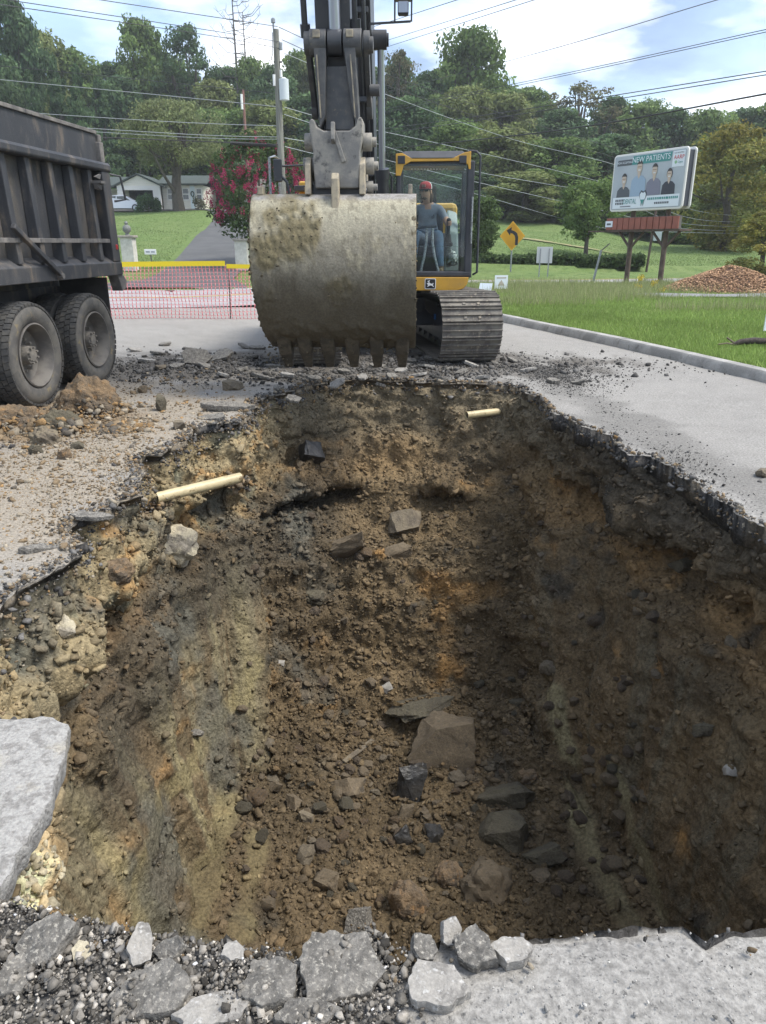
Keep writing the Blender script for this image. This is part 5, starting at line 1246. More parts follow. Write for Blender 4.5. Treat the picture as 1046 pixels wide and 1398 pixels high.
# fingers close round the joystick
base = 12
for k, (zz_, L_) in enumerate(((1.895, .9), (1.878, 1.0), (1.861, .95), (1.846, .8))):
    b_ = len(nodes)
    nodes += [((JX + .030, JY + .018, zz_), .0085), ((JX + .036, JY - .018, zz_), .0085), ((JX + .012, JY - .040 * L_, zz_ - .003), .008), ((JX - .018, JY - .034 * L_, zz_ - .004), .0075)]
    edges += [(base, b_), (b_, b_ + 1), (b_ + 1, b_ + 2), (b_ + 2, b_ + 3)]; region += [2] * 4
b_ = len(nodes); nodes += [((JX - .03, JY + .012, 1.895), .0095), ((JX - .036, JY - .02, 1.905), .0085)]; edges += [(base, b_), (b_, b_ + 1)]; region += [2, 2]
person = person_mesh('person', nodes, edges, [m_shirt, m_jean, m_skin, m_boot], region, None, UM)
person.location = ex.location
tag(person, 'operator in grey t-shirt, blue jeans and red cap seated in the cab', 'person')
HC = Vector((px0 - .043, -.472, 2.325)); HM = UM @ Matrix.Translation(HC) @ Matrix.Rotation(R(-16), 4, 'Z') @ Matrix.Rotation(R(5), 4, 'X')
fc = MB(HM); fc.hexa([(-.017, -.100, -.035), (.017, -.100, -.035), (.012, -.085, -.035), (-.012, -.085, -.035), (-.009, -.105, .012), (.009, -.105, .012), (.008, -.08, .012), (-.008, -.08, .012)]).build('nose', m_skin, person, bevel=.006)
MB(HM).ball((.081, .01, -.012), (.012, .022, .032), 10, 8).build('ear', m_skin, person, smooth=True); MB(HM).ball((-.081, .01, -.012), (.012, .022, .032), 10, 8).build('ear', m_skin, person, smooth=True)
MB(HM).box(-.024, .024, -.100, -.09, -.070, -.062).build('mouth', M('lips', (.45, .22, .17), rough=.6), person, bevel=.003)
gl_ = MB(HM).box(-.066, -.008, -.103, -.093, -.004, .032).box(.008, .066, -.103, -.093, -.004, .032).box(-.075, .075, -.096, -.09, .018, .030).box(-.083, -.075, -.095, .02, .015, .028).box(.075, .083, -.095, .02, .015, .028)
gl_.build('sunglasses', M('dark_lens', (.012, .012, .014), rough=.2), person, bevel=.004)
hr = MB(HM); hr.ball((0, .03, -.01), (.090, .085, .095), 16, 10).ball((.062, .05, -.085), (.042, .055, .085), 12, 8).ball((-.055, .055, -.08), (.038, .05, .075), 12, 8).ball((0, .07, -.08), (.075, .04, .09), 12, 8)
hr.build('hair', m_hair, person, smooth=True)
MB(HM).ball((0, -.066, -.098), (.040, .022, .020), 12, 8).build('beard', m_hair, person, smooth=True)
capb = MB(HM); pr_ = [(.103, 0), (.103, .03), (.095, .065), (.07, .09), (.03, .103), (.0, .105)]
n_ = 32; P = []; Fs = []
for r_, h_ in pr_:
    for i in range(n_):
        a = 2 * math.pi * i / n_; P.append((r_ * .92 * math.cos(a), r_ * math.sin(a) + .005, h_ + .03))
fr_, wh_ = MB(HM), MB(HM)
for k in range(len(pr_) - 1):
    for i in range(n_):
        a = (i + .5) / n_ * 360; q = (k * n_ + i, k * n_ + (i + 1) % n_, (k + 1) * n_ + (i + 1) % n_, (k + 1) * n_ + i)
        (fr_ if 190 < a < 350 else wh_)._add([P[j] for j in q], [(0, 1, 2, 3)])
capo = fr_.build('cap', m_red, person, smooth=True); wh_.build('cap_mesh', m_mesh, capo, smooth=True)
MB(HM).prism([(-.075, -.085), (-.06, -.145), (-.03, -.175), (0, -.18), (.03, -.175), (.06, -.145), (.075, -.085)], 'z', .028, .036).build('cap_brim', M('dark_red_cloth', (.08, .015, .02), rough=.85), capo, bevel=.003)
MB(HM).box(-.028, .028, -.108, -.097, .058, .092).build('cap_badge', M('badge', (.42, .22, .20), rough=.8), capo)
for i, (a, b, w_, h_) in enumerate(((.075, 2.055, .045, .006), (.072, 2.04, .05, .006), (.085, 2.07, .012, .016), (.07, 2.026, .03, .005))):
    MB(UM).box(px0 + a - w_ / 2, px0 + a + w_ / 2, -.487, -.47, b - h_ / 2 - .08, b + h_ / 2 - .08).build('shirt_print', m_inkb, person)
bagp = rock_verts(77, 3, 12, .12)[0] * np.array([.10, .07, .16]) + np.array([1.27, -.72, 1.38])
o = npmesh('plastic_bag', bagp @ um.T, ico(3)[1], M('clear_plastic_bag', (.33, .38, .38), (.5, .55, .55), scale=12, rough=.3, spec=.7), smooth=True); o.location = ex.location
tag(o, 'crumpled grey plastic bag beside the operator in the cab', 'bag')
# ================================================================ DUMP TRUCK
m_tb = M('truck_black', (.042, .045, .052), (.075, .075, .078), scale=3, lo=.42, hi=.66, stretch=(1, 1, .35), c3=(.165, .135, .105), s3=6, lo3=.52, hi3=.72, rough=.6, bump=.12, bscale=12, bdist=.02, fine=.15)
m_tb2 = M('truck_side_sheet', (.050, .052, .058), (.10, .092, .083), scale=3, lo=.42, hi=.64, stretch=(1, 1, .3), c3=(.22, .175, .125), s3=5, lo3=.53, hi3=.74, rough=.7, bump=.2, bscale=7, bdist=.04, fine=.18)
m_rail = M('dusty_rail', (.13, .125, .12), (.22, .205, .19), scale=6, rough=.8, c3=(.07, .07, .072), s3=9, lo3=.55, hi3=.7)
m_tyre = M('tyre_rubber', (.038, .039, .040), (.075, .072, .066), scale=9, rough=.9, fine=.2)
m_wall = M('dusty_sidewall', (.125, .118, .105), (.085, .082, .078), scale=7, lo=.42, hi=.6, c3=(.20, .165, .10), s3=9, lo3=.57, hi3=.70, rough=.95, bump=.25, bscale=40, bdist=.008)
m_rim = M('dusty_wheel_steel', (.17, .158, .14), (.115, .107, .10), scale=6, rough=.7, metal=.2, c3=(.23, .19, .135), s3=8, lo3=.6, hi3=.75)
m_hub = M('hub_steel', (.15, .14, .125), (.22, .20, .17), scale=14, rough=.85, bump=.3)
tk = empty('dump_truck', (-3.56, 8.28, 0), R(-5.5), 'black tandem axle dump truck standing beside the pit', 'dump truck')
ZB, ZT = 1.22, 2.42
XS = .10                                        # outer plane of the rails
# body
def side(xo, s, mir=False):
    f = lambda x: xo + s * x
    MB().box(min(f(-.16), f(-.13)), max(f(-.16), f(-.13)), -3.2, 1.50, 1.44, 2.42).build('side_sheet', m_tb2, tk)
    rl = MB(); rl.prism([(f(-.12), 1.22), (f(0), 1.22), (f(0), 1.37), (f(-.15), 1.47), (f(-.15), 1.22)], 'y', -3.2, 1.62).build('bottom_rail', m_tb, tk, bevel=.008)
    tr = MB(); tr.prism([(f(-.17), 2.40), (f(.005), 2.40), (f(.02), 2.42), (f(.02), 2.47), (f(0), 2.50), (f(-.17), 2.50)], 'y', -3.2, 1.56).build('top_rail', m_tb, tk, bevel=.008)
    MB().box(min(f(-.12), f(-.07)), max(f(-.12), f(-.07)), -3.2, 1.46, 2.501, 2.80).build('side_board', m_tb, tk, bevel=.006)
    MB().box(min(f(-.13), f(-.05)), max(f(-.13), f(-.05)), -3.2, 1.44, 2.801, 2.84).build('board_cap', m_rail, tk, bevel=.005)
    for k in range(10):
        yk = 1.12 - k * .44
        mb = MB(); mb.hexa([(f(-.128), yk - .045, 1.40), (f(-.01), yk - .04, 1.40), (f(-.01), yk + .04, 1.40), (f(-.128), yk + .045, 1.40), (f(-.128), yk - .055, 2.40), (f(-.045), yk - .045, 2.40), (f(-.045), yk + .045, 2.40), (f(-.128), yk + .055, 2.40)])
        mb.build('rib', m_tb, tk, bevel=.008)
    MB().box(min(f(-.03), f(-.002)), max(f(-.03), f(-.002)), -3.2, 1.36, 1.60, 1.645).build('tie_bar', m_rail, tk, bevel=.004)
    MB().hexa([(f(-.16), 1.42, 1.38), (f(.0), 1.40, 1.38), (f(.0), 1.60, 1.38), (f(-.16), 1.60, 1.38), (f(-.16), 1.36, 2.40), (f(.0), 1.34, 2.40), (f(.0), 1.54, 2.40), (f(-.16), 1.54, 2.40)]).build('corner_post', m_tb, tk, bevel=.01)
side(XS, 1); side(-2.54, -1)
MB().box(-2.40, -.04, 1.50, 1.56, 1.44, 2.46).build('tailgate', m_tb2, tk, bevel=.01)
MB().box(-2.40, -.04, -3.2, 1.5, 1.40, 1.44).build('body_floor', m_tb, tk)
MB().box(-2.40, -.04, -3.24, -3.2, 1.40, 2.9).build('headboard', m_tb, tk)
# fittings on the side
MB().prism([(-.14 + 1.24, 2.32), (1.24, 2.30), (1.28, 2.36), (1.24, 2.36)], 'x', XS, XS + .02).prism([(1.08, 2.245), (1.20, 2.245), (1.20, 2.275), (1.08, 2.275)], 'x', XS - .02, XS + .10).prism([(1.10, 2.19), (1.17, 2.18), (1.20, 2.245), (1.08, 2.245)], 'x', XS, XS + .06).build('step_bracket', m_rail, tk, bevel=.004)
MB().box(XS - .09, XS - .02, 1.42, 1.52, 2.5, 2.72).cyl((XS - .05, 1.47, 2.72), (XS - .05, 1.47, 2.80), .03, n=10).build('tarp_catch', m_rail, tk, bevel=.01)
la = MB().box(XS - .12, XS - .02, 1.56, 1.60, 2.14, 2.38); la.build('latch_plate', m_tb, tk, bevel=.006)
MB().tube([(XS - .0, 1.56, 2.38), (XS + .10, 1.62, 2.36), (XS + .13, 1.64, 2.10), (XS + .0, 1.60, 2.08)], .014).build('latch_loop', m_tb, tk, smooth=True)
MB().box(XS - .012, XS + .012, 1.49, 1.54, 1.52, 1.58).build('marker_lamp', M('red_lens', (.42, .02, .03), rough=.3), tk, bevel=.01)
MB().bar((XS + .02, -.75, 1.75), (XS + .03, .02, 1.27), .05, .05).build('tarp_arm', m_tb, tk, bevel=.008)
MB().cyl((XS + .0, .0, 1.27), (XS + .06, .0, 1.27), .03, n=12).build('arm_pivot', m_rail, tk, smooth=True)
MB().prism([(1.50, 1.22), (1.66, 1.22), (1.76, 1.14), (1.72, 1.05), (1.60, 1.02)], 'x', XS - .16, XS - .02).build('tail_bracket', m_rail, tk, bevel=.01)
# chassis
MB().box(-.72, -.60, -3.4, 1.35, .78, 1.10).box(-1.84, -1.72, -3.4, 1.35, .78, 1.10).box(-1.72, -.72, -1.4, -1.28, .82, 1.06).box(-1.72, -.72, .9, 1.02, .82, 1.06).build('chassis_rail', m_tb, tk, bevel=.01)
MB().box(-.70, -.62, -3.2, 1.45, 1.101, 1.40).box(-1.82, -1.74, -3.2, 1.45, 1.101, 1.40).build('body_runner', m_tb, tk)
for yk in [1.2 - .5 * i for i in range(9)]:
    MB().box(-2.38, -.06, yk - .04, yk + .04, 1.29, 1.398).build('cross_sill', m_tb, tk)
MB().box(-.60, .02, 1.30, 1.314, .56, 1.20).build('mud_flap', M('flap_rubber', (.035, .036, .038), (.06, .058, .055), scale=5, rough=.85, fine=.15), tk, bevel=.004)
MB().box(-2.46, -1.84, 1.30, 1.314, .56, 1.20).build('mud_flap', MATS['flap_rubber'], tk, bevel=.004)
for yk in (-.66, .66):
    MB().cyl((-2.2, yk, .52), (-.25, yk, .52), .09, n=16).ball((-1.22, yk, .54), (.26, .24, .24), 16, 10).build('axle', m_tb, tk, smooth=True)
MB().box(-.82, -.72, -.95, .95, .62, .72).box(-1.72, -1.62, -.95, .95, .62, .72).build('walking_beam', m_tb, tk, bevel=.02)
# wheels: outer pairs; local axis x, outer face at x=0 (mirrored for the far side)
RW = .525
tp = [(.305, -.06), (.335, -.025), (.40, -.008), (.455, -.012), (.495, -.035), (.512, -.06), (.512, -.24), (.495, -.262), (.44, -.285), (.335, -.27), (.305, -.24)]
o = MB().lathe([(r_, h_) for r_, h_ in tp], 72, 'x').build('tyre', m_wall, smooth=True); tyre_me = o.data; bpy.data.objects.remove(o)
tb = MB()
for row, (xa, xb, w0) in enumerate(((-.020, -.075, 0), (-.082, -.137, .5), (-.145, -.200, 0), (-.207, -.268, .5))):
    nb = 50
    for i in range(nb):
        a0 = 2 * math.pi * (i + w0 + .06) / nb; a1 = 2 * math.pi * (i + w0 + .90) / nb; sk_ = 2 * math.pi * .18 / nb
        r0, r1 = .500, .528
        ra = .512 if row == 0 else r1; rb = .512 if row == 3 else r1
        def q(x, a, r_): return (x, r_ * math.cos(a), r_ * math.sin(a))
        tb.hexa([q(xa, a0, r0 - .012), q(xa, a1, r0 - .012), q(xb, a1 + sk_, r0 - .012), q(xb, a0 + sk_, r0 - .012), q(xa, a0, ra), q(xa, a1, ra), q(xb, a1 + sk_, rb), q(xb, a0 + sk_, rb)])
o = tb.build('tread', m_tyre); tread_me = o.data; bpy.data.objects.remove(o)
o = MB().lathe([(.318, -.035), (.322, -.018), (.308, -.012), (.298, -.03), (.290, -.07), (.268, -.11), (.262, -.165), (.24, -.18), (.12, -.185), (.105, -.17), (.0, -.17)], 56, 'x').build('wheel', m_rim, smooth=True); rim_me = o.data; bpy.data.objects.remove(o)
hb = MB().cyl((-.18, 0, 0), (-.075, 0, 0), .098, .09, n=24).cyl((-.075, 0, 0), (-.062, 0, 0), .062, .058, n=20)
for i in range(8):
    a = 2 * math.pi * i / 8; hb.cyl((-.08, .078 * math.cos(a), .078 * math.sin(a)), (-.05, .078 * math.cos(a), .078 * math.sin(a)), .012, n=6)
o = hb.build('hub', m_hub, smooth=True); hub_me = o.data; bpy.data.objects.remove(o)
nut = MB().cyl((-.185, 0, 0), (-.135, 0, 0), .019, .016, n=6)
o = nut.build('wheel_nut', m_hub); nut_me = o.data; bpy.data.objects.remove(o)
def wheel(x, y, flip, hubs=True):
    w = bpy.data.objects.new('wheel', rim_me); link(w, tk); w.location = (x, y, RW)
    w.rotation_euler = (rnd.uniform(0, 6), 0, math.pi if flip else 0)
    for nm, me in (('tyre', tyre_me), ('tread', tread_me)) + ((('hub', hub_me),) if hubs else ()):
        c_ = bpy.data.objects.new(nm, me); link(c_, w)
    if hubs:
        for i in range(10):
            a = 2 * math.pi * i / 10; c_ = bpy.data.objects.new('wheel_nut', nut_me); link(c_, w); c_.location = (0, .155 * math.cos(a), .155 * math.sin(a))
for yk in (-.66, .66):
    wheel(.13, yk, False); wheel(-.20, yk, False, False); wheel(-2.44, yk, True); wheel(-2.11, yk, True, False)
# ================================================================ BACKGROUND THINGS
# ---- house
m_sid = M('cream_siding', (.76, .73, .65), (.68, .65, .58), scale=2, rough=.8, stretch=(.2, .2, 6))
m_roof = M('green_shingle', (.045, .062, .058), (.065, .08, .074), scale=8, rough=.95, bump=.4, bscale=20, bdist=.03)
m_trim = M('white_trim', (.72, .71, .68), rough=.6); m_pane = M('window_glass', (.05, .065, .075), rough=.08, spec=.8)
m_dark = M('carport_dark', (.13, .12, .105), (.10, .095, .085), scale=3, rough=.9)  # mottled dark brown shared by carport walls, stakes and shed roof
HZ = ztf(-22, 82)
hs = empty('house', (-26.2, 81.0, HZ), 0, 'low white house with green roof and carport up the drive', 'house')
HW = 2.25
fa = []
MB().box(4.0, 8.1, 0, 6, 0, HW).build('wall', m_sid, hs)
for i in range(9): MB().box(3.99, 8.11, -.022, -.001, .02 + i * .225, .02 + i * .225 + .21).build('siding_board', m_sid, hs)
rf = MB(); rf.hexa([(3.5, -.5, HW), (8.6, -.5, HW), (8.6, 3.1, HW + 1.0), (3.5, 3.1, HW + 1.0), (3.5, -.5, HW + .14), (8.6, -.5, HW + .14), (8.6, 3.1, HW + 1.14), (3.5, 3.1, HW + 1.14)]); rf.hexa([(3.5, 6.5, HW), (8.6, 6.5, HW), (8.6, 3.1, HW + 1.0), (3.5, 3.1, HW + 1.0), (3.5, 6.5, HW + .14), (8.6, 6.5, HW + .14), (8.6, 3.1, HW + 1.14), (3.5, 3.1, HW + 1.14)])
roof = rf.build('roof', m_roof, hs)
MB().hexa([(-7, -.6, HW - .2), (-.2, -.6, HW - .2), (-.2, 3, HW + .85), (-7, 3, HW + .85), (-7, -.6, HW - .05), (-.2, -.6, HW - .05), (-.2, 3, HW + 1.0), (-7, 3, HW + 1.0)]).build('wing_roof', m_roof, hs)
MB().box(-7, -.2, 2.6, 6, 0, HW - .2).build('wing_wall', m_sid, hs)
# carport gable: front face polygon with opening
gx0, gx1, gm = -.3, 4.0, 1.85
MB().prism([(gx0, HW - .1), (gx1, HW - .1), (gm, HW + .85)], 'y', -.8, -.7).build('gable', m_sid, hs)
MB().box(gx0, gx0 + .55, -.8, -.6, 0, HW - .1).box(gx1 - .75, gx1, -.8, -.6, 0, HW - .1).box(gx0, gx1, -.82, -.7, HW - .5, HW - .1).build('carport_post', m_trim, hs)
MB().box(gx0 + .1, gx1 - .05, 4.6, 4.8, 0, HW).box(gx1 - .2, gx1 - .05, -.6, 4.6, 0, HW).build('carport_wall', m_dark, hs)
g = MB()
for (xa, xb) in ((gx0 - .45, gm), (gx1 + .45, gm)):
    g.hexa([(xa, -1.0, HW - .28), (xb, -1.0, HW + .9), (xb, 5, HW + .9), (xa, 5, HW - .28), (xa, -1.0, HW - .12), (xb, -1.0, HW + 1.05), (xb, 5, HW + 1.05), (xa, 5, HW - .12)])
g.build('carport_roof', m_roof, hs)
MB().cyl((gm + .15, 0, HW + .9), (gm + .15, 0, HW + 2.0), .03, n=6).build('roof_vent', m_dark, hs)
def win(x0, x1, z0, z1):
    w = MB().box(x0 - .1, x1 + .1, -.07, -.024, z0 - .1, z0).box(x0 - .1, x1 + .1, -.07, -.024, z1, z1 + .1).box(x0 - .1, x0, -.07, -.024, z0, z1).box(x1, x1 + .1, -.07, -.024, z0, z1).box(x0, x1, -.065, -.03, (z0 + z1) / 2 - .05, (z0 + z1) / 2 + .05).build('window', m_trim, hs)
    MB().box(x0, x1, -.035, -.028, z0, z1).build('pane', m_pane, w)
win(4.55, 5.4, .95, 1.9); win(6.05, 6.6, .95, 1.9); win(7.45, 7.9, .95, 1.9)
dr = MB().box(6.8, 7.25, -.06, -.024, 0, 2.15).build('door', M('pale_blue_door', (.62, .70, .74), rough=.5), hs)
wr_ = MB(); 
for i in range(20):
    a = 2 * math.pi * i / 20; wr_.ball((7.02 + .15 * math.cos(a), -.09, 1.45 + .22 * math.sin(a)), .055, 6, 4)
wr_.build('wreath', M('wreath_green', (.03, .06, .04), rough=.9), dr)
MB().box(6.72, 6.8, -.07, -.024, 0, 2.25).box(7.25, 7.33, -.07, -.024, 0, 2.25).box(6.72, 7.33, -.07, -.024, 2.15, 2.25).build('door_frame', m_trim, hs)
# shed behind the crape myrtle
sh_ = empty('shed', (-14.2, 80, ztf(-14, 80) - .1), 0, 'grey shed half hidden behind the pink flowering tree', 'shed')
MB().box(0, 3.4, 0, 3, 0, 2.1).build('wall', M('shed_wall', (.28, .27, .25), rough=.9), sh_); MB().hexa([(-.3, -.3, 2.1), (3.7, -.3, 2.1), (3.7, 3.3, 2.1), (-.3, 3.3, 2.1), (.6, 1.2, 3.0), (2.8, 1.2, 3.0), (2.8, 1.8, 3.0), (.6, 1.8, 3.0)]).build('roof', m_dark, sh_)
# ---- sedan by the carport
m_car = M('silver_paint', (.55, .56, .57), rough=.28, metal=.55, coat=.5)
CZ = ztf(-26, 77.2) + .06
car = empty('car', (-25.2, 77.4, CZ), R(3), 'silver sedan parked before the carport of the white house', 'car')
body = [(-2.35, .32), (-2.40, .62), (-2.32, .86), (-1.62, .94), (-.95, 1.36), (-.3, 1.46), (.45, 1.42), (1.25, 1.0), (2.05, .86), (2.38, .66), (2.40, .36), (1.95, .26), (-1.9, .26)]
cb = MB(); k = len(body); P = []
for yy_, ins in ((-.90, .0), (-.86, .0), (.86, 0), (.90, 0)):
    for a, b in body:
        tpr = 1.0 if b < .95 else .80
        P.append((a * (.97 if abs(yy_) > .88 else 1), yy_ * tpr, b if abs(yy_) < .88 else b * .98 + .01))
Fs = [tuple(range(k)), tuple(range(4 * k - 1, 3 * k - 1, -1))]
for j in range(3):
    for i in range(k): Fs.append((j * k + i, j * k + (i + 1) % k, (j + 1) * k + (i + 1) % k, (j + 1) * k + i))
cb._add(P, Fs); bo = cb.build('body', m_car, car, smooth=True, bevel=.04)
for (x0, x1, x2, x3) in ((-1.28, -.36, -.36, -.92), (-.26, .98, .42, -.26)):
    MB().prism([(x0, .97), (x1, .97), (x2, 1.36), (x3, 1.33)], 'y', -.80, -.745).build('window', m_pane, bo); MB().prism([(x0, .97), (x1, .97), (x2, 1.36), (x3, 1.33)], 'y', .745, .80).build('window', m_pane, bo)
for wx in (-1.45, 1.42):
    for wy in (-.86, .86):
        w = MB().cyl((wx, wy - .1, .32), (wx, wy + .1, .32), .32, n=20).build('wheel', m_tyre, car, smooth=True); MB().cyl((wx, wy - .11, .32), (wx, wy + .11, .32), .2, n=16).build('rim', m_chrome, w, smooth=True)
MB().box(2.30, 2.42, -.8, -.5, .62, .76).build('headlight', m_white, car, bevel=.02); MB().box(-2.42, -2.30, -.8, -.5, .70, .84).build('tail_light', MATS['red_lens'], car, bevel=.02)
# ---- gate pillars
def pillar(x, y, h, fin, label):
    g = empty('gate_pillar', (x, y, ztf(x, y)), 0, label, 'pillar')
    MB().box(-.28, .28, -.28, .28, 0, h).build('shaft', M('pillar_brick_white', (.60, .58, .53), (.5, .48, .43), scale=6, rough=.9, bump=.6, bscale=12), g, bevel=.01)
    MB().box(-.36, .36, -.36, .36, h + .001, h + .10).build('cap', M('pillar_cap', (.36, .33, .29), (.28, .25, .22), scale=6, rough=.9), g, bevel=.015)
    if fin:
        f = MB(); f.lathe([(.0, h + .10), (.12, h + .11), (.07, h + .18), (.17, h + .28), (.19, h + .38), (.15, h + .50), (.06, h + .56), (.09, h + .62), (.05, h + .70), (0, h + .72)], 16).build('pineapple_finial', M('finial_stone', (.15, .16, .15), (.2, .21, .2), scale=15, rough=.9, bump=.8, bscale=20), g, smooth=True)
pillar(-11.75, 36.3, 1.45, True, 'white gate pillar with pineapple finial by the driveway')
pillar(-6.55, 36.4, 1.30, False, 'white gate pillar without finial beside the pink flowering tree')
p = py(208, 368, 34.5)
sg = empty('lawn_sign', (p.x, 34.5, ztf(p.x, 34.5)), 0, 'small white name sign on a thin stake in the front lawn', 'sign')
MB().box(-.02, .02, -.02, .02, 0, 1.0).build('stake', m_dark, sg); bd = MB().box(-.26, .26, -.04, -.02, .92, 1.14).build('board', m_white, sg, bevel=.01)
for k_, (a, b) in enumerate(((-.20, -.02), (.03, .2))): MB().box(a, b, -.044, -.041, 1.0, 1.06).build('lettering', M('grey_print', (.3, .32, .34), rough=.8), bd)

# ---- orange safety fence with yellow top band
fe = empty('safety_fence', (0, 17.05, 0), 0, 'pink orange plastic mesh fence with yellow top tape closing the road', 'fence')
m_mesh_o = M('orange_plastic', (.92, .36, .38), (.88, .42, .44), scale=9, rough=.6, trans=.35)
m_tape = M('yellow_tape', (.85, .66, .02), rough=.5)
fx0, fx1, fh = -9.4, -2.7, 1.12
r2 = np.random.default_rng(3)
Vf = []; Ff = []
def strand(a, b, w, horiz):
    k = len(Vf); (x0, z0), (x1, z1) = a, b
    if horiz: q = [(x0, z0 - w), (x1, z1 - w), (x1, z1 + w), (x0, z0 + w)]
    else: q = [(x0 - w, z0), (x0 + w, z0), (x1 + w, z1), (x1 - w, z1)]
    for yy_ in (-.002, .002):
        for x_, z_ in q: Vf.append((x_, yy_ + .03 * math.sin(x_ * 2.1) + .015 * math.sin(z_ * 5 + x_), z_))
    for f_ in ((0, 1, 2, 3), (7, 6, 5, 4), (0, 4, 5, 1), (3, 2, 6, 7), (0, 3, 7, 4), (1, 5, 6, 2)): Ff.append([k + i for i in f_])
def wob(x, z): return (x + .012 * math.sin(z * 9 + x * 3), z + .012 * math.sin(x * 2.3 + z * 4))
nx = int((fx1 - fx0) / .085); nz = 15
for i in range(nx):
    x_ = fx0 + i * .085
    for j in range(nz):
        strand(wob(x_, fh * j / nz + .01), wob(x_, fh * (j + 1) / nz + .01), .0068 + .003 * (j % 2), False)
for j in range(nz + 1):
    for i in range(nx):
        strand(wob(fx0 + i * .085, fh * j / nz + .01), wob(fx0 + (i + 1) * .085, fh * j / nz + .01), .0038, True)
o = npmesh('mesh_panel', Vf, Ff, m_mesh_o, fe); o['kind'] = 'stuff'
MB().box(fx0, -3.45, -.03, -.024, fh - .02, fh + .085, rot=(0, R(-.5), 0)).build('tape', m_tape, fe); MB().box(-3.42, fx1, -.035, -.029, fh - .05, fh + .04, rot=(0, R(1), 0)).build('tape', m_tape, fe)
for x_ in (-9.3, -6.5, -3.40): MB().box(x_ - .012, x_ + .012, .02, .04, 0, fh + .05, rot=(0, R(2), 0)).build('stake', m_dark, fe)

# ---- billboard
A = py(832, 290, 31.6); B = py(931, 284, 28.4)
a2 = Vector((A.x, A.y)); b2 = Vector((B.x, B.y)); ang = math.atan2(b2.y - a2.y, b2.x - a2.x); L = (b2 - a2).length
zb = (A.z + B.z) / 2; BH = 2.02
bb = empty('billboard', (a2.x, a2.y, 0), ang, 'poster billboard on two brown posts advertising a dental practice', 'billboard')
print('BILLBOARD', a2, b2, L, zb, math.degrees(ang))
m_grp = M('poster_grey', (.36, .40, .44), (.42, .46, .50), scale=.6, rough=.5); m_teal2 = M('poster_teal', (.06, .26, .25), rough=.5); m_whp = M('poster_white', (.70, .75, .80), rough=.5)
m_char = M('poster_charcoal', (.09, .10, .115), rough=.5); m_pbl = M('poster_blue', (.30, .40, .52), rough=.5); m_ppu = M('poster_purple', (.20, .20, .26), rough=.5); m_pbk = M('poster_navy', (.04, .045, .06), rough=.5)
m_psk = M('poster_skin', (.52, .42, .34), rough=.5); m_phair = M('poster_hair', (.05, .045, .045), rough=.5); m_red2 = M('poster_red', (.55, .05, .06), rough=.5); m_brn = M('brown_post', (.085, .060, .048), (.12, .09, .07), scale=5, rough=.9, bump=.4, bscale=20)
pane = MB().prism(rrect(L / 2, zb + BH / 2, L / 2, BH / 2, .14), 'y', .0, .07).build('panel', m_trim, bb, bevel=.02)
MB().prism(rrect(L / 2, zb + BH / 2, L / 2 - .07, BH / 2 - .07, .08), 'y', -.012, -.002).build('poster', m_grp, pane)
MB().prism(rrect(L / 2 + .02, zb + BH / 2, L / 2, BH / 2, .14), 'y', .36, .42).build('rear_panel', m_trim, bb, bevel=.02)
MB().box(.3, L - .06, .075, .355, zb + .1, zb + BH - .1).build('panel_frame', m_pbk, bb)
def T(x, z, y=-.03): return Matrix.Translation((x * L, y, zb + z * BH)) @ Matrix.Rotation(R(90), 4, 'X')
def pbox(x0, x1, z0, z1, m_, y=-.02, nm='print', sk_=0.0):
    return MB().prism([(x0 * L, zb + z0 * BH), (x1 * L, zb + z0 * BH), ((x1 + sk_) * L, zb + z1 * BH), ((x0 + sk_) * L, zb + z1 * BH)], 'y', y, y + .004).build(nm, m_, pane)
pbox(.27, .79, .80, .945, m_teal2, -.022, 'banner', .015); pbox(.06, .275, .80, .90, m_char, -.020, 'banner', .01)
pbox(.045, .955, .05, .25, m_whp, -.021, 'caption_strip'); pbox(.815, .965, .69, .945, m_whp, -.022, 'badge_panel')
text('NEW PATIENTS', 'lettering', .27, m_whp, pane, T(.53, .873), xs=.98); text('NOW ACCEPTING', 'lettering', .10, m_whp, pane, T(.168, .85), xs=.9)
text('NOW ACCEPTING', 'lettering', .055, m_pbk, pane, T(.89, .91), xs=.95); text('AARP', 'lettering', .19, m_red2, pane, T(.895, .84)); 
MB().cyl((.86 * L, -.03, zb + .765 * BH), (.86 * L, -.026, zb + .765 * BH), .055, n=14).build('print', M('poster_green', (.25, .45, .25), rough=.5), pane); text('Cigna', 'lettering', .10, m_teal2, pane, T(.915, .762))
text('DENTAL', 'lettering', .25, m_teal2, pane, T(.295, .165), xs=.72)
for (xa, xb, za, zb_, mm) in ((.085, .19, .175, .215, m_char), (.085, .19, .12, .16, m_char), (.16, .30, .075, .095, m_char), (.54, .63, .175, .215, m_teal2), (.64, .70, .175, .215, m_teal2), (.71, .79, .175, .215, m_teal2), (.80, .94, .175, .215, m_teal2), (.64, .83, .10, .135, m_char)):
    w_ = .012 * (1 if zb_ - za < .03 else 1.4); x_ = xa
    while x_ < xb: pbox(x_, x_ + w_, za, zb_, mm, -.027); x_ += w_ * 1.45
tooth = [(-.05, .0), (-.10, .10), (-.105, .20), (-.06, .27), (0, .235), (.06, .27), (.105, .20), (.10, .10), (.05, .0), (.03, -.14), (.01, -.04), (-.01, -.04), (-.03, -.14)]
def toothp(sc_, m_, y): MB().prism([(.475 * L + a * sc_ * 1.25, zb + .17 * BH + b * sc_) for a, b in tooth], 'y', y, y + .004).build('print', m_, pane)
toothp(1.35, m_pbk, -.030); toothp(1.12, m_whp, -.036)
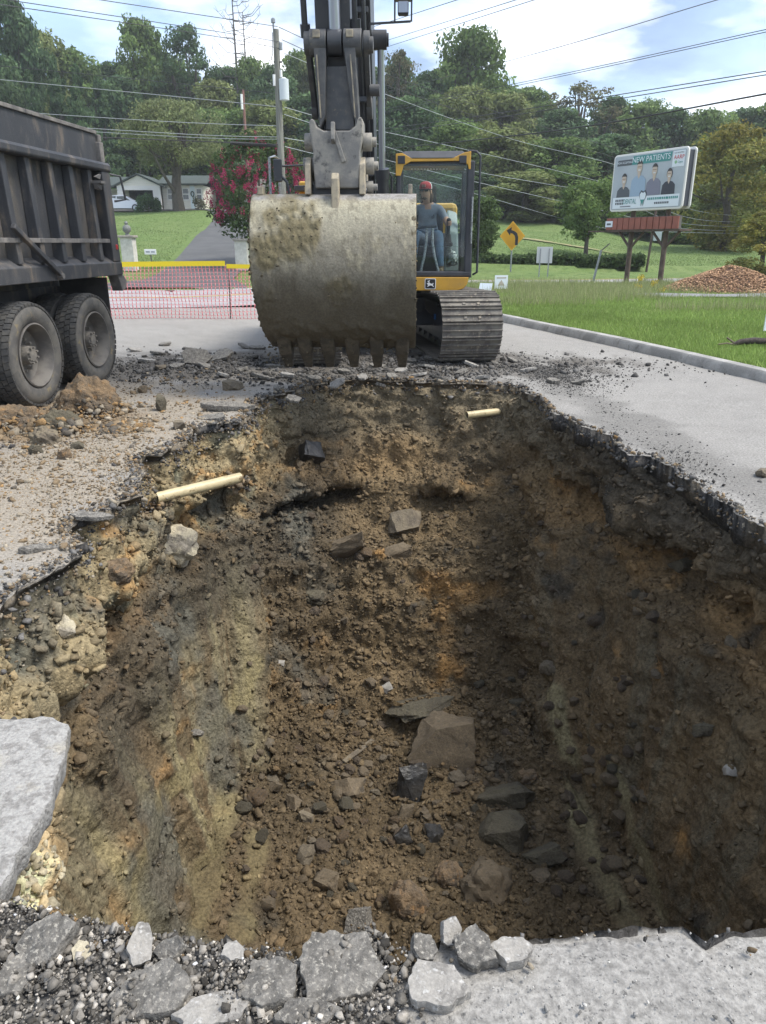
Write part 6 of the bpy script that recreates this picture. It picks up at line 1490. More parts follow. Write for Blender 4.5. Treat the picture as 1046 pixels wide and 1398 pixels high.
MB().prism([(.475 * L + a * 1.1, zb + .15 * BH + b * .8) for a, b in tooth if b < .15], 'y', -.042, -.038).build('print', m_teal2, pane)
def portrait(x, top, s, cloth, long_hair=False):
    z0 = .25; hx = x * L; hz = zb + top * BH; q = s * .155
    sh_w = s * .34
    MB().prism([(hx - sh_w, zb + z0 * BH), (hx + sh_w, zb + z0 * BH), (hx + sh_w * .92, hz - q * 3.6), (hx + sh_w * .55, hz - q * 2.9), (hx, hz - q * 2.6), (hx - sh_w * .55, hz - q * 2.9), (hx - sh_w * .92, hz - q * 3.6)], 'y', -.026, -.022).build('print', cloth, pane)
    MB().prism([(hx - q * .45, hz - q * 2.2), (hx + q * .45, hz - q * 2.2), (hx + q * .4, hz - q * 2.7), (hx, hz - q * 3.4), (hx - q * .4, hz - q * 2.7)], 'y', -.030, -.027).build('print', m_psk, pane)
    el = [(hx + q * .78 * math.cos(2 * math.pi * i / 18), hz - q * 1.15 + q * 1.18 * math.sin(2 * math.pi * i / 18)) for i in range(18)]
    MB().prism([(hx + (a - hx) * 1.16, hz - q * 1.0 + (b - hz + q * 1.15) * 1.1 + (q * .0)) for a, b in el if b > hz - q * (1.15 if not long_hair else 2.0)], 'y', -.030, -.027).build('print', m_phair, pane)
    MB().prism([(hx + (a - hx) * .95, min(b, hz - q * .45)) for a, b in el], 'y', -.036, -.031).build('print', m_psk, pane)
    MB().box(hx - q * .55, hx + q * .55, -.038, -.0365, hz - q * 1.08, hz - q * .94).build('print', M('poster_brow', (.24, .17, .13), rough=.5), pane)
    MB().box(hx - q * .32, hx + q * .32, -.038, -.0365, hz - q * 1.72, hz - q * 1.56).build('print', m_whp, pane)
portrait(.185, .645, 1.0, m_char); portrait(.39, .84, 1.12, m_pbl); portrait(.60, .76, 1.06, m_ppu); portrait(.80, .66, .92, m_pbk, True)
# skirt of brown panels, catwalk, posts and braces
for i in range(12):
    x0 = -.05 + i * (L + .05) / 12
    MB().box(x0 + .02, x0 + (L + .05) / 12 - .02, -.06, -.02, zb - .66 - .0, zb - .24).build('skirt_panel', M('skirt_terracotta', (.30, .105, .075), (.25, .09, .065), scale=4, rough=.8), bb)
MB().box(-.06, .32, -.085, -.062, zb - .56, zb - .34).build('name_plate', m_whp, bb); MB().box(.02, .24, -.089, -.086, zb - .49, zb - .42).build('print', m_char, bb)
MB().box(-.1, L + .05, -.02, .62, zb - .74, zb - .67).build('catwalk', m_brn, bb)
MB().box(-1.0, -.1, -.1, .5, zb - .73, zb - .68).build('catwalk_extension', m_brn, bb)
MB().box(-.05, L - .02, -.015, .1, zb - .665, zb - .22).build('skirt_backing', m_dark, bb)
for px_ in (.28 * L, .76 * L):
    MB().cyl((px_, .3, -.2), (px_, .3, zb + BH * .6), .10, .085, n=14).build('post', m_brn, bb, smooth=True)
    MB().bar((px_, .3, zb - 1.35), (px_ - .65, .3, zb - .74), .07, .07).bar((px_, .3, zb - 1.35), (px_ + .65, .3, zb - .74), .07, .07).build('brace', m_brn, bb)
# ---- yellow curve sign
p = py(697, 373, 38.2)
cs = empty('curve_sign', (p.x, 38.2, ztf(p.x, 38.2) - .05), R(-28), 'yellow diamond road sign with black left curve arrow', 'sign')
ph = py(697, 322, 38.2).z - cs.location.z; ds = .66
bdp = MB().prism([(0, ph - ds * 1.02), (ds * .96, ph), (0, ph + ds * 1.02), (-ds * .96, ph)], 'y', -.03, -.022).build('sign_plate', M('sign_yellow', (.80, .42, .02), rough=.4), cs)
MB().prism([(0, ph - ds * .98), (ds * .92, ph), (0, ph + ds * .98), (-ds * .92, ph)], 'y', -.034, -.031).prism([(0, ph - ds * .92), (ds * .86, ph), (0, ph + ds * .92), (-ds * .86, ph)], 'y', -.034, -.031).build('border', MATS['sign_yellow'], bdp)
arw = [(.16, -.42), (.30, -.42), (.30, -.05), (.24, .12), (.10, .22), (-.06, .27), (-.04, .40), (-.30, .25), (-.12, .02), (-.09, .14), (.04, .09), (.13, .0), (.16, -.12)]
MB().prism([(a * ds / .66, ph + b * ds / .66) for a, b in arw], 'y', -.042, -.036).build('arrow', m_inkb, bdp)
MB().box(-.03, .03, -.02, .03, -.1, ph + .1).build('post', m_zinc, cs)
# ---- back of a sign on two posts
p = py(742, 372, 36.4); rs = empty('rear_facing_sign', (p.x, 36.4, .0), R(-6), 'blank back of a white road sign on two posts', 'sign')
zc = py(742, 348, 36.4).z
MB().box(-.36, .36, -.01, .0, zc - .36, zc + .36).build('sign_plate', M('bare_aluminium', (.50, .52, .52), rough=.5, metal=.2), rs)
for x_ in (-.2, .2): MB().box(x_ - .025, x_ + .025, -.05, -.011, -.1, zc + .28).build('post', m_zinc, rs)
# ---- leaning utility marker post
p = py(809, 388, 30.5); lp_ = empty('marker_post', (p.x, 30.5, .05), 0, 'leaning grey metal post with a bent arm by the road', 'post')
MB().cyl((0, 0, 0), (.22, 0, 1.28), .045, n=10).build('post', m_zinc, lp_, smooth=True); MB().cyl((.22, 0, 1.26), (.52, 0, 1.52), .022, n=8).build('arm', m_dark, lp_, smooth=True)
# ---- thin pole with meter box behind billboard
p = py(905, 372, 37.5); mp_ = empty('meter_pole', (p.x + .05, 40, ztf(p.x, 40)), 0, 'thin brown pole with a pale box behind the billboard posts', 'pole')
MB().cyl((0, 0, 0), (.15, 0, 3.6), .06, n=10).build('post', m_brn, mp_, smooth=True); MB().box(.12, .52, -.15, .05, 1.5, 2.5).build('meter_box', M('meter_grey', (.38, .44, .44), rough=.5), mp_, bevel=.02)
# ---- small things in the grass
p = py(684, 393, 25.0); ys_ = empty('yard_sign', (p.x, 25.0, .10), R(12), 'small white yard sign with printed picture in tall grass', 'sign')
b_ = MB().box(-.22, .22, -.01, .01, .10, .52).build('board', m_whp, ys_); MB().prism([(-.12, .2), (.0, .38), (.12, .2)], 'y', -.014, -.011).box(-.16, .16, -.014, -.011, .42, .46).build('print', M('tan_print', (.42, .38, .32), rough=.8), b_)
MB().box(-.19, -.18, -.005, .005, -.1, .1).box(.18, .19, -.005, .005, -.1, .1).build('stake', m_dark, ys_)
p = py(664, 392, 24.5); y2 = empty('yard_sign', (p.x, 24.6, .1), R(-30), 'faded low yard sign leaning beside the printed one', 'sign'); MB().box(-.22, .2, -.01, .01, .05, .30, rot=(R(-25), 0, 0)).build('board', m_whp, y2); MB().box(-.01, .01, -.0, .01, -.1, .2).build('stake', m_dark, y2)
p = py(647, 403, 20.0); wb = empty('white_box', (p.x, 20.0, .10), R(5), 'white utility cover box behind the track', 'box')
MB().box(-.24, .24, -.15, .15, 0, .22).build('base', m_white, wb, bevel=.01); MB().box(-.08, .08, -.06, .06, .221, .30).box(-.03, .03, -.03, .03, .30, .36).build('lid', m_white, wb, bevel=.006)
p = py(1044, 445, 13.2); y3 = empty('yard_sign', (p.x + .12, 13.2, .1), R(15), 'white yard sign at the far end of the verge', 'sign'); MB().box(-.15, .2, -.008, .008, .06, .34).build('board', m_whp, y3); MB().box(-.01, .01, -.005, .005, -.1, .08).build('stake', m_dark, y3)
q0 = py(1000, 465, 11.3)
br_ = empty('fallen_branch', (q0.x, 11.3, .14), 0, 'dark fallen branch with a few twigs lying on the verge grass', 'branch')
MB().tube([(0, 0, .02), (.12, 0, .06), (.35, .05, .075), (.7, 0, .06), (1.1, -.1, .04)], [.02, .045, .05, .045, .035], 10).build('limb', M('branch_bark', (.035, .028, .024), (.07, .055, .045), scale=20, rough=.9, bump=.5), br_, smooth=True)
MB().tube([(.02, 0, .03), (-.10, -.05, .05), (-.22, -.03, .03)], .012, 6).tube([(.05, 0, .04), (-.02, .05, .09), (-.06, .06, .12)], .014, 6).build('twig', m_tan, br_, smooth=True)

# ---- utility pole
UP = py(390, 372, 30.0); PX = UP.x
m_pole = M('pole_wood', (.23, .23, .20), (.15, .15, .13), scale=4, stretch=(6, 6, .5), rough=.95, bump=.4, bscale=12)
topz = py(381, 40, 30.0).z
up = empty('utility_pole', (PX, 30.0, 0), 0, 'grey wooden utility pole carrying a white transformer', 'utility pole')
MB().cyl((0, 0, -.2), (.02, 0, topz), .15, .105, n=16).build('pole', m_pole, up, smooth=True)
tz = py(391, 122, 30).z
MB().cyl((.24, -.12, tz - .36), (.24, -.12, tz + .30), .17, n=20).cyl((.24, -.12, tz + .30), (.24, -.12, tz + .36), .15, .05, n=20).build('transformer', M('transformer_grey', (.55, .60, .62), rough=.45), up, smooth=True)
MB().cyl((.16, -.16, tz + .36), (.16, -.16, tz + .58), .045, n=10).cyl((-.10, -.1, tz + .10), (-.10, -.1, tz + .45), .05, n=10).build('bushing', m_white, up, smooth=True)
MB().cyl((-.06, 0, topz), (-.06, 0, topz + .35), .03, n=8).cyl((-.06, 0, topz + .2), (-.06, 0, topz + .32), .075, n=10).cyl((.16, 0, topz - .62), (.16, 0, topz - .40), .07, n=10).build('insulator', m_zinc, up, smooth=True)
MB().bar((-.1, -.05, topz - 1.0), (.2, -.05, topz - 1.0), .05, .05).build('crossarm', m_dark, up)
MB().tube([(-.10, -.08, tz + .3), (-.16, -.1, tz + 1.0), (-.12, -.08, topz - .8), (-.10, -.05, topz - .1)], .012, 6).build('drop_wire', m_inkb, up)
cz_ = py(360, 196.6, 29.7).z; MB().cyl((-1.75, -.35, cz_ + .03), (-.15, -.06, cz_ - .03), .06, n=10).build('cable_splice', m_inkb, up, smooth=True)
pf = py(333, 145, 62); fp = empty('utility_pole', (pf.x, 62, ztf(pf.x, 62)), 0, 'small reddish distant utility pole among the trees', 'utility pole')
MB().cyl((0, 0, 0), (0, 0, py(333, 122, 62).z - fp.location.z), .12, .09, n=10).build('pole', M('reddish_pole', (.22, .12, .10), rough=.9), fp, smooth=True); MB().cyl((-.12, -.1, 8.0), (-.12, -.1, 9.0), .09, n=8).build('insulator', m_white, fp, smooth=True)

# ---- overhead wires (each one thing, spanning at its own distance)
m_wire = M('wire_dark', (.05, .05, .055), rough=.6); m_wirel = M('wire_bright', (.42, .44, .45), rough=.35, metal=.3)
m_cable = M('thick_cable', (.03, .03, .033), rough=.7)
def wire(pts, r_, mt, label, sag=0.0):
    Q = [py(*p) for p in pts]
    if pts[-1][0] > 650: Q.append(Q[-1] + (Q[-1] - Q[-2]).normalized() * 14)      # runs on past the verge
    if pts[0][0] < 0: Q.insert(0, Q[0] + (Q[0] - Q[1]).normalized() * 14)         # runs on behind the truck
    P = catmull([tuple(q) for q in Q], 12 * len(Q), closed=False); t = np.linspace(0, 1, len(P)); P[:, 2] -= sag * 4 * t * (1 - t)
    tag(MB().tube([tuple(p) for p in P], r_, 6).build('overhead_wire', mt, smooth=True), label, 'wire', 'overhead wires')
wire([(-60, -11, 18), (285, 41, 27), (382, 57, 30)], .010, m_wire, 'thin dark wire above the spruces, upper one of a pair')
wire([(-60, -3, 18), (285, 48, 27), (383, 66, 30)], .010, m_wire, 'thin dark wire above the spruces, lower one of a pair')
wire([(-40, -28, 19), (140, 0, 24), (379, 36, 30)], .011, m_wire, 'dark wire running to the top of the utility pole')
# a second pole stands behind the boom and carries the wires that climb over the road
p2 = py(479, 40, 46); up2 = empty('utility_pole', (p2.x, 46, ztf(p2.x, 46)), 0, 'wooden utility pole standing directly behind the excavator boom', 'utility pole')
MB().cyl((0, 0, -.2), (0, 0, p2.z - up2.location.z), .15, .10, n=14).build('pole', m_pole, up2, smooth=True); MB().box(-.9, .9, -.06, .06, p2.z - up2.location.z - .9, p2.z - up2.location.z - .78).build('crossarm', m_dark, up2)
for (y0, pts, rr_, mt, lb) in ((44, [(507, 37, 26), (623, 0, 15), (700, -24, 11)], .006, m_wire, 'thin wire rising from the work lamp to the clouds'),
        (70, [(528, 55, 28), (700, 1, 15), (760, -18, 12)], .006, m_wire, 'thin wire over the tall lacy tree, upper one'), (80, [(528, 64, 28), (725, 1, 15), (790, -20, 12)], .006, m_wire, 'thin wire over the tall lacy tree, lower one'),
        (138, [(694, 83, 22), (978, 0, 14), (1060, -24, 12)], .006, m_wire, 'single thin wire crossing the bright cloud'), (158, [(694, 116, 22), (1046, 40, 14), (1120, 24, 12)], .006, m_wire, 'thin wire of a close pair below the bright cloud, upper'),
        (162, [(694, 119, 22), (1046, 43.5, 14), (1120, 28, 12)], .006, m_wire, 'thin wire of a close pair below the bright cloud, lower'), (182, [(675, 155, 24), (1046, 97, 16), (1130, 84, 14)], .009, m_wire, 'dark wire above the thick cable, upper one'),
        (188, [(675, 161, 24), (1046, 102, 16), (1130, 89, 14)], .009, m_wire, 'dark wire above the thick cable, lower one'), (208, [(530, 203, 38), (760, 178, 25), (1046, 128, 17), (1130, 112, 15)], .018, m_cable, 'thick black cable crossing in front of the wooded hill')):
    wire([(479, y0, 46)] + pts, rr_, mt, lb)
ORD = 'topmost second third fourth fifth sixth lowest'.split()
for i, pts in enumerate(([(381, 37, 30), (525, 100, 36), (720, 166, 44), (908, 225, 50), (985, 268, 52), (1100, 286, 54)], [(385, 54, 30), (525, 115, 36), (710, 178, 44), (880, 228, 50), (965, 272, 52), (1100, 292, 54)], [(387, 72, 30), (525, 128, 36), (700, 190, 44), (857, 231, 50), (945, 286, 52), (1100, 299, 54)],
        [(388, 146, 30), (470, 168, 34), (640, 205, 42), (840, 254, 50), (945, 298, 52), (1100, 304, 54)], [(388, 156, 30), (470, 182, 34), (640, 232, 42), (830, 267, 50), (935, 305, 52), (1100, 309, 54)], [(388, 188, 30), (470, 204, 34), (640, 246, 42), (835, 290, 50), (935, 312, 52), (1100, 316, 54)], [(389, 200, 30), (470, 220, 34), (640, 262, 42), (818, 310, 50), (935, 317, 52), (1100, 320, 54)])):
    wire(pts, .012, m_wirel if i > 1 else m_wire, ORD[i] + ' slack wire sloping from the pole down past the billboard')
for i, (a, b, c_, d_) in enumerate(((0, 104, 384, 146), (0, 85, 384, 128), (60, 155, 386, 172), (140, 176, 387, 187), (143, 181, 387, 190))):
    wire([(a - 140, b - 9, 33), ((a + c_) / 2, (b + d_) / 2 + 2, 31.5), (c_, d_, 30.1)], .010, m_wirel if i != 1 else m_wire, 'topmost second third fourth lowest'.split()[i] + ' bright wire strung before the dark spruces to the pole')
wire([(-80, 179, 23), (153, 188, 27), (330, 195, 29.4), (389, 198, 30.0)], .016, m_cable, 'thick black cable passing over the front lawn tree')

# ---- bark mulch piles
def mulch(x, y, w, h, Y, label, seed, n=5500):
    p = py(x, y, Y); k = Y / ray(x, y).y / FPX; rx_ = w * k / 2; hh = h * k
    r_ = np.random.default_rng(seed); a = r_.uniform(0, 2 * np.pi, n); q = np.sqrt(r_.uniform(0, 1, n))
    X_ = rx_ * q * np.cos(a); Y_ = rx_ * .8 * q * np.sin(a); prof_ = hh * np.clip(1 - q ** 1.25, 0, 1) * (1 + .12 * fbm(np.column_stack([X_ * 2, Y_ * 2, 0 * X_]), 3, seed))
    root = empty('mulch_pile', (p.x, Y, .1), 0, label, 'mulch pile')
    g = 40; aa = np.linspace(0, 2 * np.pi, g, endpoint=False); V = []
    for f in np.linspace(0, 1, 14):
        for t in aa: V.append((rx_ * f * math.cos(t), rx_ * .8 * f * math.sin(t), hh * .96 * (1 - f ** 1.25) - .02))
    npmesh('heap', V, grid_faces(g, 14, True), M('mulch_core', (.17, .095, .055), (.10, .06, .04), scale=20, rough=1, bump=1, bscale=30, bdist=.05), root, smooth=True)
    o = scatter('wood_chips', np.column_stack([X_, Y_, prof_]), r_.uniform(.018, .05, n), np.array([[.36, .225, .135]]) * r_.uniform(.45, 1.6, (n, 1)), m_crumb, sub=1, seed=seed, flat=(.2, .4)); o.parent = root
mulch(992, 408, 185, 33, 25.5, 'broad heap of brown wood chip mulch behind the verge', 21); mulch(1066, 408, 90, 32, 25.8, 'smaller wood chip heap at the foot of the yellow green bush', 22, 2000)
# ================================================================ TREES AND PLANTS
m_leaf = M('leaves', None, attr=True, rough=.75, spec=.25, trans=.42)
m_bark = M('bark', (.10, .085, .07), (.065, .055, .045), scale=6, stretch=(3, 3, .6), rough=.95, bump=.8, bscale=14, bdist=.05)
m_dead = M('dead_wood', (.16, .145, .14), (.11, .10, .095), scale=6, rough=.95)
def leaf_mass(cl, per, size, cols, r, flat=.6, droop=0.0, aspect=.62):
    """cl: list of (centre, radii) clumps; leaf rhombs on and inside each clump"""
    n = len(cl) * per
    C = np.repeat(np.array([c for c, _ in cl]), per, 0); Rr = np.repeat(np.array([q for _, q in cl]), per, 0)
    d = r.normal(size=(n, 3)); d /= np.linalg.norm(d, axis=1)[:, None]
    rad = r.uniform(.35, 1.05, n) ** .6
    P = C + d * Rr * rad[:, None]
    P[:, 2] -= droop * rad * np.abs(r.normal(0, .5, n))
    nrm = d * .7 + r.normal(0, .6, (n, 3)) + np.array([0, 0, .35]); nrm /= np.linalg.norm(nrm, axis=1)[:, None]
    t = np.cross(nrm, r.normal(size=(n, 3))); t /= np.linalg.norm(t, axis=1)[:, None]
    if droop: t = t * .5 + np.array([0, 0, -1.0]) * droop; t /= np.linalg.norm(t, axis=1)[:, None]
    b = np.cross(nrm, t); s = size * r.uniform(.6, 1.35, n)
    t = t * s[:, None]; b = b * (s * aspect)[:, None]
    V = np.stack([P - t, P - b * .9 - t * .1, P + t, P + b * .9 + t * .15], 1).reshape(-1, 3)
    F = np.arange(n * 4).reshape(n, 4)
    cc = np.repeat(r.uniform(.72, 1.28, len(cl)), per) * r.uniform(.72, 1.3, n)
    mixv = np.clip(np.repeat(r.uniform(0, 1, len(cl)), per) + r.normal(0, .25, n), 0, 1)[:, None]
    col_ = (np.array(cols[0]) * (1 - mixv) + np.array(cols[1]) * mixv) * cc[:, None]
    return V, F, np.repeat(col_, 4, 0)
def tree_proto(seed, H, W, base, cols, ncl=60, per=130, leaf=.26, clump=.16, shape='round', trunk_r=.03, limbs=8, mat=None, droop=0.0, gap=0.0, name='tree', thin=1.0):
    r = np.random.default_rng(seed); cl = []
    while len(cl) < ncl:
        u = r.uniform(-1, 1, 3)
        h = (u[2] + 1) / 2
        if shape == 'round': w = math.sqrt(max(0, 1 - (2 * h - 1) ** 2)) * (1 - .15 * h) 
        elif shape == 'cone': w = (1 - h) * .95 + .06
        elif shape == 'oak': w = math.sqrt(max(0, 1 - (1.7 * h - .8) ** 2)) if h < .97 else .2
        else: w = .75 * math.sqrt(max(0, 1 - (2 * h - 1) ** 4))
        rr = math.hypot(u[0], u[1])
        if rr > 1: continue
        k = w * W / 2
        if shape != 'cone' and rr < .35 and r.random() < .5: continue
        z = H * (base + (1 - base) * h)
        cr_ = clump * W * r.uniform(.65, 1.3) * (1.0 if shape != 'cone' else (.12 + .85 * (1 - h)))
        if gap and r.random() < gap: cr_ *= .55
        cl.append(((u[0] * k * .9, u[1] * k * .9, min(z, H - cr_ * .45)), (cr_, cr_, cr_ * (.62 if shape != 'cone' else .38))))
    V, F, C = leaf_mass(cl, per, leaf, cols, r, droop=droop)
    root = bpy.data.objects.new(name, None); col.objects.link(root)
    mb = MB()
    tr_ = trunk_r * H; pts = [(0, 0, -.3)]; 
    for i in range(1, 7): pts.append((r.normal(0, .012) * H, r.normal(0, .012) * H, H * .14 * i))
    mb.tube(pts, [tr_ * q for q in (1.25, 1, .85, .7, .55, .38, .2)], 9)
    for i in range(limbs):
        c, q = cl[r.integers(len(cl))]; k = 1 + int(r.integers(0, 4)); p0 = Vector(pts[k]); p1 = Vector(c)
        if p1.z < p0.z + .3: continue
        md = p0.lerp(p1, .5) + Vector((0, 0, -.06 * H * r.random()))
        mb.tube([p0, md, p1], [tr_ * .42, tr_ * .28, tr_ * .1], 6)
    mb.build('trunk', m_bark, root, smooth=True)
    npmesh('crown', V, F, mat or m_leaf, root, colors=C)
    root['H'] = H; root['W'] = W
    return root
G_MID = ((.105, .170, .050), (.165, .235, .075)); G_DARK = ((.062, .115, .052), (.10, .16, .068)); G_OLIVE = ((.15, .185, .062), (.205, .235, .09)); G_YEL = ((.28, .245, .06), (.16, .185, .05)); G_BR = ((.105, .120, .06), (.16, .145, .08))
protos_t = {
 'broad': [tree_proto(301, 15, 11, .06, G_MID, 80, 190, leaf=.27, name='broadleaf_tree'), tree_proto(302, 15, 11, .05, G_DARK, 80, 190, leaf=.27, name='broadleaf_tree'), tree_proto(303, 15, 12, .08, G_MID, 76, 190, leaf=.27, name='broadleaf_tree'), tree_proto(309, 15, 11, .06, G_OLIVE, 78, 190, leaf=.27, name='broadleaf_tree')],
 'oak': [tree_proto(304, 17, 10, .30, G_MID, 90, 100, leaf=.22, clump=.13, shape='oak', gap=.25, limbs=16, name='oak_tree'), tree_proto(305, 17, 10, .2, G_DARK, 90, 100, leaf=.22, clump=.13, shape='oak', gap=.25, limbs=16, name='oak_tree')],
 'spruce': [tree_proto(306, 18, 8, .03, G_DARK, 110, 95, leaf=.30, clump=.17, shape='cone', droop=.7, limbs=4, name='spruce_tree'), tree_proto(307, 18, 8.5, .03, G_DARK, 110, 95, leaf=.30, clump=.18, shape='cone', droop=.8, limbs=4, name='spruce_tree')],
 'lacy': [tree_proto(308, 17, 11, .10, G_BR, 120, 50, leaf=.20, clump=.10, shape='oak', gap=.5, limbs=22, name='lacy_tree'), tree_proto(310, 17, 12, .12, G_MID, 130, 80, leaf=.20, clump=.12, shape='oak', gap=.45, limbs=22, name='lacy_tree')],
 'yellow': [tree_proto(311, 13, 10, .04, G_YEL, 80, 150, leaf=.2, clump=.13, name='yellowing_tree')],
}
used = set()
def plant(kind, v, x, ytop, Y, wpx, label, group=None, ybase=None, name=None):
    pr = protos_t[kind][v % len(protos_t[kind])]
    p = py(x, ytop, Y); zb_ = ztf(p.x, Y) - .1; H = p.z - zb_
    if id(pr) in used: o = copy_tree(pr)
    else: o = pr; used.add(id(pr))
    k = Y / ray(x, ytop).y / FPX; W = wpx * k
    o.location = (p.x, Y, zb_); o.rotation_euler = (0, 0, rnd.uniform(0, 6.28)); o.scale = (W / pr['W'], W / pr['W'], H / pr['H'])
    return tag(o, label, 'tree', group)
LB = 'leafy green tree in the dense wood on the hillside'
GB = 'trees of the hillside wood'
for i, (x, yt, Y, w) in enumerate([(12, -6, 98, 95), (48, 44, 108, 115), (95, 70, 112, 110), (150, 88, 116, 110), (225, 78, 120, 120), (310, 95, 118, 110), (285, 150, 98, 100), (660, 100, 112, 110), (720, 120, 116, 110), (615, 95, 114, 90), (-20, 60, 92, 90), (160, 105, 104, 90), (215, 80, 118, 80), (290, 112, 104, 90), (342, 82, 112, 85), (372, 92, 108, 80), (405, 72, 114, 90), (440, 70, 112, 90), (490, 90, 110, 100), (545, 80, 108, 90),
                                   (585, 100, 104, 90), (690, 130, 100, 110), (735, 142, 112, 100), (835, 134, 110, 90), (880, 140, 106, 110), (925, 150, 104, 100), (970, 152, 100, 110), (1015, 150, 104, 110), (1060, 140, 102, 120), (640, 120, 96, 100), (770, 150, 100, 110),
                                   (560, 135, 86, 110), (620, 165, 82, 120), (690, 178, 80, 130), (760, 190, 78, 130), (830, 185, 82, 130), (900, 205, 76, 130), (960, 215, 70, 130), (1060, 200, 66, 120), (500, 150, 90, 120), (430, 130, 92, 120), (370, 140, 90, 110), (325, 150, 92, 100),
                                   (300, 185, 96, 110), (200, 165, 99, 100), (130, 185, 97, 110), (60, 195, 92, 130), (10, 170, 88, 120), (160, 215, 102, 90), (260, 200, 100, 90), (340, 215, 86, 90), (-60, 140, 85, 120), (1110, 170, 80, 120), (720, 235, 74, 120), (860, 240, 72, 120), (650, 235, 78, 110), (930, 255, 66, 110), (1000, 245, 60, 110), (780, 255, 76, 110)]):
    vv = (i * 7 % 4 if i % 5 else 1); rowd = 'high in' if Y > 95 else 'at the edge of'; kindw = ['fresh green broadleaf tree', 'dark green broadleaf tree', 'mid green spreading tree', 'olive green broadleaf tree'][vv]; plant('broad', vv, x, yt, Y, w, kindw + ' ' + rowd + ' the hillside wood', kindw + 's ' + rowd + ' the wood')
for i, (x, yt, Y, w) in enumerate([(72, 78, 92, 92), (102, 88, 89, 88), (132, 104, 93, 88), (38, 96, 90, 84)]):
    plant('spruce', i, x, yt, Y, w, 'dark drooping spruce standing behind the dump truck body', 'dark spruces')
plant('broad', 0, 188, 26, 116, 100, 'tall oak with open crown rising behind the lawn tree'); plant('oak', 1, 252, 34, 114, 100, 'tall dark oak with open crown next to the bare tree')
plant('broad', 2, 640, 42, 104, 135, 'tallest lacy tree standing beyond the excavator cab'); plant('lacy', 0, 795, 117, 108, 140, 'thin brownish lacy tree on the skyline above the billboard'); plant('lacy', 0, 545, 70, 104, 80, 'thin brownish tree beside the boom cylinder')
plant('lacy', 1, 890, 136, 112, 80, 'thin leaved tree on the skyline beside the billboard top')
plant('yellow', 0, 1012, 168, 54, 150, 'yellow green tree turning colour beside the billboard'); plant('yellow', 0, 1052, 288, 36, 104, 'low yellow green bush behind the mulch heaps', name='bush')
for prs in protos_t.values():
    for pr in prs:
        if id(pr) not in used:
            for ch_ in list(pr.children): bpy.data.objects.remove(ch_)
            bpy.data.objects.remove(pr)
# single trees with their own crown
def single(pr, x, ybase, ytop, Y, wpx, label, cat='tree', zb_=None):
    b = py(x, ybase, Y); z0 = ztf(b.x, Y) - .05 if zb_ is None else zb_; H = py(x, ytop, Y).z - z0; k = Y / ray(x, (ybase + ytop) / 2).y / FPX
    pr.location = (b.x, Y, z0); pr.scale = (wpx * k / pr['W'], wpx * k / pr['W'], H / pr['H']); return tag(pr, label, cat)
single(tree_proto(320, 10.5, 10.5, .46, ((.20, .225, .10), (.15, .185, .075)), 110, 170, leaf=.13, clump=.11, droop=.5, trunk_r=.045, limbs=20, name='lawn_tree'), 245, 290, 138, 75, 165, 'large olive green shade tree in front of the white house')
single(tree_proto(321, 5, 5, .28, G_MID, 40, 160, leaf=.12, clump=.16, trunk_r=.03, name='lawn_tree'), 800, 350, 246, 47, 96, 'small spreading tree on the lawn behind the leaning post')
single(tree_proto(322, 5, 4, .02, ((.06, .10, .03), (.09, .135, .045)), 50, 170, leaf=.11, clump=.17, name='round_tree'), 652, 352, 268, 41, 66, 'rounded green tree standing beside the excavator cab')
# crape myrtle with magenta blossoms
cm = tree_proto(323, 6, 6, .14, ((.05, .085, .03), (.075, .11, .04)), 60, 130, leaf=.10, clump=.14, trunk_r=.018, limbs=14, name='flowering_tree')
single(cm, 360, 372, 186, 38, 150, 'flowering tree full of magenta blossom beside the driveway')
r = np.random.default_rng(77); cl = []
while len(cl) < 260:
    d = r.normal(size=3); d /= np.linalg.norm(d)
    if d[2] < -.55: continue
    cl.append(((d[0] * 2.75 * r.uniform(.8, 1.06), d[1] * 2.75 * r.uniform(.8, 1.06), 3.45 + d[2] * 2.5 * r.uniform(.8, 1.05)), (.13, .13, .24)))
V, F, C = leaf_mass(cl, 34, .050, ((.26, .025, .07), (.42, .06, .14)), r)
npmesh('blossom', V, F, m_leaf, cm, colors=C)
# dead conifer
pd = py(315, -28, 112); zd = ztf(pd.x, 112); Hd = pd.z - zd
dt = empty('dead_tree', (pd.x, 112, zd), 0, 'bare dead conifer with upswept branches on the skyline', 'tree')
mb = MB(); r = np.random.default_rng(31)
mb.tube([(0, 0, 0), (.1, 0, Hd * .5), (0, 0, Hd)], [.30, .18, .04], 8).build('trunk', m_dead, dt, smooth=True)
MB().tube([(.9, .3, Hd * .3), (1.3, .2, Hd * .6), (1.25, .2, Hd * .86)], [.16, .12, .04], 8).build('trunk', m_dead, dt, smooth=True)
mb = MB()
for i in range(58):
    h = r.uniform(.52, .98); a = r.uniform(0, 6.28); L_ = (1.05 - h) * 9.0 * r.uniform(.6, 1.05) + .5; z = Hd * h
    ox = 0 if r.random() < .65 else 1.2
    e = Vector((math.cos(a) * L_ + ox, math.sin(a) * L_, z + L_ * .45)); m1 = Vector((math.cos(a) * L_ * .55 + ox, math.sin(a) * L_ * .55, z + L_ * .05))
    mb.tube([(ox, 0, z), m1, e], [.055, .04, .014], 5)
    for j in range(3):
        t = r.uniform(.4, .95); q = m1.lerp(e, t); mb.tube([q, q + Vector((r.normal(0, .35), r.normal(0, .35), r.uniform(.3, .9)))], [.022, .010], 4)
mb.build('branches', m_dead, dt)
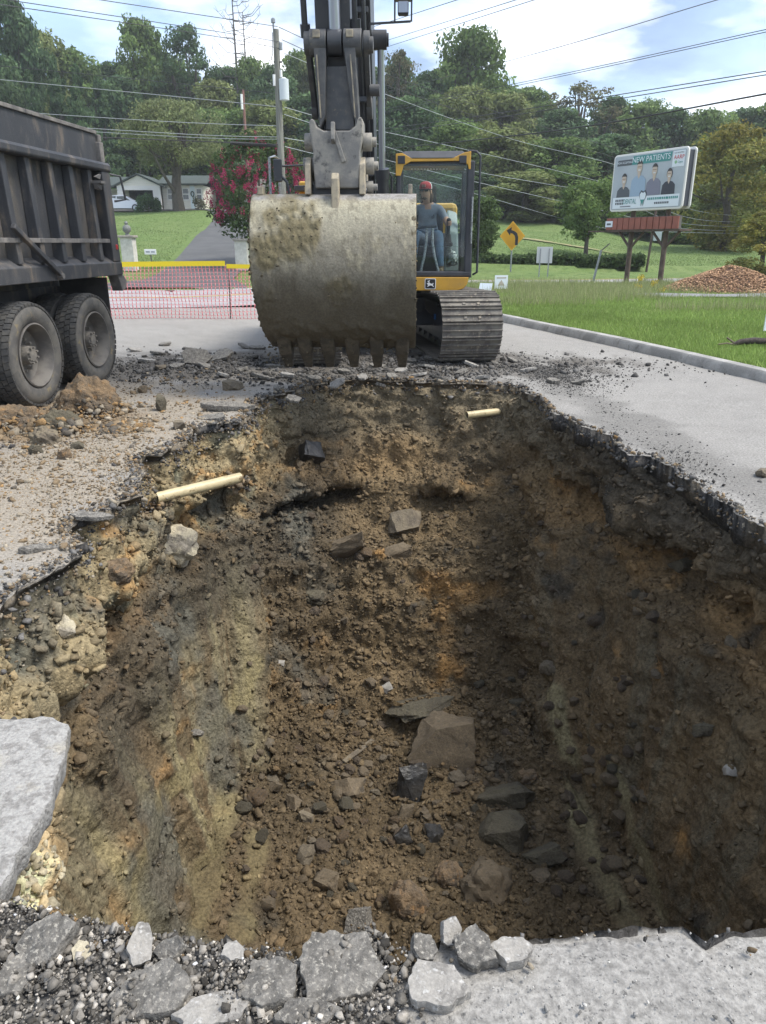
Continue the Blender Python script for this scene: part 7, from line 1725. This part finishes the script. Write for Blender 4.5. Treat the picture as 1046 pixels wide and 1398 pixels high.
# shrubs by the house, hedge
def shrub(name, x, Y, z, rx_, rz_, cols, label, seed, n=26, per=120, leaf=.09, cat='shrub'):
    r = np.random.default_rng(seed); cl = []
    for i in range(n):
        d = r.normal(size=3); d /= np.linalg.norm(d); d[2] = abs(d[2]); cl.append(((d[0] * rx_ * .75, d[1] * rx_ * .7, .12 + d[2] * rz_ * .75), (rx_ * .35, rx_ * .35, rz_ * .3)))
    V, F, C = leaf_mass(cl, per, leaf, cols, r)
    o = empty(name, (x, Y, z), 0, label, cat); npmesh('foliage', V, F, m_leaf, o, colors=C)
    MB().tube([(0, 0, -.1), (0, 0, rz_ * .5)], [.05, .02], 6).build('stem', m_bark, o); return o
p = py(203, 287, 76); shrub('shrub', p.x, 76, ztf(p.x, 76), 1.25, 1.65, G_DARK, 'round dark evergreen shrub beside the parked car', 41)
p = py(272, 289, 78); shrub('shrub', p.x, 78, ztf(p.x, 78), .75, 1.35, ((.14, .13, .08), (.10, .12, .06)), 'small sparse shrub by the pale blue house door', 42, 14, 40)
hx0 = py(600, 372, 40.5).x; hx1 = py(872, 374, 40.5).x
hz0 = ztf((hx0 + hx1) / 2, 40.5) - .1; r = np.random.default_rng(43)
he = empty('hedge', (hx0, 40.5, hz0), 0, 'long clipped dark green hedge beyond the road', 'hedge')
n = 11000; LX = hx1 - hx0; HH = py(750, 350, 40).z - hz0
fac = r.choice(3, n, p=[.62, .33, .05]); X_ = r.uniform(0, LX, n); Y_ = np.where(fac == 0, r.normal(-.6, .05, n), r.uniform(-.6, .6, n)); Z_ = np.where(fac == 1, HH + r.normal(0, .05, n), r.uniform(0, HH, n)); X_ = np.where(fac == 2, LX + r.normal(0, .05, n), X_)
Z_ += .05 * np.sin(X_ * 1.3) * (Z_ / HH)
cl = [((a, b, c_), (.05, .05, .05)) for a, b, c_ in zip(X_, Y_, Z_)]
V, F, C = leaf_mass(cl, 1, .10, ((.06, .10, .035), (.09, .135, .05)), r); npmesh('foliage', V, F, m_leaf, he, colors=C)
MB().box(.1, LX - .1, -.5, .5, 0, HH - .1).build('hedge_core', M('hedge_dark', (.018, .032, .012), rough=1), he)
# bare earth scar on the far lawn
sx = np.linspace(0, 1, 30); sp0 = py(705, 325, 58); sp1 = py(838, 345, 50)
ribbon('earth_path', sp0.x + (sp1.x - sp0.x) * sx, sp0.y + (sp1.y - sp0.y) * sx + .4 * np.sin(sx * 9), .30 + .5 * np.abs(np.sin(sx * 7)), M('straw_earth', (.28, .23, .12), (.16, .19, .07), scale=3, rough=1), .07, zt, cross=3)

# ---- grass blades on the verge
m_blade = M('grass_blade', None, attr=True, rough=.8, spec=.2, trans=.35)
def blades(name, n, xy, h, w, cols, label, seed, z0=.10, lean=.35):
    r = np.random.default_rng(seed); X_, Y_ = xy(r, n); n = len(X_)
    hh = h * r.uniform(.5, 1.3, n); a = r.uniform(0, 2 * np.pi, n); ww = w * r.uniform(.6, 1.4, n)
    lx = r.normal(0, lean, n) * hh; ly = r.normal(0, lean, n) * hh
    Z0 = z0 + np.zeros(n) if np.isscalar(z0) else z0(X_, Y_)
    B = np.column_stack([X_, Y_, Z0]); s = np.column_stack([np.cos(a) * ww, np.sin(a) * ww, np.zeros(n)])
    V = np.stack([B - s, B + s, B + np.column_stack([lx, ly, hh])], 1).reshape(-1, 3)
    mx = r.uniform(0, 1, (n, 1)); cc = (np.array(cols[0]) * (1 - mx) + np.array(cols[1]) * mx) * r.uniform(.75, 1.25, (n, 1))
    pt = fbm(np.column_stack([X_ * .5, Y_ * .5, 0 * X_]), 3, 91)[:, None]
    cc = cc * (1 + .28 * pt)
    return tag(npmesh(name, V, np.arange(3 * n).reshape(n, 3), m_blade, colors=np.repeat(cc, 3, 0)), label, kind='stuff')
def verge_xy(r, n):
    Y_ = 7.5 + 23 * r.uniform(0, 1, n) ** 1.25; X_ = kerb_x(Y_) + .20 + r.uniform(0, 1, n) ** 1.1 * np.interp(Y_, [7, 12, 20, 31], [3.2, 4.2, 9, 13])
    ok = (Y_ < road_y(X_) - 4.3) & ~((np.abs(Y_ - (22.9 + .06 * (X_ - 8) + .25 * np.sin(X_))) < .72) & (X_ > 7.7)); return X_[ok], Y_[ok]
blades('grass', 115000, verge_xy, .085, .009, ((.20, .295, .075), (.27, .36, .11)), 'short green grass covering the verge', 51)
def tall_xy(r, n):
    Y_ = r.uniform(17.5, 30, n); X_ = kerb_x(Y_) + .3 + r.uniform(0, 1, n) * 11; m = fbm(np.column_stack([X_ * .35, Y_ * .35, 0 * X_]), 3, 95)
    ok = (Y_ < road_y(X_) - 4.3) & (m + .25 * sstep(18, 22, Y_) > .05) & ~((np.abs(Y_ - 22.9) < 1.1) & (X_ > 8.0)); return X_[ok], Y_[ok]
blades('tall_grass', 24000, tall_xy, .30, .008, ((.23, .28, .11), (.34, .34, .18)), 'taller pale seeding grass in front of the road', 52, lean=.22)
r = np.random.default_rng(8)
for i, (x, y, Y) in enumerate([(875, 380, 27), (893, 386, 26), (903, 398, 24.5), (872, 392, 25.5)]):
    p = py(x, y, Y); cl = [((r.normal(0, .05), r.normal(0, .05), p.z - .1 + r.normal(0, .05)), (.06, .06, .08)) for _ in range(12)]
    V, F, C = leaf_mass(cl, 18, .022, ((.55, .42, .03), (.48, .40, .06)), r); g = empty('goldenrod', (p.x, Y, .1), 0, 'yellow flowering weed in tall grass by the billboard posts', 'weed', 'yellow weeds'); npmesh('flower', V, F, m_leaf, g, colors=C)
    MB().tube([(0, 0, 0), (.03, 0, max(.2, p.z - .2))], .006, 5).build('stem', m_leaf if False else M('weed_stem', (.09, .13, .04), rough=.9), g)
# far lawn tufts give the mown slope a broken texture
def lawn_xy(r, n):
    Y_ = 36 + 46 * r.uniform(0, 1, n) ** 1.6; X_ = Y_ * r.uniform(-.36, .48, n)
    C_ = dc; dmin = np.min(np.hypot(X_[:, None] - C_[None, ::3, 0], Y_[:, None] - C_[None, ::3, 1]), 1)
    ok = (Y_ > road_y(X_) + 4.6) & (dmin > 2.1); return X_[ok], Y_[ok]
blades('grass', 90000, lawn_xy, .05, .022, ((.14, .205, .07), (.18, .24, .09)), 'mown grass on the slopes beyond the road', 53, z0=lambda x, y: zt(x, y) - .005)

# ================================================================ HAZE
m_haze = bpy.data.materials.new('haze_air'); m_haze.use_nodes = True
hn = m_haze.node_tree.nodes; hn.clear()
ho = hn.new('ShaderNodeOutputMaterial'); hv = hn.new('ShaderNodeVolumePrincipled')
hv.inputs['Color'].default_value = (.93, .97, 1, 1); hv.inputs['Density'].default_value = .0006; hv.inputs['Anisotropy'].default_value = .2
m_haze.node_tree.links.new(hv.outputs[0], ho.inputs['Volume'])
zmax = max((o.matrix_world @ Vector(c)).z for o in (bpy.context.view_layer.update() or sc.objects) if o.type == 'MESH' for c in o.bound_box)
hz = MB().box(-430, 430, -90, 530, -4.5, zmax + 1.5).build('haze', m_haze); tag(hz, 'thin pale summer haze between camera and hillside', kind='stuff')
